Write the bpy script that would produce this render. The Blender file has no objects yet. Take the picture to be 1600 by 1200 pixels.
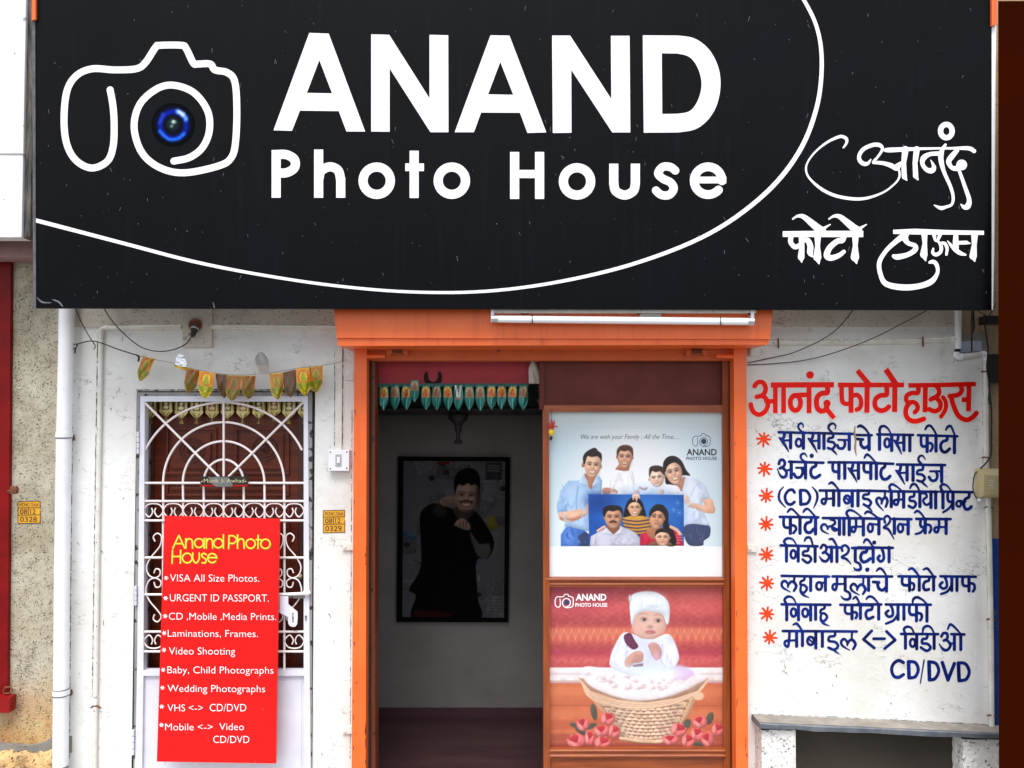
import bpy, bmesh, math, random
import numpy as np
from mathutils import Vector

random.seed(7)
RNG = np.random.default_rng(7)
R = math.radians
scene = bpy.context.scene
COL = scene.collection

# ------------------------------------------------------------------ camera, sky, sun, exposure
CAM_DIST, CAM_H, PITCH, FPX = 3.88, 1.97, R(1.8), 1280.0
cam_data = bpy.data.cameras.new('camera')
cam_data.sensor_width = 36.0
cam_data.lens = FPX / 1600 * 36.0
cam_data.clip_start = 0.05
cam_data.clip_end = 500
camera = bpy.data.objects.new('camera', cam_data)
camera.location = (0, -CAM_DIST, CAM_H)
camera.rotation_euler = (R(90) + PITCH, 0, 0)
COL.objects.link(camera)
scene.camera = camera

SUN_ELEV, SUN_AZ = 64, 10          # high in front of the shop, veiled by cloud
world = bpy.data.worlds.new('World')
scene.world = world
world.use_nodes = True
wn = world.node_tree.nodes
sky = wn.new('ShaderNodeTexSky')
sky.sky_type = 'NISHITA'
sky.sun_disc = False
sky.sun_elevation = R(SUN_ELEV)
sky.sun_rotation = R(180 + SUN_AZ)
sky.air_density = 1.0
sky.dust_density = 1.5
sky.ozone_density = 1.0
wn['Background'].inputs['Strength'].default_value = 0.10
veil = wn.new('ShaderNodeHueSaturation')          # thin cloud takes most of the blue out of the sky
veil.inputs['Saturation'].default_value = 0.35
world.node_tree.links.new(sky.outputs[0], veil.inputs['Color'])
world.node_tree.links.new(veil.outputs[0], wn['Background'].inputs['Color'])
sun_data = bpy.data.lights.new('sun', 'SUN')
sun_data.energy = 1.5
sun_data.angle = R(38)
sun_data.color = (1.0, 0.975, 0.95)
sun = bpy.data.objects.new('sun', sun_data)
sun.rotation_euler = (R(90 - SUN_ELEV), 0, R(-SUN_AZ))
sun.location = (0, -6, 8)
COL.objects.link(sun)
scene.view_settings.view_transform = 'Standard'
scene.view_settings.look = 'None'
scene.view_settings.exposure = 1.46
scene.view_settings.gamma = 1
scene.view_settings.use_curve_mapping = False
scene.render.engine = 'CYCLES'

# ------------------------------------------------------------------ measuring helpers
def P(px, py, Y=0.0):
    """Point of the plane y = Y that the photograph shows at (px, py)."""
    u, v = (px - 800) / FPX, (600 - py) / FPX
    dy = math.cos(PITCH) - v * math.sin(PITCH)
    dz = math.sin(PITCH) + v * math.cos(PITCH)
    t = (Y + CAM_DIST) / dy
    return Vector((u * t, Y, CAM_H + dz * t))

SIGN_LEAN = R(2.8)
SIGN_O = P(800, 484, -0.36)
SIGN_N = Vector((0, -math.cos(SIGN_LEAN), -math.sin(SIGN_LEAN)))
def SP(px, py, off=0.0):
    """Point on the leaning shop sign, off metres proud of its face."""
    u, v = (px - 800) / FPX, (600 - py) / FPX
    d = Vector((u, math.cos(PITCH) - v * math.sin(PITCH), math.sin(PITCH) + v * math.cos(PITCH)))
    c = Vector((0, -CAM_DIST, CAM_H))
    t = (SIGN_O + SIGN_N * off - c).dot(SIGN_N) / d.dot(SIGN_N)
    return c + d * t

def lin(c):
    a = np.asarray(c, dtype=float) / 255.0
    return np.where(a <= 0.04045, a / 12.92, ((a + 0.055) / 1.055) ** 2.4)
def L(*c):
    r = lin(c if len(c) == 3 else c[0])
    return (float(r[0]), float(r[1]), float(r[2]), 1.0)

# ------------------------------------------------------------------ materials
def new_mat(name):
    m = bpy.data.materials.new(name)
    m.use_nodes = True
    nt = m.node_tree
    return m, nt, nt.nodes, nt.links, nt.nodes['Principled BSDF']

def ramp(nodes, stops):
    r = nodes.new('ShaderNodeValToRGB')
    els = r.color_ramp.elements
    while len(els) < len(stops):
        els.new(0.5)
    for e, (p, c) in zip(els, stops):
        e.position = p
        e.color = c
    return r

def surf(name, c1, c2=None, rough=0.6, scale=6.0, stretch=(1, 1, 1), metal=0.0, spec=0.5,
         bump=0.0, bump_scale=60.0, speck=None, speck_scale=140.0, speck_at=0.68, streak=None, coat=0.0):
    """Paint, wood, metal or plastic: two shades mixed by noise, optional specks, streaks and relief."""
    m, nt, N, K, bs = new_mat(name)
    c2 = c2 or c1
    tc = N.new('ShaderNodeTexCoord')
    mp = N.new('ShaderNodeMapping')
    mp.inputs['Scale'].default_value = stretch
    K.new(tc.outputs['Object'], mp.inputs['Vector'])
    n = N.new('ShaderNodeTexNoise')
    n.inputs['Scale'].default_value = scale
    n.inputs['Detail'].default_value = 7
    n.inputs['Roughness'].default_value = 0.62
    K.new(mp.outputs[0], n.inputs['Vector'])
    rp = ramp(N, [(0.36, c1), (0.66, c2)])
    K.new(n.outputs['Fac'], rp.inputs[0])
    out = rp.outputs[0]
    if speck:
        s = N.new('ShaderNodeTexNoise')
        s.inputs['Scale'].default_value = speck_scale
        s.inputs['Detail'].default_value = 3
        K.new(tc.outputs['Object'], s.inputs['Vector'])
        sr = ramp(N, [(speck_at, (0, 0, 0, 1)), (speck_at + 0.04, (1, 1, 1, 1))])
        K.new(s.outputs['Fac'], sr.inputs[0])
        mx = N.new('ShaderNodeMixRGB')
        mx.inputs['Color2'].default_value = speck
        K.new(sr.outputs[0], mx.inputs['Fac'])
        K.new(out, mx.inputs['Color1'])
        out = mx.outputs[0]
    if streak:
        mp2 = N.new('ShaderNodeMapping')
        mp2.inputs['Scale'].default_value = (38, 38, 0.7)
        K.new(tc.outputs['Object'], mp2.inputs['Vector'])
        s = N.new('ShaderNodeTexNoise')
        s.inputs['Scale'].default_value = 1.0
        s.inputs['Detail'].default_value = 5
        K.new(mp2.outputs[0], s.inputs['Vector'])
        sr = ramp(N, [(0.56, (0, 0, 0, 1)), (0.8, (1, 1, 1, 1))])
        K.new(s.outputs['Fac'], sr.inputs[0])
        mx = N.new('ShaderNodeMixRGB')
        mx.inputs['Color2'].default_value = streak
        K.new(sr.outputs[0], mx.inputs['Fac'])
        K.new(out, mx.inputs['Color1'])
        out = mx.outputs[0]
    K.new(out, bs.inputs['Base Color'])
    bs.inputs['Roughness'].default_value = rough
    bs.inputs['Metallic'].default_value = metal
    bs.inputs['Specular IOR Level'].default_value = spec
    bs.inputs['Coat Weight'].default_value = coat
    if bump:
        b = N.new('ShaderNodeTexNoise')
        b.inputs['Scale'].default_value = bump_scale
        b.inputs['Detail'].default_value = 6
        K.new(mp.outputs[0], b.inputs['Vector'])
        bn = N.new('ShaderNodeBump')
        bn.inputs['Strength'].default_value = bump
        bn.inputs['Distance'].default_value = 0.004
        K.new(b.outputs['Fac'], bn.inputs['Height'])
        K.new(bn.outputs[0], bs.inputs['Normal'])
    return m

def plaster(name, c1, c2, dirt, scale=2.2, crack=0.5, pits=0.0, pit_scale=60.0, bump=0.35, rough=0.85, stain=None, spots=0.7, fine=0.0, foot=None):
    """Old painted plaster: cloudy tone, hairline cracks, dirt specks, pitted relief."""
    m, nt, N, K, bs = new_mat(name)
    tc = N.new('ShaderNodeTexCoord')
    co = tc.outputs['Object']
    def noise(s, d=6, r=0.6, vec=None):
        n = N.new('ShaderNodeTexNoise')
        n.inputs['Scale'].default_value = s
        n.inputs['Detail'].default_value = d
        n.inputs['Roughness'].default_value = r
        K.new(vec or co, n.inputs['Vector'])
        return n
    def mixc(fac, a, b):
        mx = N.new('ShaderNodeMixRGB')
        K.new(fac, mx.inputs['Fac'])
        K.new(a, mx.inputs['Color1'])
        if isinstance(b, tuple):
            mx.inputs['Color2'].default_value = b
        else:
            K.new(b, mx.inputs['Color2'])
        return mx.outputs[0]
    def mul(a, b):
        x = N.new('ShaderNodeMath')
        x.operation = 'MULTIPLY'
        K.new(a, x.inputs[0])
        if isinstance(b, float):
            x.inputs[1].default_value = b
        else:
            K.new(b, x.inputs[1])
        return x.outputs[0]
    base = ramp(N, [(0.35, c1), (0.68, c2)])
    K.new(noise(scale).outputs['Fac'], base.inputs[0])
    col = base.outputs[0]
    if stain:
        st = ramp(N, [(0.5, (0, 0, 0, 1)), (0.75, (1, 1, 1, 1))])
        K.new(noise(scale * 1.7, 8, 0.7).outputs['Fac'], st.inputs[0])
        col = mixc(mul(st.outputs[0], 0.8), col, stain)
    if foot:                                              # rising damp and spilt colour along the foot of the wall
        z0, z1, fc, fc2 = foot
        sx = N.new('ShaderNodeSeparateXYZ')
        K.new(co, sx.inputs[0])
        nz = N.new('ShaderNodeMath')
        nz.operation = 'MULTIPLY_ADD'
        K.new(noise(9, 6, 0.65).outputs['Fac'], nz.inputs[0])
        nz.inputs[1].default_value = 0.34
        K.new(sx.outputs['Z'], nz.inputs[2])
        mr = N.new('ShaderNodeMapRange')
        mr.inputs['From Min'].default_value = z0 + 0.17
        mr.inputs['From Max'].default_value = z1 + 0.17
        mr.inputs['To Min'].default_value = 1.0
        mr.inputs['To Max'].default_value = 0.0
        K.new(nz.outputs[0], mr.inputs['Value'])
        fr_ = ramp(N, [(0.38, fc), (0.62, fc2)])
        K.new(noise(6, 6, 0.6).outputs['Fac'], fr_.inputs[0])
        col = mixc(mr.outputs[0], col, fr_.outputs[0])
    heights = []
    if crack:
        wob = noise(7, 5)
        mp = N.new('ShaderNodeMapping')
        mp.inputs['Scale'].default_value = (1.0, 1.0, 2.6)
        ad = N.new('ShaderNodeMixRGB')
        ad.blend_type = 'ADD'
        ad.inputs['Fac'].default_value = 0.28
        K.new(co, ad.inputs['Color1'])
        K.new(wob.outputs['Color'], ad.inputs['Color2'])
        K.new(ad.outputs[0], mp.inputs['Vector'])
        vo = N.new('ShaderNodeTexVoronoi')
        vo.feature = 'DISTANCE_TO_EDGE'
        vo.inputs['Scale'].default_value = 3.6
        K.new(mp.outputs[0], vo.inputs['Vector'])
        cr = ramp(N, [(0.0, (1, 1, 1, 1)), (0.011, (0, 0, 0, 1))])
        K.new(vo.outputs['Distance'], cr.inputs[0])
        msk = ramp(N, [(0.52, (0, 0, 0, 1)), (0.64, (1, 1, 1, 1))])
        K.new(noise(4.5, 4).outputs['Fac'], msk.inputs[0])
        f = mul(mul(cr.outputs[0], msk.outputs[0]), float(crack))
        col = mixc(f, col, dirt)
        heights.append((f, -1.0))
    if fine:
        mp = N.new('ShaderNodeMapping')
        mp.inputs['Scale'].default_value = (0.35, 1.0, 1.0)
        K.new(co, mp.inputs['Vector'])
        n1 = noise(26, 5, 0.62, mp.outputs[0])
        band = ramp(N, [(0.485, (0, 0, 0, 1)), (0.5, (1, 1, 1, 1)), (0.515, (0, 0, 0, 1))])
        K.new(n1.outputs['Fac'], band.inputs[0])
        msk = ramp(N, [(0.54, (0, 0, 0, 1)), (0.62, (1, 1, 1, 1))])
        K.new(noise(6.5, 5, 0.65).outputs['Fac'], msk.inputs[0])
        f = mul(mul(band.outputs[0], msk.outputs[0]), float(fine))
        col = mixc(f, col, dirt)
        heights.append((f, -1.2))
    sp = ramp(N, [(spots, (0, 0, 0, 1)), (spots + 0.05, (1, 1, 1, 1))])
    K.new(noise(75, 4, 0.6).outputs['Fac'], sp.inputs[0])
    col = mixc(mul(sp.outputs[0], 0.75), col, dirt)
    if pits:
        wv = N.new('ShaderNodeTexVoronoi')
        wv.inputs['Scale'].default_value = pit_scale
        wv.inputs['Randomness'].default_value = 1.0
        ad = N.new('ShaderNodeMixRGB')
        ad.blend_type = 'ADD'
        ad.inputs['Fac'].default_value = 0.03
        K.new(co, ad.inputs['Color1'])
        K.new(noise(50, 3).outputs['Color'], ad.inputs['Color2'])
        K.new(ad.outputs[0], wv.inputs['Vector'])
        pr = ramp(N, [(0.12, (1, 1, 1, 1)), (0.36, (0, 0, 0, 1))])
        K.new(wv.outputs['Distance'], pr.inputs[0])
        pm = ramp(N, [(0.46, (0, 0, 0, 1)), (0.58, (1, 1, 1, 1))])
        K.new(noise(22, 4).outputs['Fac'], pm.inputs[0])
        f = mul(mul(pr.outputs[0], pm.outputs[0]), float(pits))
        col = mixc(f, col, dirt)
        heights.append((f, -2.0))
    K.new(col, bs.inputs['Base Color'])
    bs.inputs['Roughness'].default_value = rough
    bs.inputs['Specular IOR Level'].default_value = 0.25
    hn = noise(38, 8, 0.65).outputs['Fac']
    h = hn
    for f, k in heights:
        x = N.new('ShaderNodeMath')
        x.operation = 'MULTIPLY_ADD'
        K.new(f, x.inputs[0])
        x.inputs[1].default_value = k
        K.new(h, x.inputs[2])
        h = x.outputs[0]
    bn = N.new('ShaderNodeBump')
    bn.inputs['Strength'].default_value = bump
    bn.inputs['Distance'].default_value = 0.006
    K.new(h, bn.inputs['Height'])
    K.new(bn.outputs[0], bs.inputs['Normal'])
    return m

def printed(name, rough=0.35, spec=0.5, metal=0.0):
    """Colour print: pigment held per vertex of a fine grid."""
    m, nt, N, K, bs = new_mat(name)
    a = N.new('ShaderNodeAttribute')
    a.attribute_name = 'ink'
    K.new(a.outputs['Color'], bs.inputs['Base Color'])
    bs.inputs['Roughness'].default_value = rough
    bs.inputs['Specular IOR Level'].default_value = spec
    bs.inputs['Metallic'].default_value = metal
    return m

# ------------------------------------------------------------------ objects
ORIGIN = {}
def tag(o, label=None, cat=None, group=None, kind=None):
    if label: o['label'] = label
    if cat: o['category'] = cat
    if group: o['group'] = group
    if kind: o['kind'] = kind
    return o

def thing(name, loc, label, cat, group=None):
    e = bpy.data.objects.new(name, None)
    e.empty_display_size = 0.1
    e.location = loc
    COL.objects.link(e)
    ORIGIN[e.name] = Vector(loc)
    return tag(e, label, cat, group)

def link_mesh(name, me, parent=None, org=None):
    o = bpy.data.objects.new(name, me)
    COL.objects.link(o)
    if parent is not None:
        o.parent = parent
        ORIGIN[o.name] = ORIGIN[parent.name]
    else:
        org = Vector(org) if org is not None else Vector((0, 0, 0))
        o.location = org
        ORIGIN[o.name] = org
    return o

class MB:
    """Collects solids, then links them as ONE mesh object."""
    def __init__(s):
        s.v, s.f, s.smooth = [], [], []
    def add(s, vs, fs, smooth=False):
        b = len(s.v)
        s.v += [tuple(v) for v in vs]
        s.f += [tuple(i + b for i in f) for f in fs]
        s.smooth += [smooth] * len(fs)
        return s
    def box(s, x0, x1, y0, y1, z0, z1, bev=0.0):
        if x0 > x1: x0, x1 = x1, x0
        if y0 > y1: y0, y1 = y1, y0
        if z0 > z1: z0, z1 = z1, z0
        if bev <= 0:
            vs = [(x, y, z) for z in (z0, z1) for y in (y0, y1) for x in (x0, x1)]
            return s.add(vs, [(0, 1, 5, 4), (1, 3, 7, 5), (3, 2, 6, 7), (2, 0, 4, 6), (4, 5, 7, 6), (2, 3, 1, 0)])
        bm = bmesh.new()
        bmesh.ops.create_cube(bm, size=1)
        for v in bm.verts:
            v.co = ((x0 + x1) / 2 + v.co.x * (x1 - x0), (y0 + y1) / 2 + v.co.y * (y1 - y0), (z0 + z1) / 2 + v.co.z * (z1 - z0))
        bev = min(bev, 0.45 * min(x1 - x0, y1 - y0, z1 - z0))
        bmesh.ops.bevel(bm, geom=list(bm.edges), offset=bev, segments=2, affect='EDGES', profile=0.6)
        bm.verts.index_update()
        s.add([v.co.copy() for v in bm.verts], [[v.index for v in f.verts] for f in bm.faces])
        bm.free()
        return s
    def pbox(s, px0, py0, px1, py1, Y0, Y1, bev=0.0):
        """Box whose front face (y = Y0) covers a pixel rectangle."""
        mx, my = (px0 + px1) / 2, (py0 + py1) / 2
        return s.box(P(px0, my, Y0).x, P(px1, my, Y0).x, Y0, Y1, P(mx, py1, Y0).z, P(mx, py0, Y0).z, bev)
    def pquad(s, q, Y0, Y1):
        """Four-cornered slab: pixel corners at y = Y0, straight back to Y1."""
        f = [P(x, y, Y0) for x, y in q]
        return s.slab(f, Vector((0, Y1 - Y0, 0)))
    def slab(s, front, back):
        n = len(front)
        vs = [Vector(p) for p in front] + [Vector(p) + back for p in front]
        fs = [tuple(range(n)), tuple(range(2 * n - 1, n - 1, -1))]
        for i in range(n):
            j = (i + 1) % n
            fs.append((i, i + n, j + n, j))
        return s.add(vs, fs)
    def tube(s, pts, r, seg=8, closed=False, caps=True):
        pts = [Vector(p) for p in pts]
        n = len(pts)
        rs = r if isinstance(r, (list, tuple)) else [r] * n
        vs, fs = [], []
        ref = None
        for i in range(n):
            a = pts[(i - 1) % n] if (closed or i > 0) else pts[i]
            b = pts[(i + 1) % n] if (closed or i < n - 1) else pts[i]
            t = (b - a)
            if t.length < 1e-9: t = Vector((0, 0, 1))
            t.normalize()
            if ref is None:
                ref = Vector((0, 1, 0)) if abs(t.y) < 0.9 else Vector((1, 0, 0))
            u = (ref - t * ref.dot(t))
            if u.length < 1e-6: u = t.orthogonal()
            u.normalize()
            ref = u
            w = t.cross(u)
            for k in range(seg):
                an = 2 * math.pi * k / seg
                vs.append(pts[i] + (u * math.cos(an) + w * math.sin(an)) * rs[i])
        m = n if closed else n - 1
        for i in range(m):
            for k in range(seg):
                a, b = i * seg + k, i * seg + (k + 1) % seg
                c, d = ((i + 1) % n) * seg + (k + 1) % seg, ((i + 1) % n) * seg + k
                fs.append((a, b, c, d))
        s.add(vs, fs, True)
        if caps and not closed:
            s.add(vs[:seg], [tuple(range(seg - 1, -1, -1))])
            s.add(vs[-seg:], [tuple(range(seg))])
        return s
    def lathe(s, prof, c, axis='z', seg=20):
        """prof: (radius, distance along axis) pairs."""
        vs, fs = [], []
        for r, h in prof:
            for k in range(seg):
                a = 2 * math.pi * k / seg
                x, y = r * math.cos(a), r * math.sin(a)
                d = {'z': (x, y, h), 'y': (x, h, y), 'x': (h, x, y)}[axis]
                vs.append(Vector(c) + Vector(d))
        for i in range(len(prof) - 1):
            for k in range(seg):
                a, b = i * seg + k, i * seg + (k + 1) % seg
                fs.append((a, b, b + seg, a + seg))
        s.add(vs, fs, True)
        s.add(vs[:seg], [tuple(range(seg))])
        return s.add(vs[-seg:], [tuple(range(seg))])
    def build(s, name, m, parent=None, org=None, flat=False):
        o_ = ORIGIN[parent.name] if parent is not None else (Vector(org) if org is not None else Vector((0, 0, 0)))
        me = bpy.data.meshes.new(name)
        me.from_pydata([(v[0] - o_.x, v[1] - o_.y, v[2] - o_.z) for v in s.v], [], s.f)
        if any(s.smooth) and not flat:
            me.polygons.foreach_set('use_smooth', s.smooth)
        me.materials.append(m)
        bm = bmesh.new()
        bm.from_mesh(me)
        bmesh.ops.recalc_face_normals(bm, faces=bm.faces)
        bm.to_mesh(me)
        bm.free()
        me.update()
        return link_mesh(name, me, parent, org)

# ------------------------------------------------------------------ flat lettering: union of brush strokes, contoured
def smooth_path(pts, n=7, closed=False):
    """Catmull-Rom through (x, y, w) points."""
    p = [tuple(q) for q in pts]
    if len(p) < 3:
        return p
    out = []
    m = len(p)
    rng = range(m if closed else m - 1)
    for i in rng:
        p0 = p[(i - 1) % m] if (closed or i > 0) else p[0]
        p1, p2 = p[i], p[(i + 1) % m]
        p3 = p[(i + 2) % m] if (closed or i + 2 < m) else p[-1]
        for k in range(n):
            t = k / n
            out.append(tuple(0.5 * ((2 * b) + (c - a) * t + (2 * a - 5 * b + 4 * c - d) * t * t + (-a + 3 * b - 3 * c + d) * t ** 3)
                             for a, b, c, d in zip(p0, p1, p2, p3)))
    out.append(out[0] if closed else p[-1])
    return out

class Ink:
    """2-D shapes in photo pixels; tr = (ox, oy, scale) of the tracing they are given in."""
    def __init__(s, tr=(0, 0, 1), w=2.0):
        s.tr, s.w, s.segs, s.polys = tr, w, [], []
    def T(s, q):
        ox, oy, k = s.tr
        return (ox + q[0] / k, oy + q[1] / k)
    def line(s, *pts, w=None, flat=False, curve=False, closed=False):
        w = w if w is not None else s.w
        k = s.tr[2]
        q = [(*s.T(p), (p[2] if len(p) > 2 else w) / k) for p in pts]
        if curve:
            q = smooth_path(q, closed=closed)
        for i in range(len(q) - 1):
            s.segs.append((q[i], q[i + 1], flat and i == 0, flat and i == len(q) - 2))
        return s
    def curve(s, *pts, w=None, closed=False, flat=False):
        return s.line(*pts, w=w, curve=True, closed=closed, flat=flat)
    def v(s, x, y0, y1, w=None):
        return s.line((x, y0), (x, y1), w=w)
    def ring(s, cx, cy, rx, ry=None, w=None, a0=0, a1=360):
        ry = ry or rx
        n = 28
        pts = [(cx + rx * math.cos(R(a0 + (a1 - a0) * i / n)), cy - ry * math.sin(R(a0 + (a1 - a0) * i / n))) for i in range(n + 1)]
        return s.line(*pts, w=w)
    def dot(s, x, y, r):
        return s.line((x, y, r), (x + 0.01, y, r))
    def poly(s, pts, hole=None):
        s.polys.append(([s.T(p) for p in pts], [s.T(p) for p in hole] if hole else None))
        return s
    def merge(s, o):
        s.segs += o.segs
        s.polys += o.polys
        return s

def poly_field(X, Y, pts):
    """Signed distance, positive inside."""
    d = np.full(X.shape, 1e9)
    ins = np.zeros(X.shape, bool)
    n = len(pts)
    for i in range(n):
        (ax, ay), (bx, by) = pts[i][:2], pts[(i + 1) % n][:2]
        ex, ey = bx - ax, by - ay
        l2 = ex * ex + ey * ey + 1e-12
        t = np.clip(((X - ax) * ex + (Y - ay) * ey) / l2, 0, 1)
        d = np.minimum(d, (X - ax - t * ex) ** 2 + (Y - ay - t * ey) ** 2)
        c = ((ay > Y) != (by > Y)) & (X < (bx - ax) * (Y - ay) / (by - ay + 1e-12) + ax)
        ins ^= c
    d = np.sqrt(d)
    return np.where(ins, d, -d)

def seg_field(X, Y, a, b, fa=False, fb=False):
    ex, ey = b[0] - a[0], b[1] - a[1]
    l = math.hypot(ex, ey) + 1e-9
    s_ = ((X - a[0]) * ex + (Y - a[1]) * ey) / l
    t = np.clip(s_ / l, 0, 1)
    d = np.hypot(X - a[0] - t * ex, Y - a[1] - t * ey)
    f = a[2] + (b[2] - a[2]) * t - d
    if fa: f = np.minimum(f, s_)
    if fb: f = np.minimum(f, l - s_)
    return f

def ink_mesh(name, ink, to_world, m, parent, step=0.45):
    xs, ys = [], []
    for a, b, *_ in ink.segs:
        for q in (a, b):
            xs += [q[0] - q[2], q[0] + q[2]]
            ys += [q[1] - q[2], q[1] + q[2]]
    for p, h in ink.polys:
        xs += [q[0] for q in p]
        ys += [q[1] for q in p]
    x0, y0 = min(xs) - 2 * step, min(ys) - 2 * step
    nx, ny = int((max(xs) - x0) / step) + 4, int((max(ys) - y0) / step) + 4
    gx, gy = x0 + step * np.arange(nx), y0 + step * np.arange(ny)
    F = np.full((ny, nx), -1e3)
    for a, b, fa, fb in ink.segs:
        wm = max(a[2], b[2]) + 2 * step
        i0, i1 = int((min(a[0], b[0]) - wm - x0) / step), int((max(a[0], b[0]) + wm - x0) / step) + 2
        j0, j1 = int((min(a[1], b[1]) - wm - y0) / step), int((max(a[1], b[1]) + wm - y0) / step) + 2
        i0, j0 = max(i0, 0), max(j0, 0)
        X, Y = np.meshgrid(gx[i0:i1], gy[j0:j1])
        if X.size:
            F[j0:j1, i0:i1] = np.maximum(F[j0:j1, i0:i1], seg_field(X, Y, a, b, fa, fb))
    if ink.polys:
        X, Y = np.meshgrid(gx, gy)
        for p, h in ink.polys:
            f = poly_field(X, Y, p)
            if h: f = np.minimum(f, -poly_field(X, Y, h))
            F = np.maximum(F, f)
    F = np.where(np.abs(F) < 1e-6, 1e-6, F)
    S = F > 0
    cnt = S[:-1, :-1].astype(int) + S[1:, :-1] + S[:-1, 1:] + S[1:, 1:]
    vs, fs = [], []
    for j in range(ny - 1):
        row = cnt[j] == 4
        i = 0
        nz = np.flatnonzero(np.diff(np.concatenate(([0], row.astype(int), [0]))))
        for k in range(0, len(nz), 2):
            a, b = nz[k], nz[k + 1]
            n = len(vs)
            vs += [(gx[a], gy[j]), (gx[b], gy[j]), (gx[b], gy[j + 1]), (gx[a], gy[j + 1])]
            fs.append((n, n + 1, n + 2, n + 3))
        for i in np.flatnonzero((cnt[j] > 0) & (cnt[j] < 4)):
            cor = [(i, j), (i + 1, j), (i + 1, j + 1), (i, j + 1)]
            poly = []
            for k in range(4):
                (ia, ja), (ib, jb) = cor[k], cor[(k + 1) % 4]
                fa, fb = F[ja, ia], F[jb, ib]
                if fa > 0: poly.append((gx[ia], gy[ja]))
                if (fa > 0) != (fb > 0):
                    t = fa / (fa - fb)
                    poly.append((gx[ia] + (gx[ib] - gx[ia]) * t, gy[ja] + (gy[jb] - gy[ja]) * t))
            if len(poly) >= 3:
                n = len(vs)
                vs += poly
                fs.append(tuple(range(n, n + len(poly))))
    o_ = ORIGIN[parent.name]
    me = bpy.data.meshes.new(name)
    me.from_pydata([tuple(to_world(x, y) - o_) for x, y in vs], [], [f[::-1] for f in fs])
    me.materials.append(m)
    return link_mesh(name, me, parent)

# type set with the built-in font
_txt = {}
def text_geo(body, offset=0.0):
    key = (body, offset)
    if key not in _txt:
        cu = bpy.data.curves.new('type', 'FONT')
        cu.body = body
        cu.size = 1
        cu.offset = offset
        cu.resolution_u = 3
        o = bpy.data.objects.new('type', cu)
        COL.objects.link(o)
        dg = bpy.context.evaluated_depsgraph_get()
        dg.update()
        me = o.evaluated_get(dg).to_mesh()
        V = np.array([v.co[:2] for v in me.vertices])
        Fc = [tuple(p.vertices) for p in me.polygons]
        bpy.data.objects.remove(o)
        bpy.data.curves.remove(cu)
        _txt[key] = (V, Fc)
    return _txt[key]

def type_mesh(name, items, to_world, m, parent, offset=0.0, shear=0.0):
    """items: (text, x0, x1, y_cap_top, y_baseline[, y_baseline_end]) in photo pixels."""
    capH = text_geo('H')[0][:, 1].max()
    vs, fs = [], []
    for it in items:
        body, x0, x1, yt, yb = it[:5]
        yb2 = it[5] if len(it) > 5 else yb
        V, Fc = text_geo(body, offset)
        a, b = V[:, 0].min(), V[:, 0].max()
        k = (yb - yt) / capH
        n = len(vs)
        for q in V:
            t = (q[0] - a) / (b - a)
            x = x0 + t * (x1 - x0) + shear * q[1] * k
            y = yb + (yb2 - yb) * t - q[1] * k
            vs.append((x, y))
        fs += [tuple(i + n for i in f) for f in Fc]
    o_ = ORIGIN[parent.name]
    me = bpy.data.meshes.new(name)
    me.from_pydata([tuple(to_world(x, y) - o_) for x, y in vs], [], fs)
    me.materials.append(m)
    return link_mesh(name, me, parent)

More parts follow.
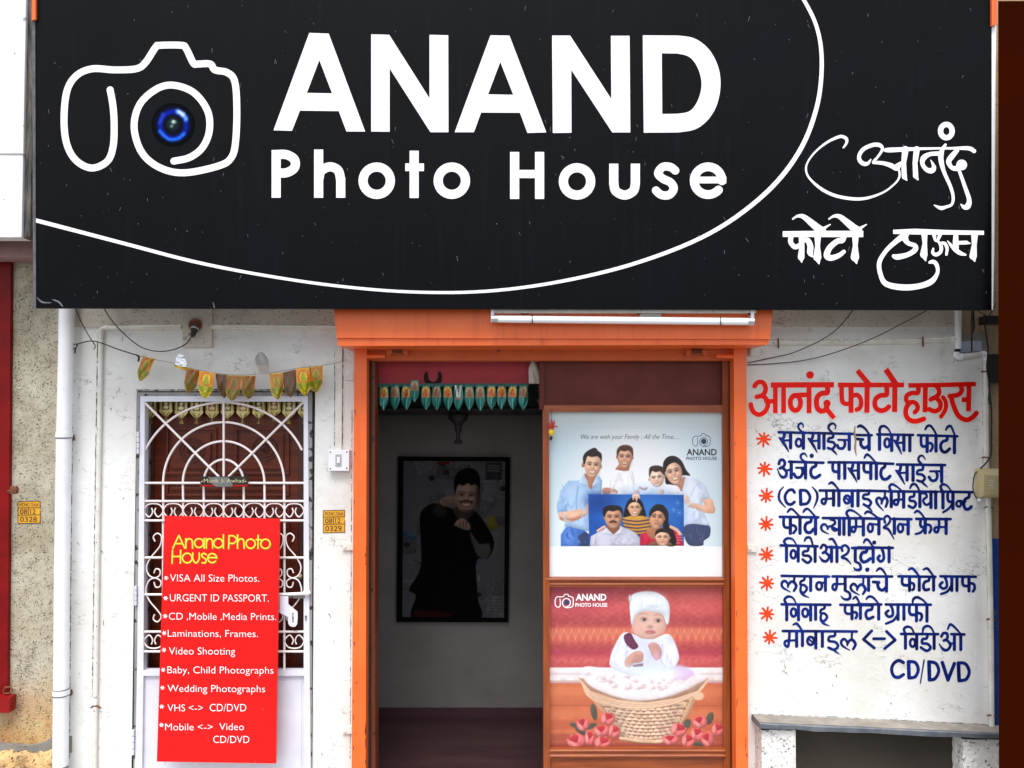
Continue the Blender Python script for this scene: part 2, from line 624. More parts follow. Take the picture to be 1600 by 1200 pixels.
# ------------------------------------------------------------------ colour prints, painted on a fine grid
class Canvas:
    def __init__(s, x0, y0, x1, y1, step):
        s.x0, s.y0, s.x1, s.y1 = x0, y0, x1, y1
        s.nx, s.ny = int((x1 - x0) / step) + 1, int((y1 - y0) / step) + 1
        s.X, s.Y = np.meshgrid(np.linspace(x0, x1, s.nx), np.linspace(y0, y1, s.ny))
        s.C = np.zeros((s.ny, s.nx, 3))
        s.aa = step * 0.6
    def fill(s, c):
        s.C[:] = c
        return s
    def field(s, cell, stretch=1.0):
        """Smooth cloudy noise, about -1..1."""
        out = np.zeros(s.X.shape)
        for o, amp in ((1, 1.0), (2.1, 0.5)):
            cx, cy = cell / o, cell * stretch / o
            gx, gy = (s.X - s.x0) / cx, (s.Y - s.y0) / cy
            g = RNG.normal(0, 0.6, (int(gy.max()) + 3, int(gx.max()) + 3))
            i, j = gx.astype(int), gy.astype(int)
            u, v = gx - i, gy - j
            u, v = u * u * (3 - 2 * u), v * v * (3 - 2 * v)
            out += amp * ((g[j, i] * (1 - u) + g[j, i + 1] * u) * (1 - v) + (g[j + 1, i] * (1 - u) + g[j + 1, i + 1] * u) * v)
        return out
    def put(s, F, col, soft=0.0, op=1.0, vol=None, rim=15.0):
        h = max(soft, s.aa)
        a = np.clip(F / (2 * h) + 0.5, 0, 1)
        a = (a * a * (3 - 2 * a) * op)[..., None]
        col = np.asarray(col, float)
        if vol is None: vol = 0.0 if soft > 7 else 0.26
        if vol:                                            # the photographed form: lit from the upper left, turning away at the edges
            gy, gx = np.gradient(F)
            n = np.hypot(gx, gy) + 1e-9
            lit = (gx / n * 0.5 + gy / n * 0.8)            # inward gradient, so this is bright on the upper left rim
            e = np.exp(-np.clip(F, 0, None) / rim)
            sh = 1 + vol * (0.55 * lit - 0.35) * e + 0.05 * s.field(42)
            c = np.clip(col * sh[..., None], 0, 255)
            if col.max() < 70 and vol:                     # hair and dark cloth keep soft sheen
                c = c + (np.clip(s.field(9, 4), 0, 2) * 16)[..., None] * np.array((1.0, 0.85, 0.75))
        else:
            c = col
        s.C = s.C * (1 - a) + c * a
        return s
    def poly(s, pts, col, soft=0.0, op=1.0, curve=True, vol=None):
        q = [(p[0], p[1], 0) for p in pts]
        if curve: q = smooth_path(q, 5, True)[:-1]
        return s.put(poly_field(s.X, s.Y, q), col, soft, op, vol)
    def ell(s, cx, cy, rx, ry, col, soft=0.0, op=1.0, rot=0.0):
        c, n = math.cos(R(rot)), math.sin(R(rot))
        u, v = (s.X - cx) * c + (s.Y - cy) * n, -(s.X - cx) * n + (s.Y - cy) * c
        F = (1 - np.sqrt((u / rx) ** 2 + (v / ry) ** 2)) * min(rx, ry)
        return s.put(F, col, soft, op)
    def line(s, pts, w, col, soft=0.0, op=1.0, curve=True):
        q = [(p[0], p[1], p[2] if len(p) > 2 else w) for p in pts]
        if curve: q = smooth_path(q, 5)
        F = np.full(s.X.shape, -1e3)
        for i in range(len(q) - 1):
            F = np.maximum(F, seg_field(s.X, s.Y, q[i], q[i + 1]))
        return s.put(F, col, soft, op, 0.0 if w < 7 else None)
    def grain(s, amp, cell=3):
        g = RNG.normal(0, 1, (s.ny // cell + 2, s.nx // cell + 2))
        g = np.kron(g, np.ones((cell, cell)))[:s.ny, :s.nx]
        s.C = s.C + (g * amp)[..., None]
        return s
    def mesh(s, name, to_world, m, parent, k=1.0):
        """to_world(x, y) in the canvas's own coordinates."""
        o_ = ORIGIN[parent.name]
        gx = np.linspace(s.x0, s.x1, s.nx)
        gy = np.linspace(s.y0, s.y1, s.ny)
        co = np.array([tuple(to_world(x, y) - o_) for y in gy for x in gx])
        return grid_mesh(name, co, s.nx, s.ny, np.clip(s.C, 0, 255) * 1.0, m, parent, k)

def grid_mesh(name, co, nx, ny, rgb, m, parent, k=1.0):
    me = bpy.data.meshes.new(name)
    idx = np.arange(nx * ny).reshape(ny, nx)
    q = np.stack([idx[1:, :-1], idx[1:, 1:], idx[:-1, 1:], idx[:-1, :-1]], -1).reshape(-1, 4)
    me.vertices.add(nx * ny)
    me.vertices.foreach_set('co', np.ascontiguousarray(co, dtype=np.float32).ravel())
    me.loops.add(q.size)
    me.loops.foreach_set('vertex_index', q.astype(np.int32).ravel())
    me.polygons.add(len(q))
    me.polygons.foreach_set('loop_start', np.arange(0, q.size, 4, dtype=np.int32))
    at = me.attributes.new('ink', 'FLOAT_COLOR', 'POINT')
    c = np.ones((nx * ny, 4), np.float32)
    c[:, :3] = lin(np.clip(rgb.reshape(-1, 3), 0, 255)) * k
    at.data.foreach_set('color', c.ravel())
    me.update()
    me.validate()
    me.materials.append(m)
    return link_mesh(name, me, parent)

# ------------------------------------------------------------------ hand-painted lettering, traced stroke by stroke
TA, TB = (1160, 570, 8), (1340, 570, 8)
TC, TD = (1160, 660, 6), (1340, 660, 6)
TE, TF = (1160, 840, 5.4545), (1340, 840, 5)

def red_heading():
    w = 30
    a, b = Ink(TA, w), Ink(TB, w)
    a.curve((152, 268), (175, 235), (215, 214), (262, 228), (290, 285), (280, 345), (240, 385), (175, 402), flat=True)
    a.curve((255, 390), (300, 430), (318, 505), (285, 580), (220, 622), (160, 605), (122, 560), (104, 490), flat=True)
    a.line((300, 455), (412, 455)); a.line((412, 250), (412, 606), flat=True); a.line((515, 250), (515, 604), flat=True)
    a.line((355, 253), (1145, 249), w=34, flat=True)
    a.line((834, 250), (834, 604), w=31, flat=True)
    a.ring(663, 475, 64, 95, w=31); a.curve((834, 376), (740, 376), (670, 382), (620, 405))
    a.dot(846, 127, 47)
    a.curve((1064, 285), (1060, 348), (990, 358), (940, 400), (926, 470), (942, 545), (990, 578), (1050, 560), w=33)
    a.dot(1058, 482, 46); a.line((1058, 482), (1050, 560), w=34); a.line((1055, 555), (1148, 668), w=30, flat=True)
    a.line((1195, 252), (2022, 252), w=30, flat=True)
    a.curve((1240, 260), (1242, 400), (1252, 460), (1290, 487), (1350, 482), w=29)
    a.line((1358, 250), (1358, 600), w=32, flat=True)
    a.curve((1385, 385), (1435, 378), (1475, 420), (1484, 490), (1465, 540), (1425, 562), w=29, flat=True)
    a.line((1560, 250), (1556, 600), w=33, flat=True); a.line((1438, 70), (1590, 252), w=32, flat=True)
    b.curve((364, 280), (362, 372), (290, 382), (232, 420), (215, 485), (235, 545), (290, 572), (350, 558), (394, 520), w=31, flat=True)
    b.line((466, 250), (463, 590), w=33, flat=True); b.line((352, 56), (482, 245), w=36, flat=True)
    b.line((635, 258), (1050, 252), (1478, 240), w=29, flat=True)
    b.curve((757, 270), (755, 348), (680, 352), (622, 380), (606, 425), (632, 470), (700, 466), (745, 505), (748, 555), (712, 595), w=29, flat=True)
    b.curve((650, 478), (612, 530), (602, 610), (640, 680), (725, 706), (838, 672), w=31, flat=True)
    b.line((848, 262), (842, 594), w=31, flat=True)
    b.curve((985, 265), (1018, 320), (1000, 385), (905, 437), w=30, flat=True)
    b.curve((985, 415), (1032, 470), (1028, 545), (965, 580), (890, 552), w=30, flat=True)
    b.curve((1062, 402), (1100, 460), (1098, 555), (1038, 655), w=27, flat=True)
    b.line((1393, 255), (1385, 582), w=31, flat=True)
    b.curve((1288, 262), (1302, 320), (1255, 375), (1140, 392), w=30, flat=True)
    b.curve((1165, 385), (1200, 510), (1260, 635), (1355, 688), (1430, 660), (1490, 598), w=31, flat=True)
    b.line((1300, 437), (1390, 435), w=30, flat=True)
    return a.merge(b)

def blue_lines():
    """One list of strokes per painted line."""
    out = []
    V, H = 14, 11
    def mk(t): return Ink(t, 12.5)
    def sa(k, x, y, s=1.0, dx=0):                      # the body of one letter: stem, long diagonal, link
        k.curve((x + 48 * s, y + 5), (x + 36 * s, y + 50), (x, y + 52, 6), w=12)
        k.curve((x, y + 48, 8), (x + 48 * s, y + 110, 12), (x + 86 * s, y + 178, 4))
        k.line((x + 24 * s, y + 75), (x + 102 * s + dx, y + 68), w=9)
    # line 1
    c, d = mk(TC), mk(TD)
    c.line((340, 92), (600, 98), w=H); sa(c, 348, 97); c.v(452, 98, 238, V)
    c.ring(528, 190, 26, 36, w=11); c.v(572, 96, 242, V)
    c.curve((572, 98, 8), (532, 62, 9), (524, 30, 9), (548, 8, 9), (568, 22, 7), (570, 48, 4))
    c.line((620, 98), (1045, 108), w=H); sa(c, 618, 102, 0.95); c.v(718, 102, 240, V); c.v(765, 104, 244, V)
    c.curve((850, 108), (848, 140), (812, 150), (806, 178), (850, 186), (868, 215), (842, 248), (802, 240), w=11)
    c.curve((836, 250, 9), (862, 275, 9), (886, 302, 4))
    c.curve((848, 102, 9), (810, 60, 10), (816, 25, 11), (850, 10, 9), (874, 32, 7), (870, 62, 4))
    c.v(1002, 108, 252, V); c.line((900, 163), (1000, 165), w=9)
    c.curve((955, 168), (962, 205), (942, 242), (905, 240), (890, 215), w=12)
    c.line((1060, 118), (1212, 120), w=H); c.line((1072, 155), (1130, 160), w=12)
    c.curve((1112, 160), (1112, 210), (1145, 238), (1190, 214), w=13); c.v(1188, 118, 255, V)
    c.curve((1082, 42, 9), (1108, 32, 13), (1150, 58, 10), (1190, 112, 8))
    d.line((185, 112), (520, 118), w=H); d.v(206, 114, 252, V)
    d.curve((212, 112, 10), (206, 70, 12), (222, 40, 12), (255, 36, 10), (290, 65, 8), (315, 112, 6))
    d.ring(277, 192, 24, 40, w=11); d.v(320, 116, 262, V)
    sa(d, 344, 120, 0.8); d.v(434, 118, 260, V); d.v(490, 120, 264, V)
    d.line((565, 120), (935, 130), w=H)
    d.curve((598, 124), (594, 175), (606, 222), (652, 222), w=12); d.v(652, 124, 272, V)
    d.curve((655, 192), (694, 200), (702, 235), (684, 268), w=11)
    d.v(735, 126, 268, V); d.curve((634, 66, 8), (652, 38, 11), (680, 30, 10), (712, 66, 9), (742, 122, 8))
    d.curve((840, 130), (836, 165), (796, 182), (778, 222), (792, 266), (824, 278), (862, 248), w=13)
    d.v(908, 130, 284, V); d.curve((828, 70, 8), (845, 42, 11), (872, 34, 10), (892, 70, 9), (914, 128, 8))
    out.append(c.merge(d))
    # line 2
    c, d = mk(TC), mk(TD)
    c.curve((342, 388), (352, 358), (378, 350), (398, 378), (386, 412), (352, 430), w=12)
    c.curve((378, 425), (412, 462), (406, 504), (376, 514), (350, 488, 8), (326, 432, 3), w=12)
    c.line((402, 455), (455, 440), w=9); c.v(458, 370, 518, V); c.line((438, 368), (760, 378), w=H)
    c.v(592, 374, 520, V); c.line((505, 425), (592, 425), w=9)
    c.curve((556, 428), (566, 465), (545, 510), (506, 514), (484, 482), w=12)
    c.curve((592, 372, 8), (552, 340, 9), (550, 305, 10), (582, 292, 8), (606, 322, 4)); c.dot(650, 313, 18)
    c.curve((690, 380), (686, 408), (655, 425), (640, 462), (652, 505), (686, 518), (726, 494), w=13)
    c.line((808, 374), (1212, 376), w=H)
    c.curve((850, 378), (846, 425), (858, 458), (902, 462), w=12); c.v(905, 376, 524, V); c.v(960, 376, 522, V)
    sa(c, 992, 380, 0.95); c.v(1088, 378, 524, V)
    d.line((0, 376), (335, 388), w=H)
    d.curve((62, 380), (58, 430), (72, 462), (118, 468), w=12); d.v(124, 380, 526, V); d.v(176, 382, 526, V)
    d.curve((64, 332, 8), (86, 302, 11), (120, 320, 9), (172, 380, 8))
    d.curve((258, 386), (252, 418), (226, 438), (218, 488), (238, 528), (274, 530), (304, 504), w=13)
    d.line((370, 394), (820, 400), w=H); sa(d, 360, 402, 0.95); d.v(464, 398, 538, V); d.v(520, 400, 544, V)
    d.curve((612, 402), (610, 440), (566, 452), (560, 482), (604, 490), (630, 520), (604, 554), (560, 544), w=11)
    d.curve((596, 552, 9), (624, 578, 9), (656, 606, 4))
    d.curve((608, 396, 9), (572, 358, 10), (578, 322, 10), (608, 312, 8), (636, 348, 4))
    d.v(788, 400, 554, V); d.line((680, 458), (786, 458), w=9)
    d.curve((735, 460), (748, 500), (732, 540), (694, 544), (670, 512), w=12)
    out.append(c.merge(d))
    # line 3
    c, d = mk(TC), mk(TD)
    c.curve((386, 604, 4), (350, 650, 9), (346, 725, 10), (404, 796, 4))
    c.curve((488, 656), (470, 632), (430, 640), (400, 692), (414, 750), (452, 770), (488, 746), w=12)
    c.line((543, 640), (548, 768), w=14); c.curve((545, 636), (600, 642), (634, 700), (608, 758), (545, 768), w=12)
    c.curve((656, 604, 4), (698, 660, 10), (700, 725, 10), (668, 802, 4))
    c.line((725, 638), (1212, 640), w=H)
    def ma(k, x, y, x2, h=135):
        k.curve((x, y + 5), (x + 2, y + 70), (x - 14, y + 122), (x - 40, y + 112), (x - 36, y + 82), (x, y + 76), w=11)
        k.line((x - 10, y + 76), (x2, y + 74), w=9); k.v(x2, y, y + h, V)
    ma(c, 786, 640, 855); c.v(905, 640, 778, V); c.curve((812, 576, 8), (840, 564, 12), (872, 592, 9), (908, 640, 8))
    c.ring(982, 722, 28, 36, w=11); c.line((962, 700), (1008, 742), w=8); c.v(1030, 640, 784, V); c.v(1084, 640, 780, V)
    d.line((0, 638), (265, 644), w=H)
    d.curve((106, 645), (102, 672), (60, 680), (56, 712), (100, 722), (126, 752), (100, 786), (58, 768), w=11)
    d.curve((90, 786, 9), (112, 806, 9), (138, 836, 4))
    d.curve((244, 828, 3), (192, 772, 10), (176, 728, 11), (198, 706, 11), (222, 722, 10), (226, 762, 8))
    d.curve((224, 760, 9), (238, 718, 11), (264, 704, 12), (280, 740, 12), (264, 790, 10)); d.line((258, 644), (254, 705), w=9)
    d.line((285, 646), (750, 650), w=H); d.v(316, 648, 788, V)
    d.curve((316, 646, 10), (298, 606, 11), (322, 580, 11), (366, 600, 8), (424, 648, 6))
    ma(d, 384, 648, 432, 145)
    d.curve((532, 654), (526, 692), (492, 702), (492, 732), (532, 740), (546, 770), (520, 800), (480, 782), w=11)
    d.v(584, 650, 788, V); d.curve((492, 616, 8), (512, 582, 11), (548, 586, 10), (584, 648, 8))
    d.curve((604, 664, 8), (638, 670, 10), (648, 698, 10), (618, 722, 10), (622, 754, 10), (650, 772, 10), (690, 744, 9)); d.v(688, 650, 796, V); d.v(732, 650, 800, V)
    d.line((775, 648), (1078, 654), w=H); d.v(800, 652, 800, V)
    d.curve((800, 648, 10), (778, 606, 11), (800, 580, 11), (842, 596, 8), (882, 650, 6))
    d.curve((846, 656), (844, 710), (858, 742), (892, 742), w=12); d.v(894, 654, 808, V)
    d.curve((890, 756, 8), (856, 806, 10), (802, 842, 9))
    d.ring(948, 762, 22, 26, w=10); d.line((955, 734), (1010, 742), w=9)
    d.curve((1046, 660), (1042, 700), (1008, 722), (996, 770), (1010, 808), (1038, 814), (1066, 790), w=13)
    out.append(c.merge(d))
    # line 4
    c, d = mk(TC), mk(TD)
    c.line((350, 885), (712, 890), w=H); c.curve((390, 890), (386, 945), (400, 982), (444, 986), w=12)
    c.v(450, 888, 1038, V); c.curve((455, 962), (490, 970), (504, 1000), (480, 1036), w=11); c.v(540, 888, 1038, V)
    c.curve((424, 840, 8), (446, 815, 11), (476, 820, 9), (542, 888, 8))
    c.curve((646, 892), (640, 930), (602, 945), (586, 986), (602, 1026), (638, 1030), (666, 1000), w=13); c.v(686, 890, 1044, V)
    c.curve((572, 840, 8), (592, 815, 11), (622, 816, 9), (688, 888, 8))
    c.line((755, 896), (1212, 900), w=H)
    c.curve((812, 1046, 3), (752, 1016, 9), (740, 976, 11), (768, 954, 10), (796, 978, 9), (800, 1000, 8))
    c.curve((798, 996, 8), (820, 972, 9), (850, 986, 10), (884, 1000, 9))
    c.curve((826, 912, 8), (860, 920, 10), (868, 948, 10), (840, 970, 10), (846, 1000, 10), (872, 1014, 10), (910, 990, 9)); c.v(910, 898, 1048, V); c.v(952, 898, 1048, V)
    c.v(1002, 900, 1052, V); c.curve((1002, 896, 10), (976, 852, 11), (1000, 824, 11), (1052, 836, 8), (1130, 898, 6))
    ma(c, 1064, 902, 1134, 152)
    d.line((0, 898), (225, 904), w=H); d.ring(120, 988, 22, 38, w=11); d.line((125, 952), (200, 958), w=9); d.v(200, 902, 1044, V)
    d.curve((68, 856, 8), (92, 836, 11), (130, 850, 9), (198, 900, 8))
    d.curve((258, 940), (250, 898), (280, 876), (306, 906), (290, 950), (246, 984), (290, 1004, 11), (342, 1092, 4), w=10)
    d.v(345, 904, 1038, V); d.line((328, 904), (505, 908), w=H)
    d.ring(402, 990, 24, 38, w=11); d.line((405, 953), (475, 960), w=9); d.v(474, 908, 1044, V)
    d.line((550, 904), (872, 906), w=H); d.curve((592, 908), (588, 955), (602, 980), (634, 980), w=12); d.v(634, 906, 1034, V)
    d.curve((640, 958), (678, 964), (690, 1000), (674, 1032), w=11); d.curve((630, 986, 8), (594, 1030, 10), (545, 1046, 9))
    d.curve((534, 846, 8), (560, 830, 11), (592, 850, 9), (632, 904, 8))
    ma(d, 762, 906, 830, 134)
    out.append(c.merge(d))
    # line 5
    e, f = Ink(TE, 11), Ink(TF, 10.5)
    e.line((325, 66), (640, 74), w=10); e.v(376, 70, 200, 12)
    e.curve((376, 66, 9), (356, 32, 10), (386, 6, 10), (432, 18, 7), (464, 68, 5)); e.ring(434, 142, 22, 34, w=10); e.v(476, 70, 200, 12)
    e.curve((562, 78), (558, 110), (522, 120), (520, 150), (566, 156), (586, 186), (556, 214), (514, 186), w=10)
    e.v(620, 74, 202, 12); e.curve((530, 28, 7), (546, 2, 10), (580, 4, 9), (602, 70, 7))
    e.curve((668, 88), (688, 62), (714, 76), (712, 112), (686, 130), w=10)
    e.curve((708, 126), (740, 160), (716, 200), (682, 194), (656, 158, 3), w=10)
    e.line((730, 150), (762, 142), w=8); e.v(760, 80, 202, 12); e.v(806, 80, 204, 12); e.line((735, 80), (830, 84), w=10)
    e.curve((740, 14, 7), (772, 16, 10), (808, 78, 7))
    e.curve((852, 112), (848, 80), (878, 66), (906, 94), (894, 134), (848, 166), (888, 184, 9), (926, 226, 3), w=9.5)
    e.v(962, 88, 196, 12); e.line((935, 88), (1100, 92), w=10); e.curve((962, 204, 9), (1000, 226, 10), (1006, 268, 11), (966, 274, 9), (950, 254, 4))
    f.line((0, 76), (275, 80), w=9)
    f.curve((74, 80), (68, 110), (36, 120), (24, 156), (40, 188), (70, 185), (98, 164), w=11); f.v(122, 76, 190, 11)
    f.curve((48, 40, 6), (62, 16, 9), (86, 22, 8), (122, 74, 6)); f.dot(130, 38, 14)
    f.curve((186, 80), (200, 115), (204, 165), (180, 186), (158, 162), (172, 142), w=10); f.v(246, 76, 188, 11)
    out.append(e.merge(f))
    # line 6
    e, f = Ink(TE, 11), Ink(TF, 10.5)
    def la(k, x, y, s=1.0):
        k.curve((x + 75 * s, y + 88, 3), (x + 12 * s, y + 50, 9), (x, y + 14, 10), (x + 24 * s, y - 8, 10), (x + 50 * s, y + 14, 9), (x + 54 * s, y + 45, 7))
        k.curve((x + 52 * s, y + 42, 7), (x + 74 * s, y + 4, 10), (x + 102 * s, y + 2, 11), (x + 124 * s, y + 38, 11), (x + 104 * s, y + 78, 9))
    def ha(k, x, y):
        k.curve((x, y), (x - 4, y + 26), (x - 32, y + 40), (x - 34, y + 66), (x, y + 72), (x + 20, y + 102), (x - 8, y + 136), (x - 34, y + 122), w=9.5)
        k.curve((x - 30, y + 72, 8), (x - 34, y + 120, 10), (x - 8, y + 156, 9), (x + 38, y + 176, 3))
    e.line((335, 326), (738, 332), w=10); la(e, 335, 376); e.line((444, 330), (440, 378), w=9)
    ha(e, 530, 334); e.v(582, 332, 450, 12); e.ring(654, 412, 24, 32, w=10); e.line((655, 382), (708, 386), w=8); e.v(708, 332, 450, 12)
    e.line((768, 330), (1100, 334), w=10)
    e.curve((806, 336), (806, 395), (794, 444), (770, 432), (776, 400), (812, 394), w=10); e.line((800, 396), (876, 394), w=8); e.v(876, 332, 446, 12)
    e.curve((876, 452, 9), (914, 474, 10), (914, 518, 11), (872, 526, 9), (840, 498, 4))
    la(e, 924, 402); e.line((1032, 334), (1030, 402), w=8)
    f.line((0, 302), (270, 304), w=9); f.v(86, 304, 412, 11); f.dot(76, 250, 15)
    f.line((122, 346), (168, 350), w=10); f.curve((156, 350), (164, 394), (194, 410), (225, 386), w=11); f.v(226, 304, 418, 11)
    f.curve((148, 260, 6), (172, 240, 9), (198, 255, 8), (228, 302, 6))
    f.line((320, 302), (608, 306), w=9); f.curve((350, 306), (348, 350), (362, 370), (404, 372), w=10); f.v(406, 306, 412, 11)
    f.curve((410, 352), (438, 362), (440, 396), (430, 408), w=9); f.v(482, 306, 410, 11); f.curve((398, 250, 6), (426, 240, 9), (452, 264, 8), (484, 304, 6))
    f.curve((560, 308), (555, 335), (526, 346), (514, 376), (526, 408), (556, 404), w=10); f.v(594, 306, 410, 11)
    f.curve((514, 250, 6), (542, 240, 9), (566, 264, 8), (596, 304, 6))
    f.line((648, 302), (922, 306), w=9)
    def ga(k, x, y): k.curve((x, y), (x + 14, y + 30), (x + 16, y + 76), (x - 14, y + 90), (x - 38, y + 64), (x - 18, y + 42), w=9.5)
    ga(f, 680, 308); f.v(736, 306, 412, 11); f.curve((732, 372, 7), (702, 420, 9), (652, 440, 8)); f.v(776, 306, 412, 11)
    f.curve((822, 308), (820, 352), (832, 376), (868, 376), w=10); f.v(870, 306, 416, 11); f.curve((876, 356), (908, 364), (914, 398), (902, 420), w=9.5)
    out.append(e.merge(f))
    # line 7
    e, f = Ink(TE, 11), Ink(TF, 10.5)
    e.line((335, 568), (750, 572), w=10); e.v(378, 572, 700, 12); e.curve((378, 566, 9), (360, 528, 10), (390, 502, 10), (432, 516, 7), (460, 568, 5))
    e.ring(436, 638, 22, 34, w=10); e.v(478, 572, 700, 12); e.ring(536, 640, 24, 34, w=10); e.v(582, 572, 702, 12); e.v(624, 572, 696, 12)
    ha(e, 702, 576); e.line((835, 572), (1100, 576), w=10)
    e.curve((878, 578), (874, 618), (888, 646), (932, 648), w=10); e.v(934, 576, 692, 12); e.curve((940, 634), (972, 640), (976, 668), (966, 686), w=10)
    e.v(1006, 576, 688, 12); e.curve((944, 522, 7), (970, 508, 9), (1006, 574, 7))
    f.line((0, 520), (185, 522), w=9); f.curve((116, 526), (110, 560), (76, 570), (64, 600), (80, 634), (122, 620), w=10); f.v(165, 522, 636, 11)
    f.curve((68, 480, 6), (90, 460, 9), (124, 470, 8), (166, 520, 6))
    f.line((220, 522), (572, 524), w=9); ga(f, 258, 528); f.v(316, 524, 638, 11); f.curve((312, 598, 7), (282, 645, 9), (222, 672, 8)); f.v(362, 524, 638, 11)
    f.curve((406, 528), (404, 572), (416, 600), (456, 602), w=10); f.v(460, 524, 650, 11); f.curve((468, 586), (498, 598), (500, 628), (490, 644), w=9.5)
    f.v(542, 524, 652, 11); f.curve((430, 512, 6), (436, 480, 9), (466, 466, 9), (510, 488, 7), (544, 522, 6))
    out.append(e.merge(f))
    # line 8 and its tail
    e, f = Ink(TE, 11), Ink(TF, 10.5)
    e.line((345, 796), (974, 800), w=10)
    e.curve((402, 800), (398, 870), (388, 928), (362, 912), (366, 884), (402, 876), w=10); e.line((390, 878), (460, 874), w=8); e.v(462, 800, 926, 12)
    e.v(512, 800, 920, 12); e.curve((434, 742, 7), (466, 735, 10), (512, 796, 7))
    e.ring(582, 880, 28, 34, w=10); e.line((562, 862), (606, 900), w=7); e.v(626, 800, 940, 12); e.v(682, 800, 926, 12)
    e.curve((790, 804), (786, 836), (742, 846), (738, 880), (790, 890), (816, 924), (782, 955), (734, 938), w=10)
    e.curve((766, 950, 8), (792, 968, 8), (826, 992, 3)); la(e, 842, 872, 0.98); e.line((934, 800), (932, 872), w=8)
    f.line((110, 728), (46, 795), (130, 862), w=10); f.line((126, 790), (210, 790), w=10); f.line((226, 733), (294, 800), (212, 866), w=10)
    f.line((340, 752), (630, 754), w=9); f.v(374, 756, 864, 11); f.curve((374, 750, 8), (362, 716, 9), (386, 696, 9), (420, 706, 7), (446, 752, 5))
    f.ring(430, 822, 20, 30, w=9); f.v(462, 756, 868, 11)
    f.curve((546, 758), (540, 785), (507, 796), (506, 824), (546, 830), (570, 860), (540, 884), (495, 858), w=9.5); f.v(598, 754, 866, 11)
    f.curve((508, 742, 6), (516, 706, 9), (546, 690, 9), (576, 706, 7), (600, 752, 6))
    f.curve((654, 772), (672, 746), (700, 752), (700, 788), (674, 804), w=9.5); f.curve((696, 802), (726, 834), (706, 874), (670, 874), (636, 828, 3), w=9.5)
    f.line((716, 830), (752, 824), w=7); f.v(756, 756, 874, 11); f.v(806, 756, 874, 11); f.line((732, 754), (834, 756), w=9)
    f.curve((704, 716, 6), (722, 680, 9), (750, 692, 8), (806, 752, 6))
    out.append(e.merge(f))
    f = Ink(TF, 11)
    f.curve((358, 976), (322, 960), (282, 984), (266, 1032), (284, 1082), (320, 1092), (358, 1070), w=11)
    f.line((398, 972), (402, 1092), w=13); f.curve((398, 968), (450, 976), (474, 1030), (450, 1086), (402, 1096), w=11)
    f.line((520, 956, 5), (490, 1138, 4))
    f.line((558, 974), (562, 1110), w=13); f.curve((556, 970), (610, 982), (634, 1040), (606, 1100), (562, 1112), w=11)
    f.line((662, 976), (706, 1112), (756, 984), w=12)
    f.line((788, 982), (793, 1114), w=13); f.curve((786, 978), (842, 986), (872, 1046), (848, 1106), (793, 1118), w=11)
    out.append(f)
    return out

ASTERISKS = [(1193.5, 686), (1194.5, 732), (1197.5, 775), (1197, 819), (1198, 867), (1199, 911), (1199, 959), (1202.5, 996)]
def asterisk(x, y, r=10.5, w=1.5, n=8):
    k = Ink((0, 0, 1), w)
    for i in range(n):
        a = 2 * math.pi * (i + 0.1) / n
        rr = r * (1.0 + 0.12 * math.sin(7 * i + x))
        k.line((x, y, w * 1.25), (x + rr * math.cos(a), y + rr * math.sin(a), w))
    return k

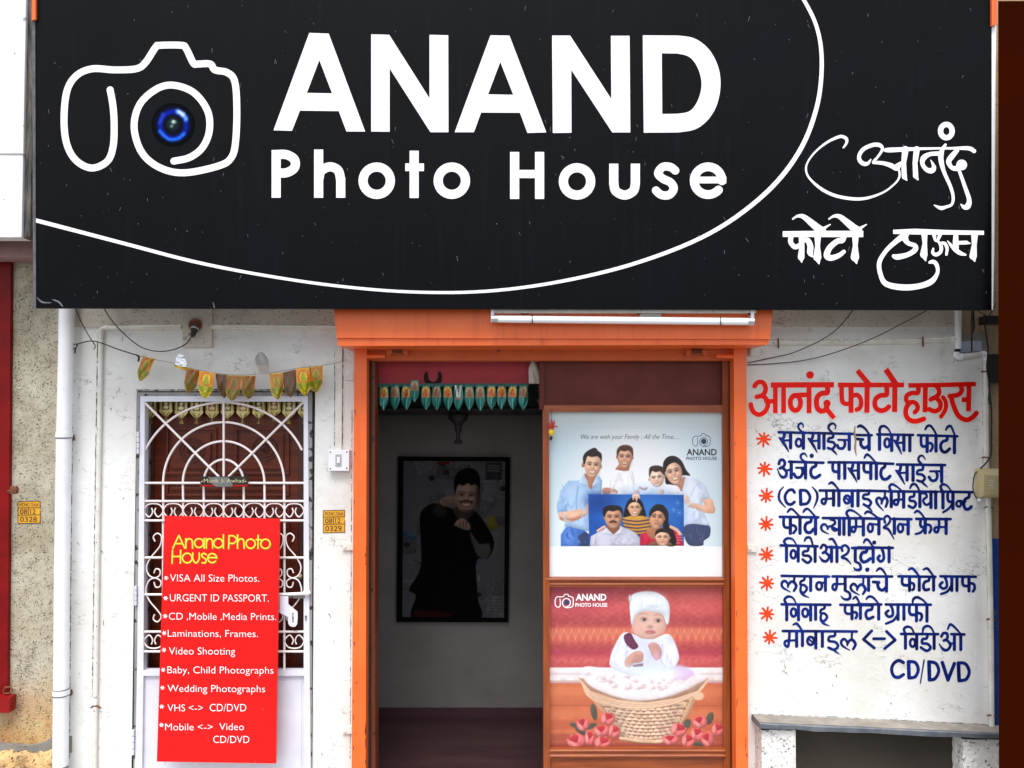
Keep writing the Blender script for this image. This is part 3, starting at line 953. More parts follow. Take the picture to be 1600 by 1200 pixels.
# ------------------------------------------------------------------ shop sign artwork
T1, T2 = (400, 30, 2.667), (800, 30, 2.667)
def big_letters():
    A = [Ink(T1).poly([(222, 57), (303, 60), (455, 468), (377, 468), (345, 383), (183, 381), (150, 465), (73, 463)], [(264, 170), (212, 307), (317, 309)]),
         Ink(T1).poly([(480, 63), (555, 65), (723, 330), (723, 65), (801, 67), (802, 471), (727, 471), (557, 205), (557, 469), (480, 468)]),
         Ink(T1).poly([(977, 67), (1056, 68), (1210, 472), (1131, 474), (1100, 390), (938, 389), (908, 471), (828, 471)], [(1018, 178), (967, 313), (1072, 315)]),
         Ink(T2).poly([(167, 68), (242, 68), (414, 333), (412, 69), (490, 69), (493, 472), (418, 472), (247, 211), (248, 473), (170, 474)])]
    D = [(545, 67, 0), (690, 68, 0)]
    arc = smooth_path([(690, 68, 0), (760, 80, 0), (820, 125, 0), (858, 195, 0), (869, 270, 0), (856, 350, 0), (820, 415, 0), (765, 458, 0), (692, 472, 0)], 6)
    inn = smooth_path([(690, 143, 0), (740, 158, 0), (775, 205, 0), (790, 270, 0), (776, 335, 0), (742, 382, 0), (690, 394, 0)], 6)
    A.append(Ink(T2).poly([(545, 67)] + [q[:2] for q in arc] + [(549, 473)], [(624, 142)] + [q[:2] for q in inn] + [(626, 395)]))
    P_ = Ink(T1, 19).line((84, 545), (84, 744), flat=True).curve((84, 564), (125, 564), (156, 580), (164, 602), (156, 624), (125, 640), (84, 640))
    h = Ink(T1, 19).line((261, 543), (261, 744), flat=True).curve((262, 665), (272, 632), (308, 615), (342, 630), (353, 670)).line((353, 660), (353, 744), flat=True)
    o1 = Ink(T1, 19).ring(503, 673, 57)
    t = Ink(T1, 19).line((659, 548), (659, 745), flat=True).line((622, 617), (700, 617), w=16, flat=True)
    o2 = Ink(T1, 19).ring(816, 673, 57)
    H = Ink(T2, 19).line((11, 553), (11, 749), flat=True).line((115, 553), (115, 749), flat=True).line((11, 645), (115, 645), w=17)
    o3 = Ink(T2, 19).ring(271, 676, 57)
    u = Ink(T2, 19).line((424, 602), (424, 690), flat=True).curve((424, 680), (432, 715), (470, 733), (506, 715), (514, 680)).line((514, 690), (514, 602), flat=True)
    s = Ink(T2, 17).curve((682, 632), (660, 616), (628, 616), (609, 642), (628, 664), (660, 680), (674, 706), (655, 732), (622, 732), (598, 712), flat=True)
    e = Ink(T2, 18).ring(817, 673, 58, a0=0, a1=318).line((748, 670), (893, 670), w=14, flat=True)
    return list(zip('ANAND', A)) + list(zip('PhotoHouse', [P_, h, o1, t, o2, H, o3, u, s, e]))

def camera_logo(tr, w=13.0):
    return Ink(tr, w).curve((413, 337), (424, 400), (428, 470), (424, 550), (402, 605), (345, 630), (288, 604), (252, 545), (240, 455), (250, 345), (285, 285),
        (345, 258), (430, 262), (510, 258), (545, 235), (583, 178), (600, 170), (680, 170), (698, 182), (725, 236), (742, 240), (788, 240), (806, 262), (852, 272),
        (880, 305), (888, 400), (884, 525), (868, 590), (820, 622), (690, 648), (598, 628), (532, 572), (503, 480), (522, 395), (580, 338), (645, 319), (725, 346),
        (778, 415), (785, 490), (760, 552), (712, 590), (652, 604))

def swoosh():
    return Ink((0, 0, 1), 3).curve((55, 344, 3.2), (120, 361, 3.0), (200, 382, 2.8), (300, 408, 2.6), (400, 428, 2.4), (520, 446, 2.3), (640, 456, 2.3), (760, 455, 2.4), (880, 439, 2.6),
        (1000, 409, 2.9), (1110, 364, 3.2), (1195, 303, 3.5), (1248, 238, 3.6), (1276, 168, 3.4), (1284, 100, 3.2), (1277, 45, 3.0), (1255, -2, 2.9), (1225, -45, 2.8))

def script_words():
    G, Hh, I, J = (1240, 180, 8), (1390, 180, 7.5), (1210, 320, 8.57), (1360, 320, 8)
    g, h, i, j = Ink(G), Ink(Hh), Ink(I), Ink(J)
    g.curve((622, 406, 10), (660, 350, 16), (662, 300, 20), (620, 270, 20), (560, 272, 19), (420, 338, 15), (280, 450, 12), (185, 570, 11), (155, 680, 12),
            (200, 790, 13), (345, 920, 19), (520, 1005, 20), (740, 1045, 20), (920, 1035, 17), (1120, 965, 12), (1250, 870, 11), (1310, 800, 12), (1325, 740, 13), (1310, 680, 14), (1240, 640, 20))
    g.curve((965, 552, 7), (930, 600, 20), (880, 608, 26), (830, 570, 26), (822, 500, 24), (880, 420, 25), (1000, 370, 25), (1080, 378, 25), (1110, 425, 18), (1060, 510, 15), (1005, 572, 16))
    g.curve((1000, 590, 20), (1120, 600, 24), (1220, 630, 30), (1290, 670, 24), (1335, 620, 14))
    h.curve((-55, 408, 18), (0, 408, 28), (180, 400, 24), (400, 392, 15), (700, 388, 14), (920, 388, 24), (990, 420, 24))
    h.line((185, 400, 38), (165, 560, 28), (172, 720, 30), (200, 760, 9)); h.line((318, 400, 36), (298, 560, 28), (305, 710, 30), (332, 755, 9))
    h.line((75, 585, 12), (145, 550, 14))
    h.curve((610, 450, 26), (480, 455, 24), (400, 500, 32), (385, 570, 24), (430, 635, 26), (490, 650, 32), (520, 610, 24), (482, 525, 5))
    h.curve((655, 345, 14), (612, 420, 26), (602, 520, 30), (640, 670, 22), (715, 840, 20), (745, 960, 18), (728, 1045, 16), (660, 1075, 18), (600, 1088, 22), (525, 1055, 7))
    h.ring(665, 186, 68, 78, w=31)
    h.curve((790, 415, 24), (735, 475, 32), (692, 545, 30), (730, 615, 24), (790, 622, 32), (830, 600, 40)); h.dot(845, 582, 62)
    h.curve((812, 640, 18), (880, 830, 22), (932, 990, 26), (915, 1065, 34), (875, 1078, 24), (835, 1045, 7))
    i.line((112, 392, 38), (600, 390, 42), (1190, 390, 42), flat=True)
    for dx in (0, 485):
        i.curve((245 + dx, 190, 10), (310 + dx, 152, 18), (390 + dx, 160, 32), (500 + dx, 245, 44), (590 + dx, 318, 50), (650 + dx, 335, 38))
        i.line((655 + dx, 320, 22), (748 + dx, 263, 7))
    i.curve((225, 420, 34), (218, 500, 32), (278, 565, 32), (350, 530, 28)); i.line((360, 400, 36), (368, 560, 34), (358, 700, 44), (366, 768, 8))
    i.curve((400, 470, 32), (450, 480, 36), (482, 560, 40), (478, 640, 38), (510, 695, 8))
    i.line((580, 400, 46), (578, 550, 32), (575, 700, 54), (597, 790, 8)); i.line((1085, 400, 46), (1083, 550, 32), (1078, 700, 56), (1100, 785, 8))
    i.curve((930, 430, 36), (905, 475, 38), (840, 490, 36), (740, 575, 38), (702, 675, 42), (755, 712, 38), (860, 680, 32), (930, 628, 26))
    j.line((285, 338, 26), (560, 335, 36), (1000, 345, 28), (1420, 350, 26), flat=True)
    j.curve((440, 370, 42), (330, 450, 32), (200, 570, 26), (112, 720, 28), (130, 880, 28), (200, 990, 34), (400, 1032, 38), (600, 1018, 35), (760, 960, 35), (838, 850, 22), (828, 750, 25), (785, 712, 25), (740, 720, 16))
    j.curve((430, 420, 40), (470, 478, 28), (555, 510, 28), (560, 560, 32), (470, 622, 30), (340, 652, 34), (292, 642, 24))
    j.line((675, 370, 38), (680, 480, 27), (668, 620, 46), (690, 698, 8))
    j.curve((795, 370, 26), (812, 440, 16), (850, 462, 14), (884, 520, 22), (876, 590, 22), (820, 622, 24), (780, 598, 20), (786, 548, 12))
    j.line((868, 380, 24), (840, 450, 14)); j.curve((870, 478, 14), (926, 482, 20), (958, 540, 20), (950, 622, 15))
    j.line((1068, 360, 28), (1066, 470, 36), (1070, 540, 34)); j.curve((964, 452, 6), (1045, 545, 26), (1120, 602, 26), (1190, 625, 12))
    j.line((1080, 475, 22), (1200, 472, 24), (1245, 482, 8)); j.line((1302, 370, 42), (1298, 500, 30), (1284, 640, 46), (1305, 706, 8))
    return [g.merge(h), i, j]

T8 = (240, 820, 8)
def board_title():
    k = Ink(T8, 9)
    k.line((240, 292), (315, 132), (388, 290)); k.line((280, 235), (352, 235))
    k.line((402, 290), (402, 172)); k.curve((402, 225), (420, 186), (448, 174), (478, 192), (486, 240)); k.line((486, 235), (486, 290))
    k.ring(566, 228, 55); k.line((630, 172), (630, 290))
    k.line((658, 290), (658, 172)); k.curve((658, 225), (676, 186), (702, 174), (730, 192), (738, 240)); k.line((738, 235), (738, 290))
    k.ring(808, 230, 57); k.line((872, 125), (872, 292))
    k.line((942, 135), (938, 296)); k.curve((942, 138), (1000, 140), (1038, 184), (1000, 230), (940, 230))
    k.line((1050, 124), (1048, 292)); k.curve((1048, 225), (1066, 186), (1094, 174), (1122, 192), (1130, 240)); k.line((1130, 235), (1130, 292))
    k.ring(1212, 236, 57); k.line((1306, 130), (1304, 296)); k.line((1282, 186), (1340, 186)); k.ring(1398, 238, 58)
    k.line((236, 318), (230, 480)); k.line((338, 316), (334, 478)); k.line((234, 396), (336, 396)); k.ring(420, 415, 60)
    k.curve((490, 352), (490, 430), (528, 476), (568, 430), (570, 352))
    k.curve((658, 372), (626, 356), (600, 380), (620, 408), (654, 432), (646, 472), (606, 474))
    k.ring(732, 416, 56, a0=0, a1=318); k.line((678, 410), (790, 410))
    return k

# ------------------------------------------------------------------ palette
M_white = plaster('white_plaster', L(210, 207, 200), L(237, 238, 238), L(112, 100, 84), scale=1.6, crack=0.85, bump=0.4, spots=0.665, fine=0.6)
M_beam = plaster('grey_beam_plaster', L(186, 178, 164), L(206, 200, 188), L(74, 62, 52), scale=3.0, crack=0.9, pits=0.35, pit_scale=50, bump=0.7, spots=0.64, fine=0.9)
M_recess_shade = plaster('shade_toned_plaster', L(52, 47, 40), L(64, 58, 50), L(30, 27, 23), scale=3, crack=0.0, bump=0.4)
M_rough = plaster('rough_beige_plaster', L(158, 148, 124), L(196, 190, 172), L(52, 42, 32), scale=3.0, crack=0.25, pits=0.8, pit_scale=120, bump=1.0, stain=L(120, 104, 80), spots=0.60, fine=0.3, foot=(P(50, 1150, 0.02).z - P(58, 1000, 0.02).z, P(50, 1040, 0.02).z - P(58, 1000, 0.02).z, L(192, 164, 116), L(178, 122, 68)))
M_rubble = plaster('rubble_plinth', L(226, 186, 128), L(168, 134, 96), L(60, 46, 36), scale=14, crack=0.5, pits=0.9, pit_scale=70, bump=1.0, spots=0.58)
M_cement = plaster('raw_cement', L(120, 116, 108), L(150, 144, 134), L(60, 56, 50), scale=5, crack=0.4, pits=0.5, bump=0.7)
M_tan = plaster('tan_plaster', L(150, 124, 94), L(168, 144, 114), L(86, 66, 48), scale=4, crack=0.5, pits=0.4, bump=0.6)
M_pier = plaster('whitewashed_rubble', L(214, 210, 204), L(236, 234, 230), L(92, 84, 78), scale=5, crack=0.6, pits=0.6, pit_scale=45, bump=1.0, spots=0.62)
M_inner = plaster('dark_grey_inner_wall', L(98, 93, 90), L(120, 114, 112), L(70, 66, 64), scale=1.5, crack=0.0, bump=0.1)
M_black = surf('black_sign_vinyl', L(2, 3, 5), L(5, 6, 12), rough=0.42, spec=0.10, scale=2.5, streak=L(11, 12, 18), speck=L(100, 100, 102), speck_scale=85, speck_at=0.745, bump=0.05, bump_scale=8)
M_vinyl = surf('white_vinyl', L(236, 236, 236), L(244, 244, 244), rough=0.45, scale=9)
M_orange = surf('orange_enamel', L(230, 98, 34), L(236, 108, 44), rough=0.4, scale=5, speck=L(120, 52, 22), speck_scale=34, speck_at=0.735, streak=L(208, 84, 22), bump=0.12, bump_scale=14)
M_orange_soffit = surf('shaded_orange_enamel', L(196, 92, 40), L(206, 104, 50), rough=0.55, scale=7, speck=L(90, 46, 26), speck_scale=55, speck_at=0.70, bump=0.1)  # shutter orange darkened; the shade under the box is in the colour
M_rust = surf('rusty_iron', L(84, 46, 26), L(120, 66, 36), rough=0.75, scale=40, bump=0.4)
M_iron = surf('dark_iron', L(42, 38, 36), L(60, 56, 52), rough=0.6, metal=0.3, scale=20)
M_wire = surf('black_wire', L(22, 20, 19), rough=0.55)
M_string = surf('grey_thread', L(120, 110, 96), rough=0.9)
M_pipe = surf('white_pvc_paint', L(222, 224, 226), L(236, 238, 240), rough=0.42, scale=5, speck=L(150, 142, 130), speck_scale=60, speck_at=0.72, bump=0.06, bump_scale=25)
M_conduit = surf('painted_conduit', L(206, 202, 192), L(224, 222, 214), rough=0.5, scale=12, speck=L(120, 108, 92), speck_scale=60, speck_at=0.68)
M_doorframe = surf('grey_steel_frame', L(120, 118, 116), L(150, 148, 147), rough=0.5, scale=9, speck=L(40, 36, 34), speck_scale=26, speck_at=0.58, stretch=(1, 1, 0.25))
M_gap = surf('grime_shade', L(24, 21, 19), L(44, 40, 36), rough=0.9, scale=30)  # dirt, plus contact darkening and the shade of gaps put into colour
M_leaf = surf('lavender_grey_gate_paint', L(206, 206, 216), L(218, 218, 228), rough=0.42, scale=6, speck=L(130, 118, 110), speck_scale=90, speck_at=0.74)
M_bar = surf('pinkish_white_bar_paint', L(226, 214, 212), L(236, 226, 224), rough=0.45, scale=15)
M_wooddoor = surf('red_brown_teak', L(80, 27, 12), L(110, 45, 21), rough=0.4, spec=0.35, scale=4, stretch=(1.2, 1, 9), bump=0.15, bump_scale=20)
M_wooddark = surf('dark_teak', L(58, 22, 13), L(76, 30, 17), rough=0.4, scale=4, stretch=(9, 1, 0.8), bump=0.15, bump_scale=20)
M_frame = surf('varnished_brown_frame', L(120, 54, 22), L(154, 76, 32), rough=0.34, scale=5, stretch=(10, 10, 0.7), bump=0.12, bump_scale=12)
M_frameh = surf('varnished_brown_rail', L(120, 54, 22), L(156, 78, 34), rough=0.34, scale=5, stretch=(0.7, 10, 10), bump=0.12, bump_scale=12)
M_jamb = surf('dark_reveal_wood', L(96, 42, 22), L(124, 58, 28), rough=0.4, scale=5, stretch=(12, 12, 0.6), speck=L(34, 18, 12), speck_scale=30, speck_at=0.66)
M_trans = surf('maroon_brown_transom', L(86, 30, 22), L(104, 40, 28), rough=0.4, spec=0.25, scale=6, stretch=(1, 1, 1))
M_pink = surf('crimson_band', L(166, 44, 58), L(184, 56, 66), rough=0.6, scale=5)
M_redboard = surf('red_flex', L(214, 10, 10), L(226, 16, 14), rough=0.4, spec=0.3, scale=3, bump=0.06, bump_scale=5, speck=L(226, 70, 60), speck_scale=45, speck_at=0.76)
M_yellow = surf('yellow_vinyl', L(232, 206, 52), rough=0.4)
M_yellowshade = surf('olive_vinyl', L(120, 104, 20), rough=0.5)
M_ochreplate = surf('ochre_paint', L(218, 160, 34), L(200, 138, 26), rough=0.5, scale=30)
M_blackpaint = surf('black_paint', L(38, 30, 20), L(58, 44, 24), rough=0.6, scale=60)
M_signred = surf('red_sign_paint', L(232, 8, 0), L(240, 22, 3), rough=0.5, spec=0.2, scale=26)
M_starred = surf('orange_red_paint', L(224, 50, 12), L(234, 76, 26), rough=0.5, spec=0.2, scale=40)
M_blue = surf('blue_sign_paint', L(2, 12, 70), L(2, 38, 130), rough=0.5, spec=0.2, scale=13, speck=L(60, 90, 160), speck_scale=50, speck_at=0.74)
M_halo = surf('pale_pink_halo', L(246, 220, 210), rough=0.6)
M_ink = surf('black_print', L(26, 26, 30), rough=0.5)
M_redpost = surf('deep_red_enamel', L(104, 2, 4), L(128, 4, 6), rough=0.5, spec=0.2, scale=6, speck=L(70, 10, 10), speck_scale=60, speck_at=0.72)
M_redbox = surf('worn_red_enamel', L(140, 8, 10), L(120, 14, 14), rough=0.5, spec=0.25, scale=14, speck=L(206, 170, 160), speck_scale=70, speck_at=0.72)
M_panelwhite = surf('peeling_white_board', L(226, 226, 232), L(236, 236, 240), rough=0.5, scale=4, speck=L(150, 146, 166), speck_scale=26, speck_at=0.70, stretch=(1, 1, 3))
M_oldwood = surf('weathered_wood', L(30, 27, 25), L(112, 106, 100), rough=0.85, scale=9, stretch=(9, 9, 0.9), bump=0.5)
M_mauve = surf('mauve_lintel', L(142, 108, 108), L(160, 126, 124), rough=0.7, scale=9, bump=0.2)
M_plastic = surf('white_plastic', L(226, 224, 234), rough=0.35)
M_cream = surf('cream_plastic', L(178, 164, 122), L(190, 178, 136), rough=0.45, spec=0.3, scale=6)
M_greyplastic = surf('grey_switch', L(168, 166, 162), rough=0.4)
M_screw = surf('dark_screw', L(58, 52, 52), rough=0.5, metal=0.5)
M_tube = surf('frosted_tube', L(238, 240, 244), rough=0.18)
M_alu = surf('aluminium_cap', L(196, 196, 198), rough=0.35, metal=0.7)
M_brown = surf('dark_brown_paint', L(44, 11, 2), L(48, 13, 3), rough=0.9, spec=0.0, scale=1.2)
M_slab = surf('grey_kadappa_stone', L(78, 84, 94), L(106, 110, 116), rough=0.5, scale=16, bump=0.25)
M_bluedoor = surf('blue_enamel', L(4, 50, 120), L(8, 62, 136), rough=0.5, spec=0.25, scale=14, speck=L(64, 80, 96), speck_scale=30, speck_at=0.66)
M_redoxide = surf('red_oxide_floor', L(52, 30, 34), L(66, 42, 44), rough=0.28, scale=3, stretch=(1, 5, 1), bump=0.06, bump_scale=9)
M_skirt = surf('maroon_skirting', L(50, 18, 28), L(60, 24, 34), rough=0.5)
M_redstrip = surf('dull_red_strip', L(138, 12, 14), L(150, 18, 18), rough=0.4, spec=0.3)
M_loft = surf('dark_loft', L(42, 36, 40), L(58, 50, 52), rough=0.7, scale=7)
M_lofttrim = surf('black_trim', L(20, 17, 18), rough=0.7)
M_blackframe = surf('black_frame', L(5, 5, 5), rough=0.8, spec=0.05)
M_matteprint = printed('matte_poster_print', 0.8, 0.05)
M_silver = surf('silver_foil', L(176, 174, 168), L(190, 188, 182), rough=0.5, scale=12)
M_foil = surf('bright_foil', L(200, 204, 212), rough=0.18, metal=0.9, bump=0.6, bump_scale=60)
M_lemon = surf('lemon_skin', L(222, 184, 30), rough=0.5, bump=0.2)
M_chilli = surf('red_chilli', L(170, 24, 24), rough=0.3)
M_charcoal = surf('charcoal_lump', L(26, 18, 16), rough=0.9)
M_ground = surf('concrete_pavement', L(140, 138, 134), L(158, 156, 152), rough=0.9, scale=1.5, speck=L(90, 86, 80), speck_scale=40, speck_at=0.66, bump=0.3)
M_road = surf('asphalt_road', L(58, 58, 58), L(70, 69, 68), rough=0.9, scale=3, bump=0.3)
M_print = printed('poster_print', 0.36)
M_foilprint = printed('glossy_foil_print', 0.3, 0.5, 0.15)
M_cloth = surf('pale_tape', L(200, 196, 186), rough=0.8)
M_plateblack = surf('engraved_black_plate', L(24, 22, 16), L(44, 42, 34), rough=0.25, scale=18)
M_plategrey = surf('scuffed_grey_plate', L(92, 92, 92), L(120, 120, 118), rough=0.35, scale=60)
M_gold = surf('gold_letters', L(196, 190, 150), rough=0.4)

# ------------------------------------------------------------------ setting: ground, pavement, building shell
def structure(mb, name, m, label=None):
    o = mb.build(name, m)
    o['kind'] = 'structure'
    return o

structure(MB().add([(-60, -60, -0.15), (60, -60, -0.15), (60, 60, -0.15), (-60, 60, -0.15)], [(0, 1, 2, 3)]), 'road', M_road)
structure(MB().box(-30, 30, -2.4, 3.5, -0.4, 0.0, 0.02), 'pavement', M_ground)

XL, XR = P(92, 800).x, P(1498, 700).x                 # white wall, from the drainpipe to the tan strip
gx0, gx1, gz1 = P(211, 800).x, P(491, 800).x, P(350, 611).z        # gate opening
sx0, sx1, sz1 = P(566, 900).x, P(1150, 900).x, P(860, 548).z       # shop opening
WT = 0.22
sw = thing('shop_wall', (0, 0, 0), 'white plaster shop front wall with red and blue painted Marathi lettering', 'wall')
zb = P(300, 511).z                                     # underside of the rough beam
mb = MB()
mb.box(XL, gx0, 0, WT, 0, zb).box(gx0, gx1, 0, WT, gz1, zb).box(gx1, sx0, 0, WT, 0, zb)
zc_ = P(1500, 556).z
mb.box(sx1, P(1548, 900).x, 0, WT, 0, zc_).box(sx1, XR, 0, WT, zc_, zb).box(sx0, sx1, 0, WT, sz1, zb)
mb.build('plaster', M_white, sw)
MB().box(XL, XR, -0.008, WT, zb, 5.2).build('beam', M_beam, sw)

wallp = lambda off: (lambda x, y: P(x, y, -off))
hd = red_heading()
halo = Ink()
def grow(a, b, fa, fb, e=0.8):
    l = math.hypot(b[0] - a[0], b[1] - a[1]) + 1e-9
    ux, uy = (b[0] - a[0]) / l * e, (b[1] - a[1]) / l * e
    A = (a[0] - ux, a[1] - uy) if fa else a[:2]
    B = (b[0] + ux, b[1] + uy) if fb else b[:2]
    return ((*A, a[2] + e), (*B, b[2] + e), fa, fb)
halo.segs = [grow(*q) for q in hd.segs]
ink_mesh('heading_outline', halo, wallp(0.0012), M_halo, sw)  # bright halo round the red strokes, added as a pale sheet
ink_mesh('heading_lettering', hd, wallp(0.0024), M_signred, sw)
for k in blue_lines():
    k.segs = [((p[0], p[1], p[2] * 1.13 + 0.08), (q[0], q[1], q[2] * 1.13 + 0.08), u, v) for p, q, u, v in k.segs]
    ink_mesh('lettering', k, wallp(0.0015), M_blue, sw)
for x, y in ASTERISKS:
    ink_mesh('asterisk', asterisk(x, y), wallp(0.0015), M_starred, sw)

# rough pier of the neighbouring house on the left, with its stained foot
rw = thing('rough_wall', P(58, 1000, 0.02), 'rough beige pitted plaster wall strip beside the left drainpipe', 'wall')
x0, x1 = P(-1100, 800, 0.02).x, XL
z1, z2 = P(50, 1085, 0.02).z, P(50, 1164, 0.02).z
MB().box(x0, x1, 0.02, 0.3, z2, 5.2).build('plaster', M_rough, rw)
bm = MB()
nx, nz = 120, 12
vs, fs = [], []
for j in range(nz + 1):
    for i in range(nx + 1):
        d = RNG.uniform(-0.022, 0.008)
        vs.append((x0 + (x1 - x0) * i / nx, -0.012 + d if j < nz else 0.012, z2 * j / nz + (RNG.uniform(-0.012, 0.012) if j == nz else 0)))
for j in range(nz):
    for i in range(nx):
        a = j * (nx + 1) + i
        fs.append((a, a + 1, a + nx + 2, a + nx + 1))
bm.add(vs, fs, True)
bm.box(x0, x1, 0.005, 0.25, 0, z2 - 0.01)
bm.build('plinth', M_rubble, rw)
MB().pquad([(-60, 1158), (16, 1164), (40, 1166), (58, 1164), (70, 1160), (76, 1155), (86, 1158), (92, 1152), (112, 1150), (112, 1176), (98, 1179), (84, 1176), (70, 1181), (52, 1177), (40, 1172), (24, 1174), (10, 1188), (-60, 1196)], -0.004, 0.1).build('cement_ridge', M_cement, rw)

# tan strip of the neighbouring house on the right
tw = thing('tan_wall', P(1530, 700, 0.01), 'tan plaster wall strip showing behind cables at the far right', 'wall')
MB().box(P(1498, 500).x, P(2700, 500).x, 0.012, 0.3, 0, 5.2).build('plaster', M_tan, tw)
MB().pquad([(1500, 521), (1543, 520), (1543, 552), (1500, 554)], 0.004, 0.05).build('cement_patch', M_cement, tw)
M_tile = surf('blue_grey_tile', L(150, 156, 176), L(172, 178, 196), rough=0.5, scale=30)
MB().pquad([(1500.5, 534), (1517, 532.5), (1517.5, 549), (1500.5, 551)], -0.002, 0.02).build('tile', M_tile, tw)
MB().pquad([(1519.5, 532.5), (1534, 532.5), (1534, 548), (1519.5, 549)], -0.002, 0.02).build('tile', M_tile, tw)
MB().pbox(1549, 842, 1640, 1133, -0.006, 0.011, 0.002).build('blue_panel', M_bluedoor, tw)

# inside of the shop
IY = 1.05
iz = 0.15
ix0, ix1 = P(575, 900, 0.2).x - 0.25, P(1150, 900, 0.2).x + 0.3
ic = 2.95
structure(MB().box(ix0, ix1, IY, IY + 0.1, 0, ic), 'inner_back_wall', M_inner)
structure(MB().box(ix0 - 0.1, ix0, WT, IY + 0.1, 0, ic), 'inner_left_wall', M_inner)
structure(MB().box(ix1, ix1 + 0.1, WT, IY + 0.1, 0, ic), 'inner_right_wall', M_inner)
structure(MB().box(ix0 - 0.1, ix1 + 0.1, 0.02, IY + 0.1, ic, ic + 0.1), 'inner_ceiling', M_inner)
structure(MB().box(ix0 - 0.1, ix1 + 0.1, 0.006, IY, 0.001, iz), 'inner_floor', M_redoxide)
# skirting of the same red oxide
structure(MB().box(ix0, ix1, IY - 0.012, IY, iz, iz + 0.05), 'skirting', M_skirt)

# ------------------------------------------------------------------ the big shop sign
sg = thing('shop_sign', SP(800, 484), 'large black shop sign with white ANAND Photo House lettering and camera logo', 'sign')
mb = MB()
fr = [SP(53.5, -60), SP(1549.5, -60), SP(1549.5, 484.5), SP(55, 481.5)]
mb.slab(fr, -SIGN_N * 0.035)
mb.build('panel', M_black, sg)
MB().slab([SP(50, -60, 0.004), SP(54.5, -60, 0.004), SP(56, 481.8, 0.004), SP(51.5, 481)], -SIGN_N * 0.03).build('edge_strip', surf('grey_edge_trim', L(78, 78, 80), L(104, 104, 106), rough=0.6, spec=0.2, scale=20), sg)
MB().slab([SP(1549, -60, -0.004), SP(1557.5, -60, -0.004), SP(1553.5, 390, -0.004), SP(1551.5, 484, -0.004), SP(1549, 484, -0.004)], -SIGN_N * 0.03).build('edge_strip', M_vinyl, sg)
for px in (120, 800, 1480):
    for py in (60, 440):
        a = SP(px, py, -0.03)
        MB().box(a.x - 0.015, a.x + 0.015, a.y, -0.005, a.z - 0.015, a.z + 0.015).build('bracket', M_iron, sg)
sgp = lambda off: (lambda x, y: SP(x, y, off))
for ch, k in big_letters():
    ink_mesh('letter', k, sgp(0.0015), M_vinyl, sg, 0.6)
logo = ink_mesh('camera_logo', camera_logo((0, 0, 2.4)), sgp(0.0015), M_vinyl, sg, 0.6)
ink_mesh('curved_line', swoosh(), sgp(0.0015), M_vinyl, sg, 0.6)
for k in script_words():
    ink_mesh('script_lettering', k, sgp(0.0015), M_vinyl, sg, 0.4)
rg = random.Random(11)
k = Ink((0, 0, 1))
for q in range(170):
    x, y = rg.uniform(60, 1545), rg.uniform(2, 478)
    if rg.random() < 0.45: k.dot(x, y, rg.uniform(0.35, 0.8))
    else:
        a = rg.gauss(1.57, 0.35); l = rg.uniform(1.5, 8)
        k.line((x, y, 0.35), (x + l * math.cos(a), y + l * math.sin(a), 0.2))
M_scuff = surf('dust_scuff', L(74, 76, 82), L(120, 122, 126), rough=0.8, scale=30)
ink_mesh('scuffs', k, sgp(0.0008), M_scuff, sg, 0.4)['kind'] = 'stuff'
k = Ink((0, 0, 1)).curve((58, 465, 0.6), (66, 472, 1.4), (80, 473, 0.5)).curve((82, 468, 0.5), (92, 472, 1.3), (98, 479, 0.5)).line((333, 473, 0.8), (335, 481, 0.5))
ink_mesh('scuffs', k, sgp(0.0008), M_scuff, sg, 0.4)['kind'] = 'stuff'
# blue lens print, a soft disc fading into the black
cv = Canvas(-1, -1, 1, 1, 0.025).fill((4, 5, 7))
cv.ell(0, 0, 0.80, 0.80, (8, 16, 60), 0.2, 0.8)
cv.ell(0.02, 0.02, 0.68, 0.70, (10, 36, 180), 0.12)
cv.ell(0.0, 0.0, 0.50, 0.52, (6, 8, 20), 0.12)
cv.line([(-0.62, 0.3), (-0.2, 0.66), (0.25, 0.62), (0.5, 0.4)], 0.06, (40, 110, 240), 0.07)
cv.line([(0.2, -0.62), (0.45, -0.48), (0.6, -0.25)], 0.09, (90, 150, 250), 0.06)
cv.line([(0.28, -0.6), (0.46, -0.46)], 0.07, (190, 215, 255), 0.06)
cv.line([(-0.62, -0.1), (-0.45, -0.5)], 0.05, (40, 70, 200), 0.1)
cv.ell(0.0, -0.02, 0.28, 0.3, (24, 44, 48), 0.1)
cv.ell(0.03, -0.12, 0.10, 0.08, (190, 215, 205), 0.05)
cv.ell(-0.06, 0.06, 0.06, 0.06, (150, 160, 150), 0.04)
nr, na = 16, 48
co, rgb = [], []
for i in range(nr + 1):
    for j in range(na + 1):
        a = 2 * math.pi * j / na
        rr = i / nr
        u, v = rr * math.cos(a), rr * math.sin(a)
        co.append(tuple(SP(270.5 + 34 * u, 195 + 34 * v, 0.001) - ORIGIN[sg.name]))
        ii, jj = min(int((v + 1) / 2 * (cv.ny - 1) + 0.5), cv.ny - 1), min(int((u + 1) / 2 * (cv.nx - 1) + 0.5), cv.nx - 1)
        rgb.append(cv.C[ii, jj])
grid_mesh('lens_print', np.array(co), na + 1, nr + 1, np.array(rgb), M_matteprint, logo)

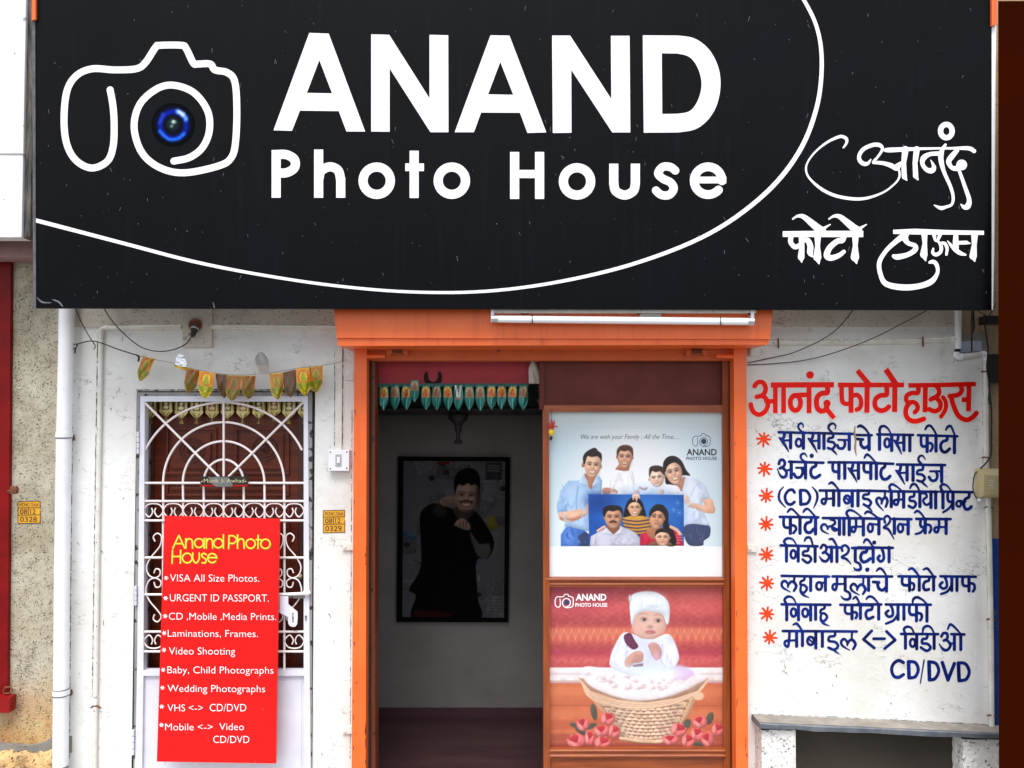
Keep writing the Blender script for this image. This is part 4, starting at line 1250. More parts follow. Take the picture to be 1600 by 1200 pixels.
# ------------------------------------------------------------------ neighbour's board and red shutter on the left
nb = thing('neighbour_board', P(15, 200, -0.30), 'peeling white painted board at the upper left corner with a weathered wooden edge', 'board')
MB().pbox(-1000, -40, 37.5, 371, -0.30, -0.22, 0.004).build('panel', M_panelwhite, nb)
MB().pbox(-1000, 239, 37, 241, -0.303, -0.29).build('joint', M_greyplastic, nb)
MB().pbox(38.5, -40, 51, 372, -0.285, -0.20, 0.005).build('wooden_edge', M_oldwood, nb)
for x0_, x1_, y1_, lb in ((49.5, 55.5, 31, 'orange painted post end showing at the upper left edge of the black sign'), (1549.5, 1558, 39, 'orange painted post end showing at the upper right edge of the black sign')):
    mb = MB().slab([SP(x0_, -58, 0.012), SP(x1_, -58, 0.012), SP(x1_, y1_ - 1, 0.012), SP(x0_, y1_ + 1, 0.012)], -SIGN_N * 0.06)
    tag(mb.build('orange_post', M_orange, org=SP(x0_, y1_)), lb, 'post')
tag(MB().pbox(-1000, 370, 53, 402, -0.12, 0.02, 0.006).build('mauve_lintel', M_mauve, org=P(20, 390, -0.1)), 'mauve painted lintel ledge under the white board', 'lintel')
rs = thing('red_shutter', P(8, 1115, -0.06), 'deep red painted shutter guide at the left edge with a lock box', 'shutter')
MB().pquad([(-60, 401), (17, 401), (11, 1100), (-60, 1100)], -0.004, 0.018).build('guide', M_redpost, rs)
MB().pquad([(-60, 1090), (16, 1090), (14, 1114), (-60, 1114)], -0.05, 0.0).build('lock_box', M_redbox, rs)
MB().tube([P(5, 1082, -0.02), P(8, 1074, -0.02), P(16, 1073, -0.02), P(20, 1079, -0.02), P(14, 1083, -0.02), P(6, 1084, -0.02)], 0.004, 8).build('hasp', M_rust, rs)
tag(MB().tube([P(14, 768, -0.02), P(22, 764, -0.04), P(28, 765, -0.04)], 0.008, 8).pbox(15, 760, 25, 772, -0.05, -0.03, 0.003).build('latch', M_rust, org=P(20, 766, -0.03)), 'small rusty latch on the beige wall beside the red shutter', 'latch')

# ------------------------------------------------------------------ pipes, conduits
dp = thing('drainpipe', P(95, 1200, -0.06), 'white painted drainpipe running down beside the rough beige wall', 'pipe')
def pipe_pts(pts, Y): return [P(x, y, Y) for x, y in pts]
MB().tube(pipe_pts([(105, 430), (103, 560), (100, 690)], -0.06), 0.0335, 24).build('pipe_section', M_pipe, dp)
MB().tube(pipe_pts([(100, 684), (97, 900), (95.5, 1090)], -0.06), 0.0335, 24).build('pipe_section', M_pipe, dp)
MB().tube(pipe_pts([(95.5, 1084), (94.5, 1196)], -0.06), 0.0335, 24).build('pipe_section', M_pipe, dp)
MB().tube(pipe_pts([(94.5, 1196), (94, 1275)], -0.06), 0.031, 24).build('pipe_section', M_cement, dp)
for cx, y0, y1 in ((100.3, 675, 683), (95.6, 1077, 1085)):
    MB().tube(pipe_pts([(cx, y0), (cx - 0.2, y1)], -0.06), 0.0365, 24).build('coupling', M_pipe, dp)
for cx, y0 in ((100.3, 683.8), (95.6, 1085.6), (95.7, 1076)):
    MB().tube(pipe_pts([(cx, y0), (cx, y0 + 1.0)], -0.06), 0.0355, 24).build('joint', M_gap, dp)
for cx, y0 in ((112, 682), (108.5, 1080)):
    MB().tube([P(cx - 2, y0, -0.05), P(cx + 3, y0 - 2, -0.03), P(cx + 4, y0 + 3, -0.012), P(cx + 2, y0 + 6, 0)], 0.004, 8).build('clip', M_rust, dp)

def wire(name, pts, label, r=0.0022, m=None, n=6):
    q = smooth_path([(*p,) for p in pts], n)
    t = MB().tube([P(x, y, Y) for x, y, Y in q], r, 6)
    return tag(t.build(name, m or M_wire, org=P(*pts[0])), label, 'wire')

cd = thing('conduit', P(150, 1200, -0.012), 'thin white conduit running up the wall and along above the gate', 'conduit')
r = 0.0105
MB().tube(pipe_pts([(158, 518), (155, 700), (152, 900), (149.5, 1087)], -0.012), r, 12).build('pipe_section', M_conduit, cd)
MB().tube(pipe_pts([(149.4, 1092), (147.5, 1275)], -0.012), r, 12).build('pipe_section', M_conduit, cd)
MB().tube(pipe_pts([(158, 524), (158.2, 517), (159.5, 514), (163, 512.6), (170, 512.5)], -0.012), r * 1.15, 12).build('elbow', M_conduit, cd)
MB().tube(pipe_pts([(166, 512.6), (284, 511)], -0.012), r, 12).build('pipe_section', M_conduit, cd)
MB().tube(pipe_pts([(330, 511.5), (526, 513)], -0.012), r, 12).build('pipe_section', M_conduit, cd)
MB().tube(pipe_pts([(142, 1106), (146, 1103), (153, 1103), (157, 1107)], -0.02), 0.004, 8).build('clip', M_rust, cd)

rc = thing('conduit', P(1492, 530, -0.015), 'white conduit crossing the wall above the red heading and dropping past the cream box', 'conduit')
r = 0.0115
MB().tube(pipe_pts([(1174, 556), (1174.5, 546), (1178, 539), (1186, 536), (1196, 535.5)], -0.012), r * 1.1, 12).build('elbow', M_conduit, rc)
MB().tube(pipe_pts([(1192, 535.5), (1330, 535.5), (1441, 533), (1491, 530)], -0.012), r, 12).build('pipe_section', M_conduit, rc)
MB().tube(pipe_pts([(1486, 530.3), (1493, 530), (1496.5, 533), (1497, 541)], -0.014), r * 1.25, 12).build('elbow', M_pipe, rc)
MB().tube(pipe_pts([(1497, 430), (1497, 545)], -0.018), 0.0145, 12).build('pipe_section', M_pipe, rc)
MB().tube(pipe_pts([(1496, 546), (1496, 550)], -0.018), 0.012, 12).build('joint', M_gap, rc)
MB().tube(pipe_pts([(1494, 550), (1494, 555), (1497, 557.5), (1503, 557)], -0.02), r * 1.3, 12).build('elbow', M_pipe, rc)
MB().tube(pipe_pts([(1500, 557), (1520, 555), (1535, 553)], -0.02), r, 12).build('pipe_section', M_conduit, rc)
MB().tube(pipe_pts([(1533, 553.2), (1538, 552.8), (1540.5, 555), (1540.5, 563)], -0.02), r * 1.2, 12).build('elbow', M_pipe, rc)
MB().tube(pipe_pts([(1540.5, 560), (1540, 660), (1541, 740)], -0.02), r, 12).build('pipe_section', M_conduit, rc)
MB().tube(pipe_pts([(1544, 778), (1546, 860), (1548.5, 1000), (1549.5, 1140)], -0.025), r, 12).build('pipe_section', M_conduit, rc)
for (x, y) in ((1442, 533), (1216, 535.5), (1540, 581), (1540.5, 715), (1545, 793), (1548, 968), (1549, 1118)):
    if y < 540:
        MB().tube([P(x, y - 6, -0.002), P(x, y - 4, -0.024), P(x, y + 4, -0.026), P(x + 0.5, y + 8, -0.002)], 0.0035, 8).build('clip', M_rust, rc)
    else:
        MB().tube([P(x - 6, y, -0.002), P(x - 3, y - 1, -0.033), P(x + 4, y, -0.033), P(x + 7, y + 1, -0.004)], 0.0035, 8).build('clip', M_rust, rc)

jb = thing('junction_box', P(1541, 778, -0.08), 'cream plastic junction box on the conduit beside the brown pillar', 'junction box')
MB().pbox(1533, 733, 1580, 778, -0.062, -0.004, 0.006).build('base', M_cream, jb)
f0 = [P(x, y, -0.062) for x, y in ((1533.5, 733.5), (1579, 733.5), (1579, 777), (1533.5, 777))]
f1 = [P(x, y, -0.082) for x, y in ((1538, 742), (1576, 744), (1576, 772), (1537, 774))]
vs = f0 + f1
MB().add(vs, [(4, 5, 6, 7), (0, 1, 5, 4), (1, 2, 6, 5), (2, 3, 7, 6), (3, 0, 4, 7)]).build('lid', M_cream, jb)
for q in range(4): MB().pbox(1545 + q % 2, 750 + q * 4, 1553, 751 + q * 4, -0.0835, -0.080).build('embossed_line', M_conduit, jb)
MB().tube([P(1531, 779, -0.03), P(1531, 783, -0.03)], 0.010, 12).build('gland', M_pipe, jb)
wire('cable', [(1534, 731, -0.03), (1524, 740, -0.03), (1520.5, 755, -0.03), (1521, 768, -0.03), (1526, 779, -0.03)], 'black cable looping round the left side of the cream box', 0.0026)

# grime lines: dirt with contact darkening painted along edges and ledges
def grime_shade(name, pts, w0, w1, seed):
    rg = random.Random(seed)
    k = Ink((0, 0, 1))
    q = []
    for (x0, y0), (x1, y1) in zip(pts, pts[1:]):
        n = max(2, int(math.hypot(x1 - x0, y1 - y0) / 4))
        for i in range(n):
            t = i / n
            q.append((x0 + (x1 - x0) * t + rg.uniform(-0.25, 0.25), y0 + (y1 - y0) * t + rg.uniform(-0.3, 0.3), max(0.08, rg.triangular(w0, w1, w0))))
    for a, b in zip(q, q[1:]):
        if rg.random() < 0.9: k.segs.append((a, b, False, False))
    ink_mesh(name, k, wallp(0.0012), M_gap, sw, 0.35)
grime_shade('grime_shade_line', [(160, 508.6), (284, 507)], 0.2, 1.3, 1)
grime_shade('grime_shade_line', [(331, 507.5), (524, 508.5)], 0.2, 1.4, 2)
grime_shade('grime_shade_line', [(152.6, 520), (149.6, 700), (146.6, 900), (144, 1090)], 0.1, 0.9, 3)
grime_shade('grime_shade_line', [(116, 485), (113, 690), (110.5, 900), (108.5, 1190)], 0.1, 0.8, 4)
grime_shade('grime_shade_line', [(1200, 531.6), (1330, 531.6), (1440, 529.5), (1488, 527)], 0.2, 1.0, 5)
grime_shade('grime_shade_line', [(1536.5, 565), (1536, 660), (1537, 730)], 0.2, 1.1, 6)
grime_shade('grime_shade_line', [(1540.5, 790), (1544.5, 1000), (1545.5, 1130)], 0.1, 0.7, 7)
grime_shade('grime_shade_line', [(523, 545), (522.5, 700)], 0.1, 0.7, 8)
grime_shade('grime_shade_line', [(536, 545), (535.5, 640), (535, 700)], 0.1, 0.9, 9)
grime_shade('grime_shade_line', [(550, 640), (548.5, 900), (547, 1190)], 0.1, 0.7, 10)
grime_shade('grime_shade_line', [(1185, 1115.5), (1300, 1120), (1545, 1132)], 0.05, 0.45, 11)
grime_shade('grime_shade_line', [(209, 609.5), (350, 609), (492, 609.5)], 0.3, 1.4, 12)
rg = random.Random(5)
for q in range(26):                                     # chips, nail holes, smears of dirt
    x, y = (rg.uniform(118, 205), rg.uniform(515, 1190)) if q % 3 else (rg.uniform(1180, 1520), rg.uniform(1050, 1115))
    if q > 18: x, y = rg.uniform(495, 545), rg.uniform(840, 1180)
    k = Ink((0, 0, 1))
    p = (x, y, rg.uniform(0.3, 0.8))
    for e in range(rg.randint(1, 4)):
        n_ = (p[0] + rg.uniform(-2, 2), p[1] + rg.uniform(0.5, 3), max(0.1, p[2] * rg.uniform(0.4, 1)))
        k.segs.append((p, n_, False, False)); p = n_
    ink_mesh('chip', k, wallp(0.0011), M_rust if q % 4 == 0 else M_cement, sw, 0.3)
k = Ink((0, 0, 1)); k.line((1336, 666, 0.8), (1335, 676, 1.6), (1337, 690, 1.4), (1336, 700, 1.8), (1338, 712, 0.5))
ink_mesh('stain', k, wallp(0.0018), M_tan, sw, 0.35)

# small painted hasp tabs left over on the walls beside the shutter posts
def tab(x0, y0, x1, y1, label):
    t = MB().pbox(x0, y0, x1, y1, -0.012, 0.0, 0.003)
    t.tube([P(x0 + 4, (y0 + y1) / 2, -0.013), P(x0 + 4, (y0 + y1) / 2, -0.017)], 0.007, 10)
    tag(t.build('hasp_tab', M_conduit, org=P(x0, y0)), label, 'metal tab', 'painted metal tabs beside the shutter posts')
tab(535, 848, 553, 860, 'white painted metal tab left of the orange post, below the tax number')
tab(535, 1135, 553, 1147, 'white painted metal tab left of the orange post, lowest near the ground')
tab(540, 582, 553, 594, 'pale metal tab with a hole left of the orange post, near the string of flags')
tab(1168, 851, 1183, 863, 'white painted metal tab right of the orange post, beside a red asterisk')

# ------------------------------------------------------------------ wires
wire('cable', [(163, 470, -0.3), (166, 488, -0.26), (190, 518, -0.16), (222, 543, -0.1), (255, 549, -0.07), (285, 541, -0.06), (298, 528, -0.05), (302, 519, -0.045)], 'thin cable drooping from the sign to the bulb holder', 0.0026)
wire('cable', [(116, 478, -0.3), (128, 505, -0.2), (142, 530, -0.1), (147, 536, -0.06)], 'short wire hanging from the sign corner down to the flag string', 0.0022)
wire('cable', [(1338, 478, -0.34), (1310, 512, -0.22), (1280, 533, -0.14), (1240, 551, -0.06), (1215, 557, -0.02), (1168, 567, -0.012)], 'upper of two thin wires sagging above the red heading')
wire('cable', [(1465, 476, -0.34), (1420, 500, -0.24), (1365, 528, -0.14), (1310, 549, -0.07), (1262, 562, -0.03), (1210, 568, -0.014), (1168, 570, -0.012)], 'lower of two thin wires sagging above the red heading')
cb = MB()
def wpath(pts): return [P(x, y, Y) for x, y, Y in smooth_path(pts, 6)]
cb.tube(wpath([(1519, 470, -0.1), (1518.5, 500, -0.05), (1518.3, 549, -0.02)]), 0.0032, 6)
cb.tube(wpath([(1523, 470, -0.1), (1521, 490, -0.05), (1522, 512, -0.04), (1519, 520, -0.03)]), 0.004, 6)
cb.tube(wpath([(1523, 478, -0.2), (1532, 488, -0.1), (1542, 494, -0.06), (1548, 500, -0.05)]), 0.0022, 6)
cb.tube(wpath([(1538, 490, -0.06), (1540, 515, -0.05), (1544, 545, -0.05), (1542, 575, -0.05), (1546, 600, -0.05), (1545, 625, -0.05), (1547, 632, -0.05)]), 0.0036, 6)
cb.tube(wpath([(1545, 600, -0.05), (1549, 640, -0.05), (1549, 690, -0.05), (1548, 712, -0.05), (1540, 724, -0.05), (1532, 732, -0.05)]), 0.0036, 6)
cb.tube(wpath([(1556, 474, -0.2), (1549, 488, -0.08), (1543, 496, -0.05)]), 0.0022, 6)
tag(cb.build('cable_bundle', M_wire, org=P(1540, 560)), 'tangle of black cables hanging on the tan wall at the far right', 'cables')
bb = MB().pbox(1540, 493, 1600, 506, -0.06, 0.0, 0.003)
tag(bb.build('black_bracket', M_charcoal, org=P(1550, 500)), 'black bracket sticking out under the sign at the far right', 'bracket')
tag(MB().pbox(1549, 553, 1600, 598, -0.06, 0.0, 0.003).build('meter_box', M_charcoal, org=P(1553, 575)), 'dark box on the tan wall beside the brown pillar', 'box')

# ------------------------------------------------------------------ lamp holder
lh = thing('bulb_holder', P(305, 515, -0.01), 'rusty bulb holder on a pale wooden pad under the sign', 'bulb holder')
MB().pbox(285, 470, 331, 543, -0.022, 0, 0.003).build('mounting_pad', M_beam, lh)
MB().lathe([(0.001, 0), (0.03, 0), (0.031, -0.012), (0.02, -0.02), (0.012, -0.02)], P(306, 508, -0.022), 'y', 20).build('base_plate', M_rust, lh)
c0, c1 = P(306, 508, -0.042), P(300.5, 526, -0.075)
mb = MB()
d = (c1 - c0)
mb.tube([c0, c0 + d * 0.3, c0 + d * 0.31, c0 + d * 0.45, c0 + d * 0.46, c0 + d * 0.8, c0 + d], [0.013, 0.015, 0.018, 0.018, 0.013, 0.013, 0.008], 14)
mb.build('socket', M_iron, lh)
mb = MB(); mb.tube([c0 + d * 0.30, c0 + d * 0.42], 0.0195, 14); mb.build('ring', M_alu, lh)

# ------------------------------------------------------------------ festive strings
LEAF_RG = random.Random(77)
def leaf(name, tl, tr, tip, prof, colour, Y, m, parent, nu=15, nv=19, bulge=0.012, curl=0.0):
    tw, cu, wv, ph = LEAF_RG.uniform(-0.011, 0.011), LEAF_RG.uniform(-0.012, 0.008), LEAF_RG.uniform(0.0, 0.004), LEAF_RG.uniform(0, 6)
    lean = LEAF_RG.uniform(-0.06, 0.06)
    tl, tr, tip = np.array(tl, float), np.array(tr, float), np.array(tip, float)
    mid, half = (tl + tr) / 2, (tr - tl) / 2
    co, rgb = [], []
    for j in range(nv):
        v = j / (nv - 1)
        c = mid + (tip - mid) * v
        w = prof(v)
        for i in range(nu):
            u = -1 + 2 * i / (nu - 1)
            q = c + half * (u * w + lean * math.sin(v * 2.6))
            co.append(tuple(P(q[0], q[1], Y - bulge * (1 - u * u) * math.sin(v * 2.4 + 0.4) + tw * u * v + cu * v * v + wv * math.sin(u * 4 + v * 6 + ph)) - ORIGIN[parent.name]))
            rgb.append(colour(u * w, v))
    o = grid_mesh(name, np.array(co), nu, nv, np.array(rgb, float), m, parent)
    o.data.polygons.foreach_set('use_smooth', [True] * len(o.data.polygons))
    return o
def arch(v): return 1.0 - 0.10 * v if v < 0.55 else max(0.02, (1.0 - 0.055) * math.cos((v - 0.55) / 0.45 * math.pi / 2) ** 0.75)

def flag_colour(base, edge, motif, low, mix):
    p1, p2, dv, rx_ = LEAF_RG.uniform(0, 6), LEAF_RG.uniform(0, 6), LEAF_RG.uniform(-0.03, 0.03), LEAF_RG.uniform(0.54, 0.7)
    def f(u, v):
        c = np.array(base, float)
        n = 0.5 + 0.5 * math.sin(u * 17 + p1 + 3 * math.sin(v * 21 + p2)) * math.sin(v * 33 + u * 5 + p1)
        d = math.hypot(u / rx_, (v - 0.30 - dv) / 0.24)
        if v < 0.55:
            if 0.82 < d < 1.05: c = np.array(motif, float)
            b = math.hypot(u / 0.24, (v - 0.24) / 0.09)
            b2 = math.hypot(u / 0.40, (v - 0.40) / 0.11)
            if b < 1 or b2 < 1: c = np.array(low, float) * 0.6 + c * 0.4
            elif d > 1.05: c = c * 0.6 + np.array(motif, float) * 0.4
        else:
            if 0.56 < v < 0.60: c = np.array(motif, float)
            e = abs(u) + (v - 0.62) * 1.9
            if abs(e - 0.45) < 0.10 or abs(e - 0.72) < 0.07: c = np.array(low, float)
            elif v < 0.72: c = c * 0.5 + np.array(low, float) * 0.5
        if abs(u) > 0.86 * arch(v) or v > 0.96 or v < 0.03: c = np.array(edge, float)
        return c * (1 - mix * n * 0.5)
    return f
YF = -0.10
fb = thing('flag_string', P(370, 590, YF), 'string of yellow and brown pointed festival flags above the gate', 'bunting')
mb = MB()
mb.tube(wpath([(93, 541, -0.05), (118, 538, -0.055), (147, 533, -0.07), (185, 546, -0.09), (214, 555, YF)]), 0.0028, 6)
mb.tube(wpath([(93, 542, -0.05), (110, 544, -0.055), (118, 544, -0.058), (121, 538, -0.06)]), 0.0028, 6)
mb.tube(wpath([(118, 544, -0.058), (117, 552, -0.06)]), 0.0036, 6)
mb.tube(wpath([(145, 534, -0.07), (149, 541, -0.07), (146, 546, -0.07)]), 0.0022, 6)
mb.tube(wpath([(214, 555, YF), (217, 558, YF), (216, 565, YF)]), 0.0045, 6)
mb.build('cord', M_wire, fb)
MB().tube(wpath([(214, 555, YF), (243, 562, YF), (275, 568, YF), (295, 575, YF), (336, 583, YF), (375, 586, YF), (420, 583, YF), (462, 576, YF), (503, 571, YF), (530, 566, -0.05), (541, 562, -0.02)]), 0.0014, 6).build('thread', M_string, fb)
BR, YL = ((150, 116, 44), (206, 160, 34), (170, 70, 28), (96, 92, 22)), ((244, 206, 30), (250, 190, 20), (236, 84, 26), (112, 140, 20))
OL = ((196, 164, 40), (226, 186, 34), (200, 92, 30), (96, 112, 20))
DK = ((110, 80, 48), (126, 92, 46), (120, 58, 34), (78, 62, 34))
flags = [((224, 556), (242, 561), (219, 596), OL), ((292, 574), (312, 579), (294, 615), BR), ((312, 579), (335.5, 583), (320, 623), YL), ((337, 584), (356, 586), (350, 622), DK),
         ((355, 586), (378, 587), (362, 627), BR), ((378, 587), (399, 587), (388.5, 624), BR), ((421, 584), (441, 582), (434, 625), OL), ((442, 582), (462, 577), (455, 621), DK),
         ((462, 576), (483, 574), (477, 618.5), YL), ((483, 574), (504, 571), (494, 614), OL)]
for i, (a, b, t, c) in enumerate(flags):
    ow = 1.12
    a2 = (a[0] - 0.5, a[1]); b2 = (b[0] + 0.5, b[1])
    o = leaf('flag', a2, b2, t, arch, flag_colour(*c, 0.35), YF - 0.003 * (i % 3), M_foilprint, fb, bulge=0.010 + 0.006 * (i % 2))
    if i in (0, 2, 3, 8): o['label'] = ['olive flag hanging alone at the left', '', 'bright yellow flag with orange motif', 'narrow twisted brown flag', '', '', '', '', 'bright yellow flag near the right end', ''][i]
def tabcol(u, v): return (216, 168, 36) if abs(u) < 0.9 else (190, 140, 30)
leaf('flag', (272, 567), (292, 575), (283, 577), lambda v: 1.0, tabcol, YF, M_foilprint, fb, nu=7, nv=5)
mb = MB()
q = [(273, 569), (276, 557), (281, 552.5), (287, 556), (291, 565), (293, 573), (283, 573)]
mb.slab([P(x, y, YF - 0.012) for x, y in q], Vector((0, 0.004, 0)))
o = mb.build('flag', M_foil, fb); o['label'] = 'silver foil flag folded upward'
def silvercol(u, v): return (150, 152, 146) if v > 0.42 and abs(u) < 0.8 else (176, 168, 160)
o = leaf('flag', (397.5, 585), (421, 585), (408, 550), lambda v: 1.0 if v < 0.5 else max(0.03, math.cos((v - 0.5) / 0.5 * 1.5) ** 0.7), silvercol, YF - 0.004, M_foilprint, fb)
o['label'] = 'pale silver flag flipped upward'

# ------------------------------------------------------------------ gate opening: steel frame, grille gate, teak door
df = thing('door_frame', P(350, 1275, 0.0), 'worn grey steel frame set in the wall around the grille gate', 'door frame')
gz0 = P(350, 1262).z
def fpost(x0, x1, m, Y0, Y1, name):
    MB().box(P(x0, 800, Y0).x, P(x1, 800, Y0).x, Y0, Y1, 0.0, P(350, 611, Y0).z, 0.002).build(name, m, df)
def pq(q, Y0, Y1, name, m, par): return MB().pquad(q, Y0, Y1).build(name, m, par)
pq([(211, 611), (216, 611), (209.5, 1275), (204, 1275)], 0.004, 0.2, 'gap', M_gap, df)
pq([(486.5, 611), (491.5, 611), (491, 1275), (485.5, 1275)], 0.004, 0.2, 'gap', M_gap, df)
pq([(216, 611), (486.5, 611), (486.5, 615), (216, 615)], 0.004, 0.2, 'gap', M_gap, df)
pq([(214, 614), (218.5, 614), (212, 1275), (207.5, 1275)], -0.010, 0.16, 'jamb', M_doorframe, df)
pq([(481.5, 614), (487.5, 614), (487, 1275), (481, 1275)], -0.010, 0.16, 'jamb', M_doorframe, df)
pq([(214, 613), (487, 613), (487, 619), (214, 619)], -0.012, 0.16, 'head', M_doorframe, df)

GY = 0.0
gg = thing('grille_gate', P(350, 1262, GY), 'pale lavender steel grille gate with sunburst arches and scrolls', 'gate')
def gq(q, name, m=None, Y0=-0.012, Y1=0.03): return pq(q, Y0, Y1, name, m or M_leaf, gg)
gq([(219, 619), (481, 619), (481, 627.5), (219, 627.5)], 'top_rail')
gq([(219, 627.5), (226, 627.5), (224, 1048), (214, 1048)], 'stile')
gq([(474.5, 627.5), (481, 627.5), (484, 1048), (474.5, 1048)], 'stile')
gq([(214, 1048), (484, 1048), (484, 1056), (214, 1056)], 'middle_rail')
gq([(214, 1056), (224, 1056), (221, 1262), (209, 1262)], 'stile')
gq([(475, 1056), (484, 1056), (486, 1262), (475, 1262)], 'stile')
lp = gq([(224, 1056), (475, 1056), (475, 1262), (221, 1262)], 'lower_panel', None, 0.004, 0.012)
pq([(228, 1064), (471, 1064), (471, 1262), (226, 1262)], 0.001, 0.006, 'panel_field', M_leaf, lp)
BR_ = 0.0056
def bar(pts, name='bar', r=BR_, Y=0.004, m=None, par=None):
    return MB().tube([P(x, y, Y) for x, y in pts], r, 8).build(name, m or M_bar, par or gg)
cx, cy = 349.5, 754.7
def arc(rx, ry, a0=0, a1=180, n=40): return [(cx + rx * math.cos(R(a0 + (a1 - a0) * i / n)), cy - ry * math.sin(R(a0 + (a1 - a0) * i / n))) for i in range(n + 1)]
bar([q for q in arc(134, 126, 0, 180, 60) if 225 < q[0] < 474.5], 'arch')
bar([(444, 783)] + arc(94.5, 95) + [(255, 783)], 'arch')
bar([(413.5, 783)] + arc(63.7, 65.2) + [(286.2, 783)], 'arch')
bar([(381, 783)] + arc(31.2, 36.5) + [(318.5, 783)], 'arch')
bar([(349.5, 627), (349.5, 783)], 'radial_bar', Y=-0.004)
bar([(342, 745), (225, 628)], 'radial_bar', Y=-0.004)
bar([(357, 745), (474.5, 628)], 'radial_bar', Y=-0.004)
for y in (754.7, 783, 813.4, 871.3, 929, 987, 1018): bar([(222 if y > 900 else 224, y), (476, y)], 'cross_bar', Y=-0.003)
for x in (255.3, 286.2, 318.5, 349.5, 381, 413.5, 444.5): bar([(x, 783), (x, 813.4)], 'upright')
for x in (255, 349.5, 444.5): bar([(x, 813.4), (x - 0.3, 1048)], 'upright')
def scroll(pts, flip=1, r=0.0034):
    q = smooth_path([(x, y, 0) for x, y in pts], 6)
    bar([(p[0], p[1]) for p in q], 'scroll', r, 0.000)
xs = [225.0, 255.3, 286.2, 318.5, 349.5, 381, 413.5, 444.5, 475]
ks = [(-15, -22), (-7, 8), (-30, 40), (-60, 14), (-63, -12), (-40, -42), (0, -50), (40, -42), (63, -12), (60, 14), (30, 40), (7, 8), (15, -22)]
for i in range(8):
    mx, k = (xs[i] + xs[i + 1]) / 2, (xs[i + 1] - xs[i]) / 132.0
    scroll([(mx + a * k, 798.5 + b * k) for a, b in ks])
    if i in (0, 7): scroll([(mx + a * k, 1001.5 - b * k) for a, b in ks])
t3 = lambda x, y: (x / 3, 800 + y / 3)
S1 = [(724, 132), (716, 110), (735, 94), (754, 110), (746, 155), (706, 205), (684, 250), (694, 288), (722, 303), (746, 290), (746, 266), (728, 261), (719, 280)]
S2 = [(719, 322), (728, 346), (748, 342), (750, 318), (724, 304), (694, 318), (681, 365), (698, 410), (736, 456), (753, 485), (736, 509), (716, 496), (722, 474)]
for S in (S1, S2):
    q = [t3(*p) for p in S]
    q = [(x + 1.0, y + 2) for x, y in q]
    scroll(q); scroll([(2 * 349.6 - x, y) for x, y in q])
    # the inner halves that only peep out beside the leaning board
    scroll([(2 * 444.5 - (2 * 349.6 - x), y) for x, y in q]); scroll([(2 * 254.7 - x, y) for x, y in q])
for (x, y0, y1) in ((215.5, 674, 709), (212, 915, 946), (208, 1140, 1180)):
    mb = MB()
    n = 4
    for i in range(n):
        a, b = y0 + (y1 - y0) * (i + 0.06) / n, y0 + (y1 - y0) * (i + 0.94) / n
        mb.tube([P(x, a, -0.018), P(x, b, -0.018)], 0.0065, 10)
    mb.build('hinge', M_leaf, gg)
# bolt and hasp
bo = MB().tube([P(434, 929, -0.024), P(478, 927.5, -0.024)], 0.0075, 12).build('bolt', M_bar, gg)
MB().tube([P(425, 931, -0.03), P(434, 929.5, -0.026)], [0.002, 0.006], 8).build('bolt_tip', M_conduit, bo)
MB().lathe([(0.004, -0.018), (0.012, -0.012), (0.015, 0.0), (0.012, 0.012), (0.006, 0.018)], P(479, 926.5, -0.022), 'x', 14).build('knob', M_bar, bo)
MB().pbox(436, 929, 476, 935, -0.016, 0.0, 0.002).build('bolt_plate', M_doorframe, bo)
hk = [(437, 931), (450.5, 931), (450.5, 944), (465, 956), (465.2, 964), (464.3, 975), (462, 978.5), (458, 979.5), (453, 978), (450.5, 974), (450, 964), (437, 957)]
k = Ink((0, 0, 1)).poly(hk, [(456.8, 957.5), (459, 957.5), (459.2, 972.5), (456.8, 972.5)])
o = ink_mesh('hasp', k, lambda x, y: P(x, y, -0.034), M_leaf, gg, 0.4)
sol = o.modifiers.new('thickness', 'SOLIDIFY'); sol.thickness = 0.004; sol.offset = 0
MB().tube([P(478, 962, -0.014), P(478, 969, -0.014)], 0.004, 8).build('staple', M_doorframe, gg)
MB().lathe([(0.0001, -0.014), (0.01, -0.010), (0.014, 0), (0.01, 0.01), (0.004, 0.014)], P(468.5, 901, 0.10), 'y', 14).build('door_knob', M_gold, gg)

wd = thing('wooden_door', P(350, 1270, 0.12), 'carved red brown wooden door behind the grille gate', 'door')
DY = 0.13
MB().pbox(206, 612, 494, 1275, DY, DY + 0.04).build('slab', M_wooddoor, wd)
def panel(x0, y0, x1, y1):
    w = 4.5
    mb = MB()
    for q in ((x0, y0, x1, y0 + w), (x0, y1 - w, x1, y1), (x0, y0 + w, x0 + w, y1 - w), (x1 - w, y0 + w, x1, y1 - w)):
        mb.pbox(*q, DY - 0.012, DY, 0.004)
    mb.pbox(x0 + 9, y0 + 9, x1 - 9, y1 - 9, DY - 0.010, DY, 0.006)
    return mb.build('panel', M_wooddoor, wd)
PANELS = []
for (x0, y0, x1, y1) in ((258, 668, 338, 742), (366, 668, 452, 742), (258, 752, 452, 776), (258, 790, 338, 906), (366, 790, 452, 906), (258, 920, 338, 1030), (366, 920, 452, 1030)):
    PANELS.append(panel(x0, y0, x1, y1))
MB().pbox(222, 627, 236, 1270, DY - 0.016, DY, 0.004).build('edge_stile', M_wooddark, wd)
MB().pbox(464, 627, 480, 1270, DY - 0.016, DY, 0.004).build('edge_stile', M_wooddark, wd)
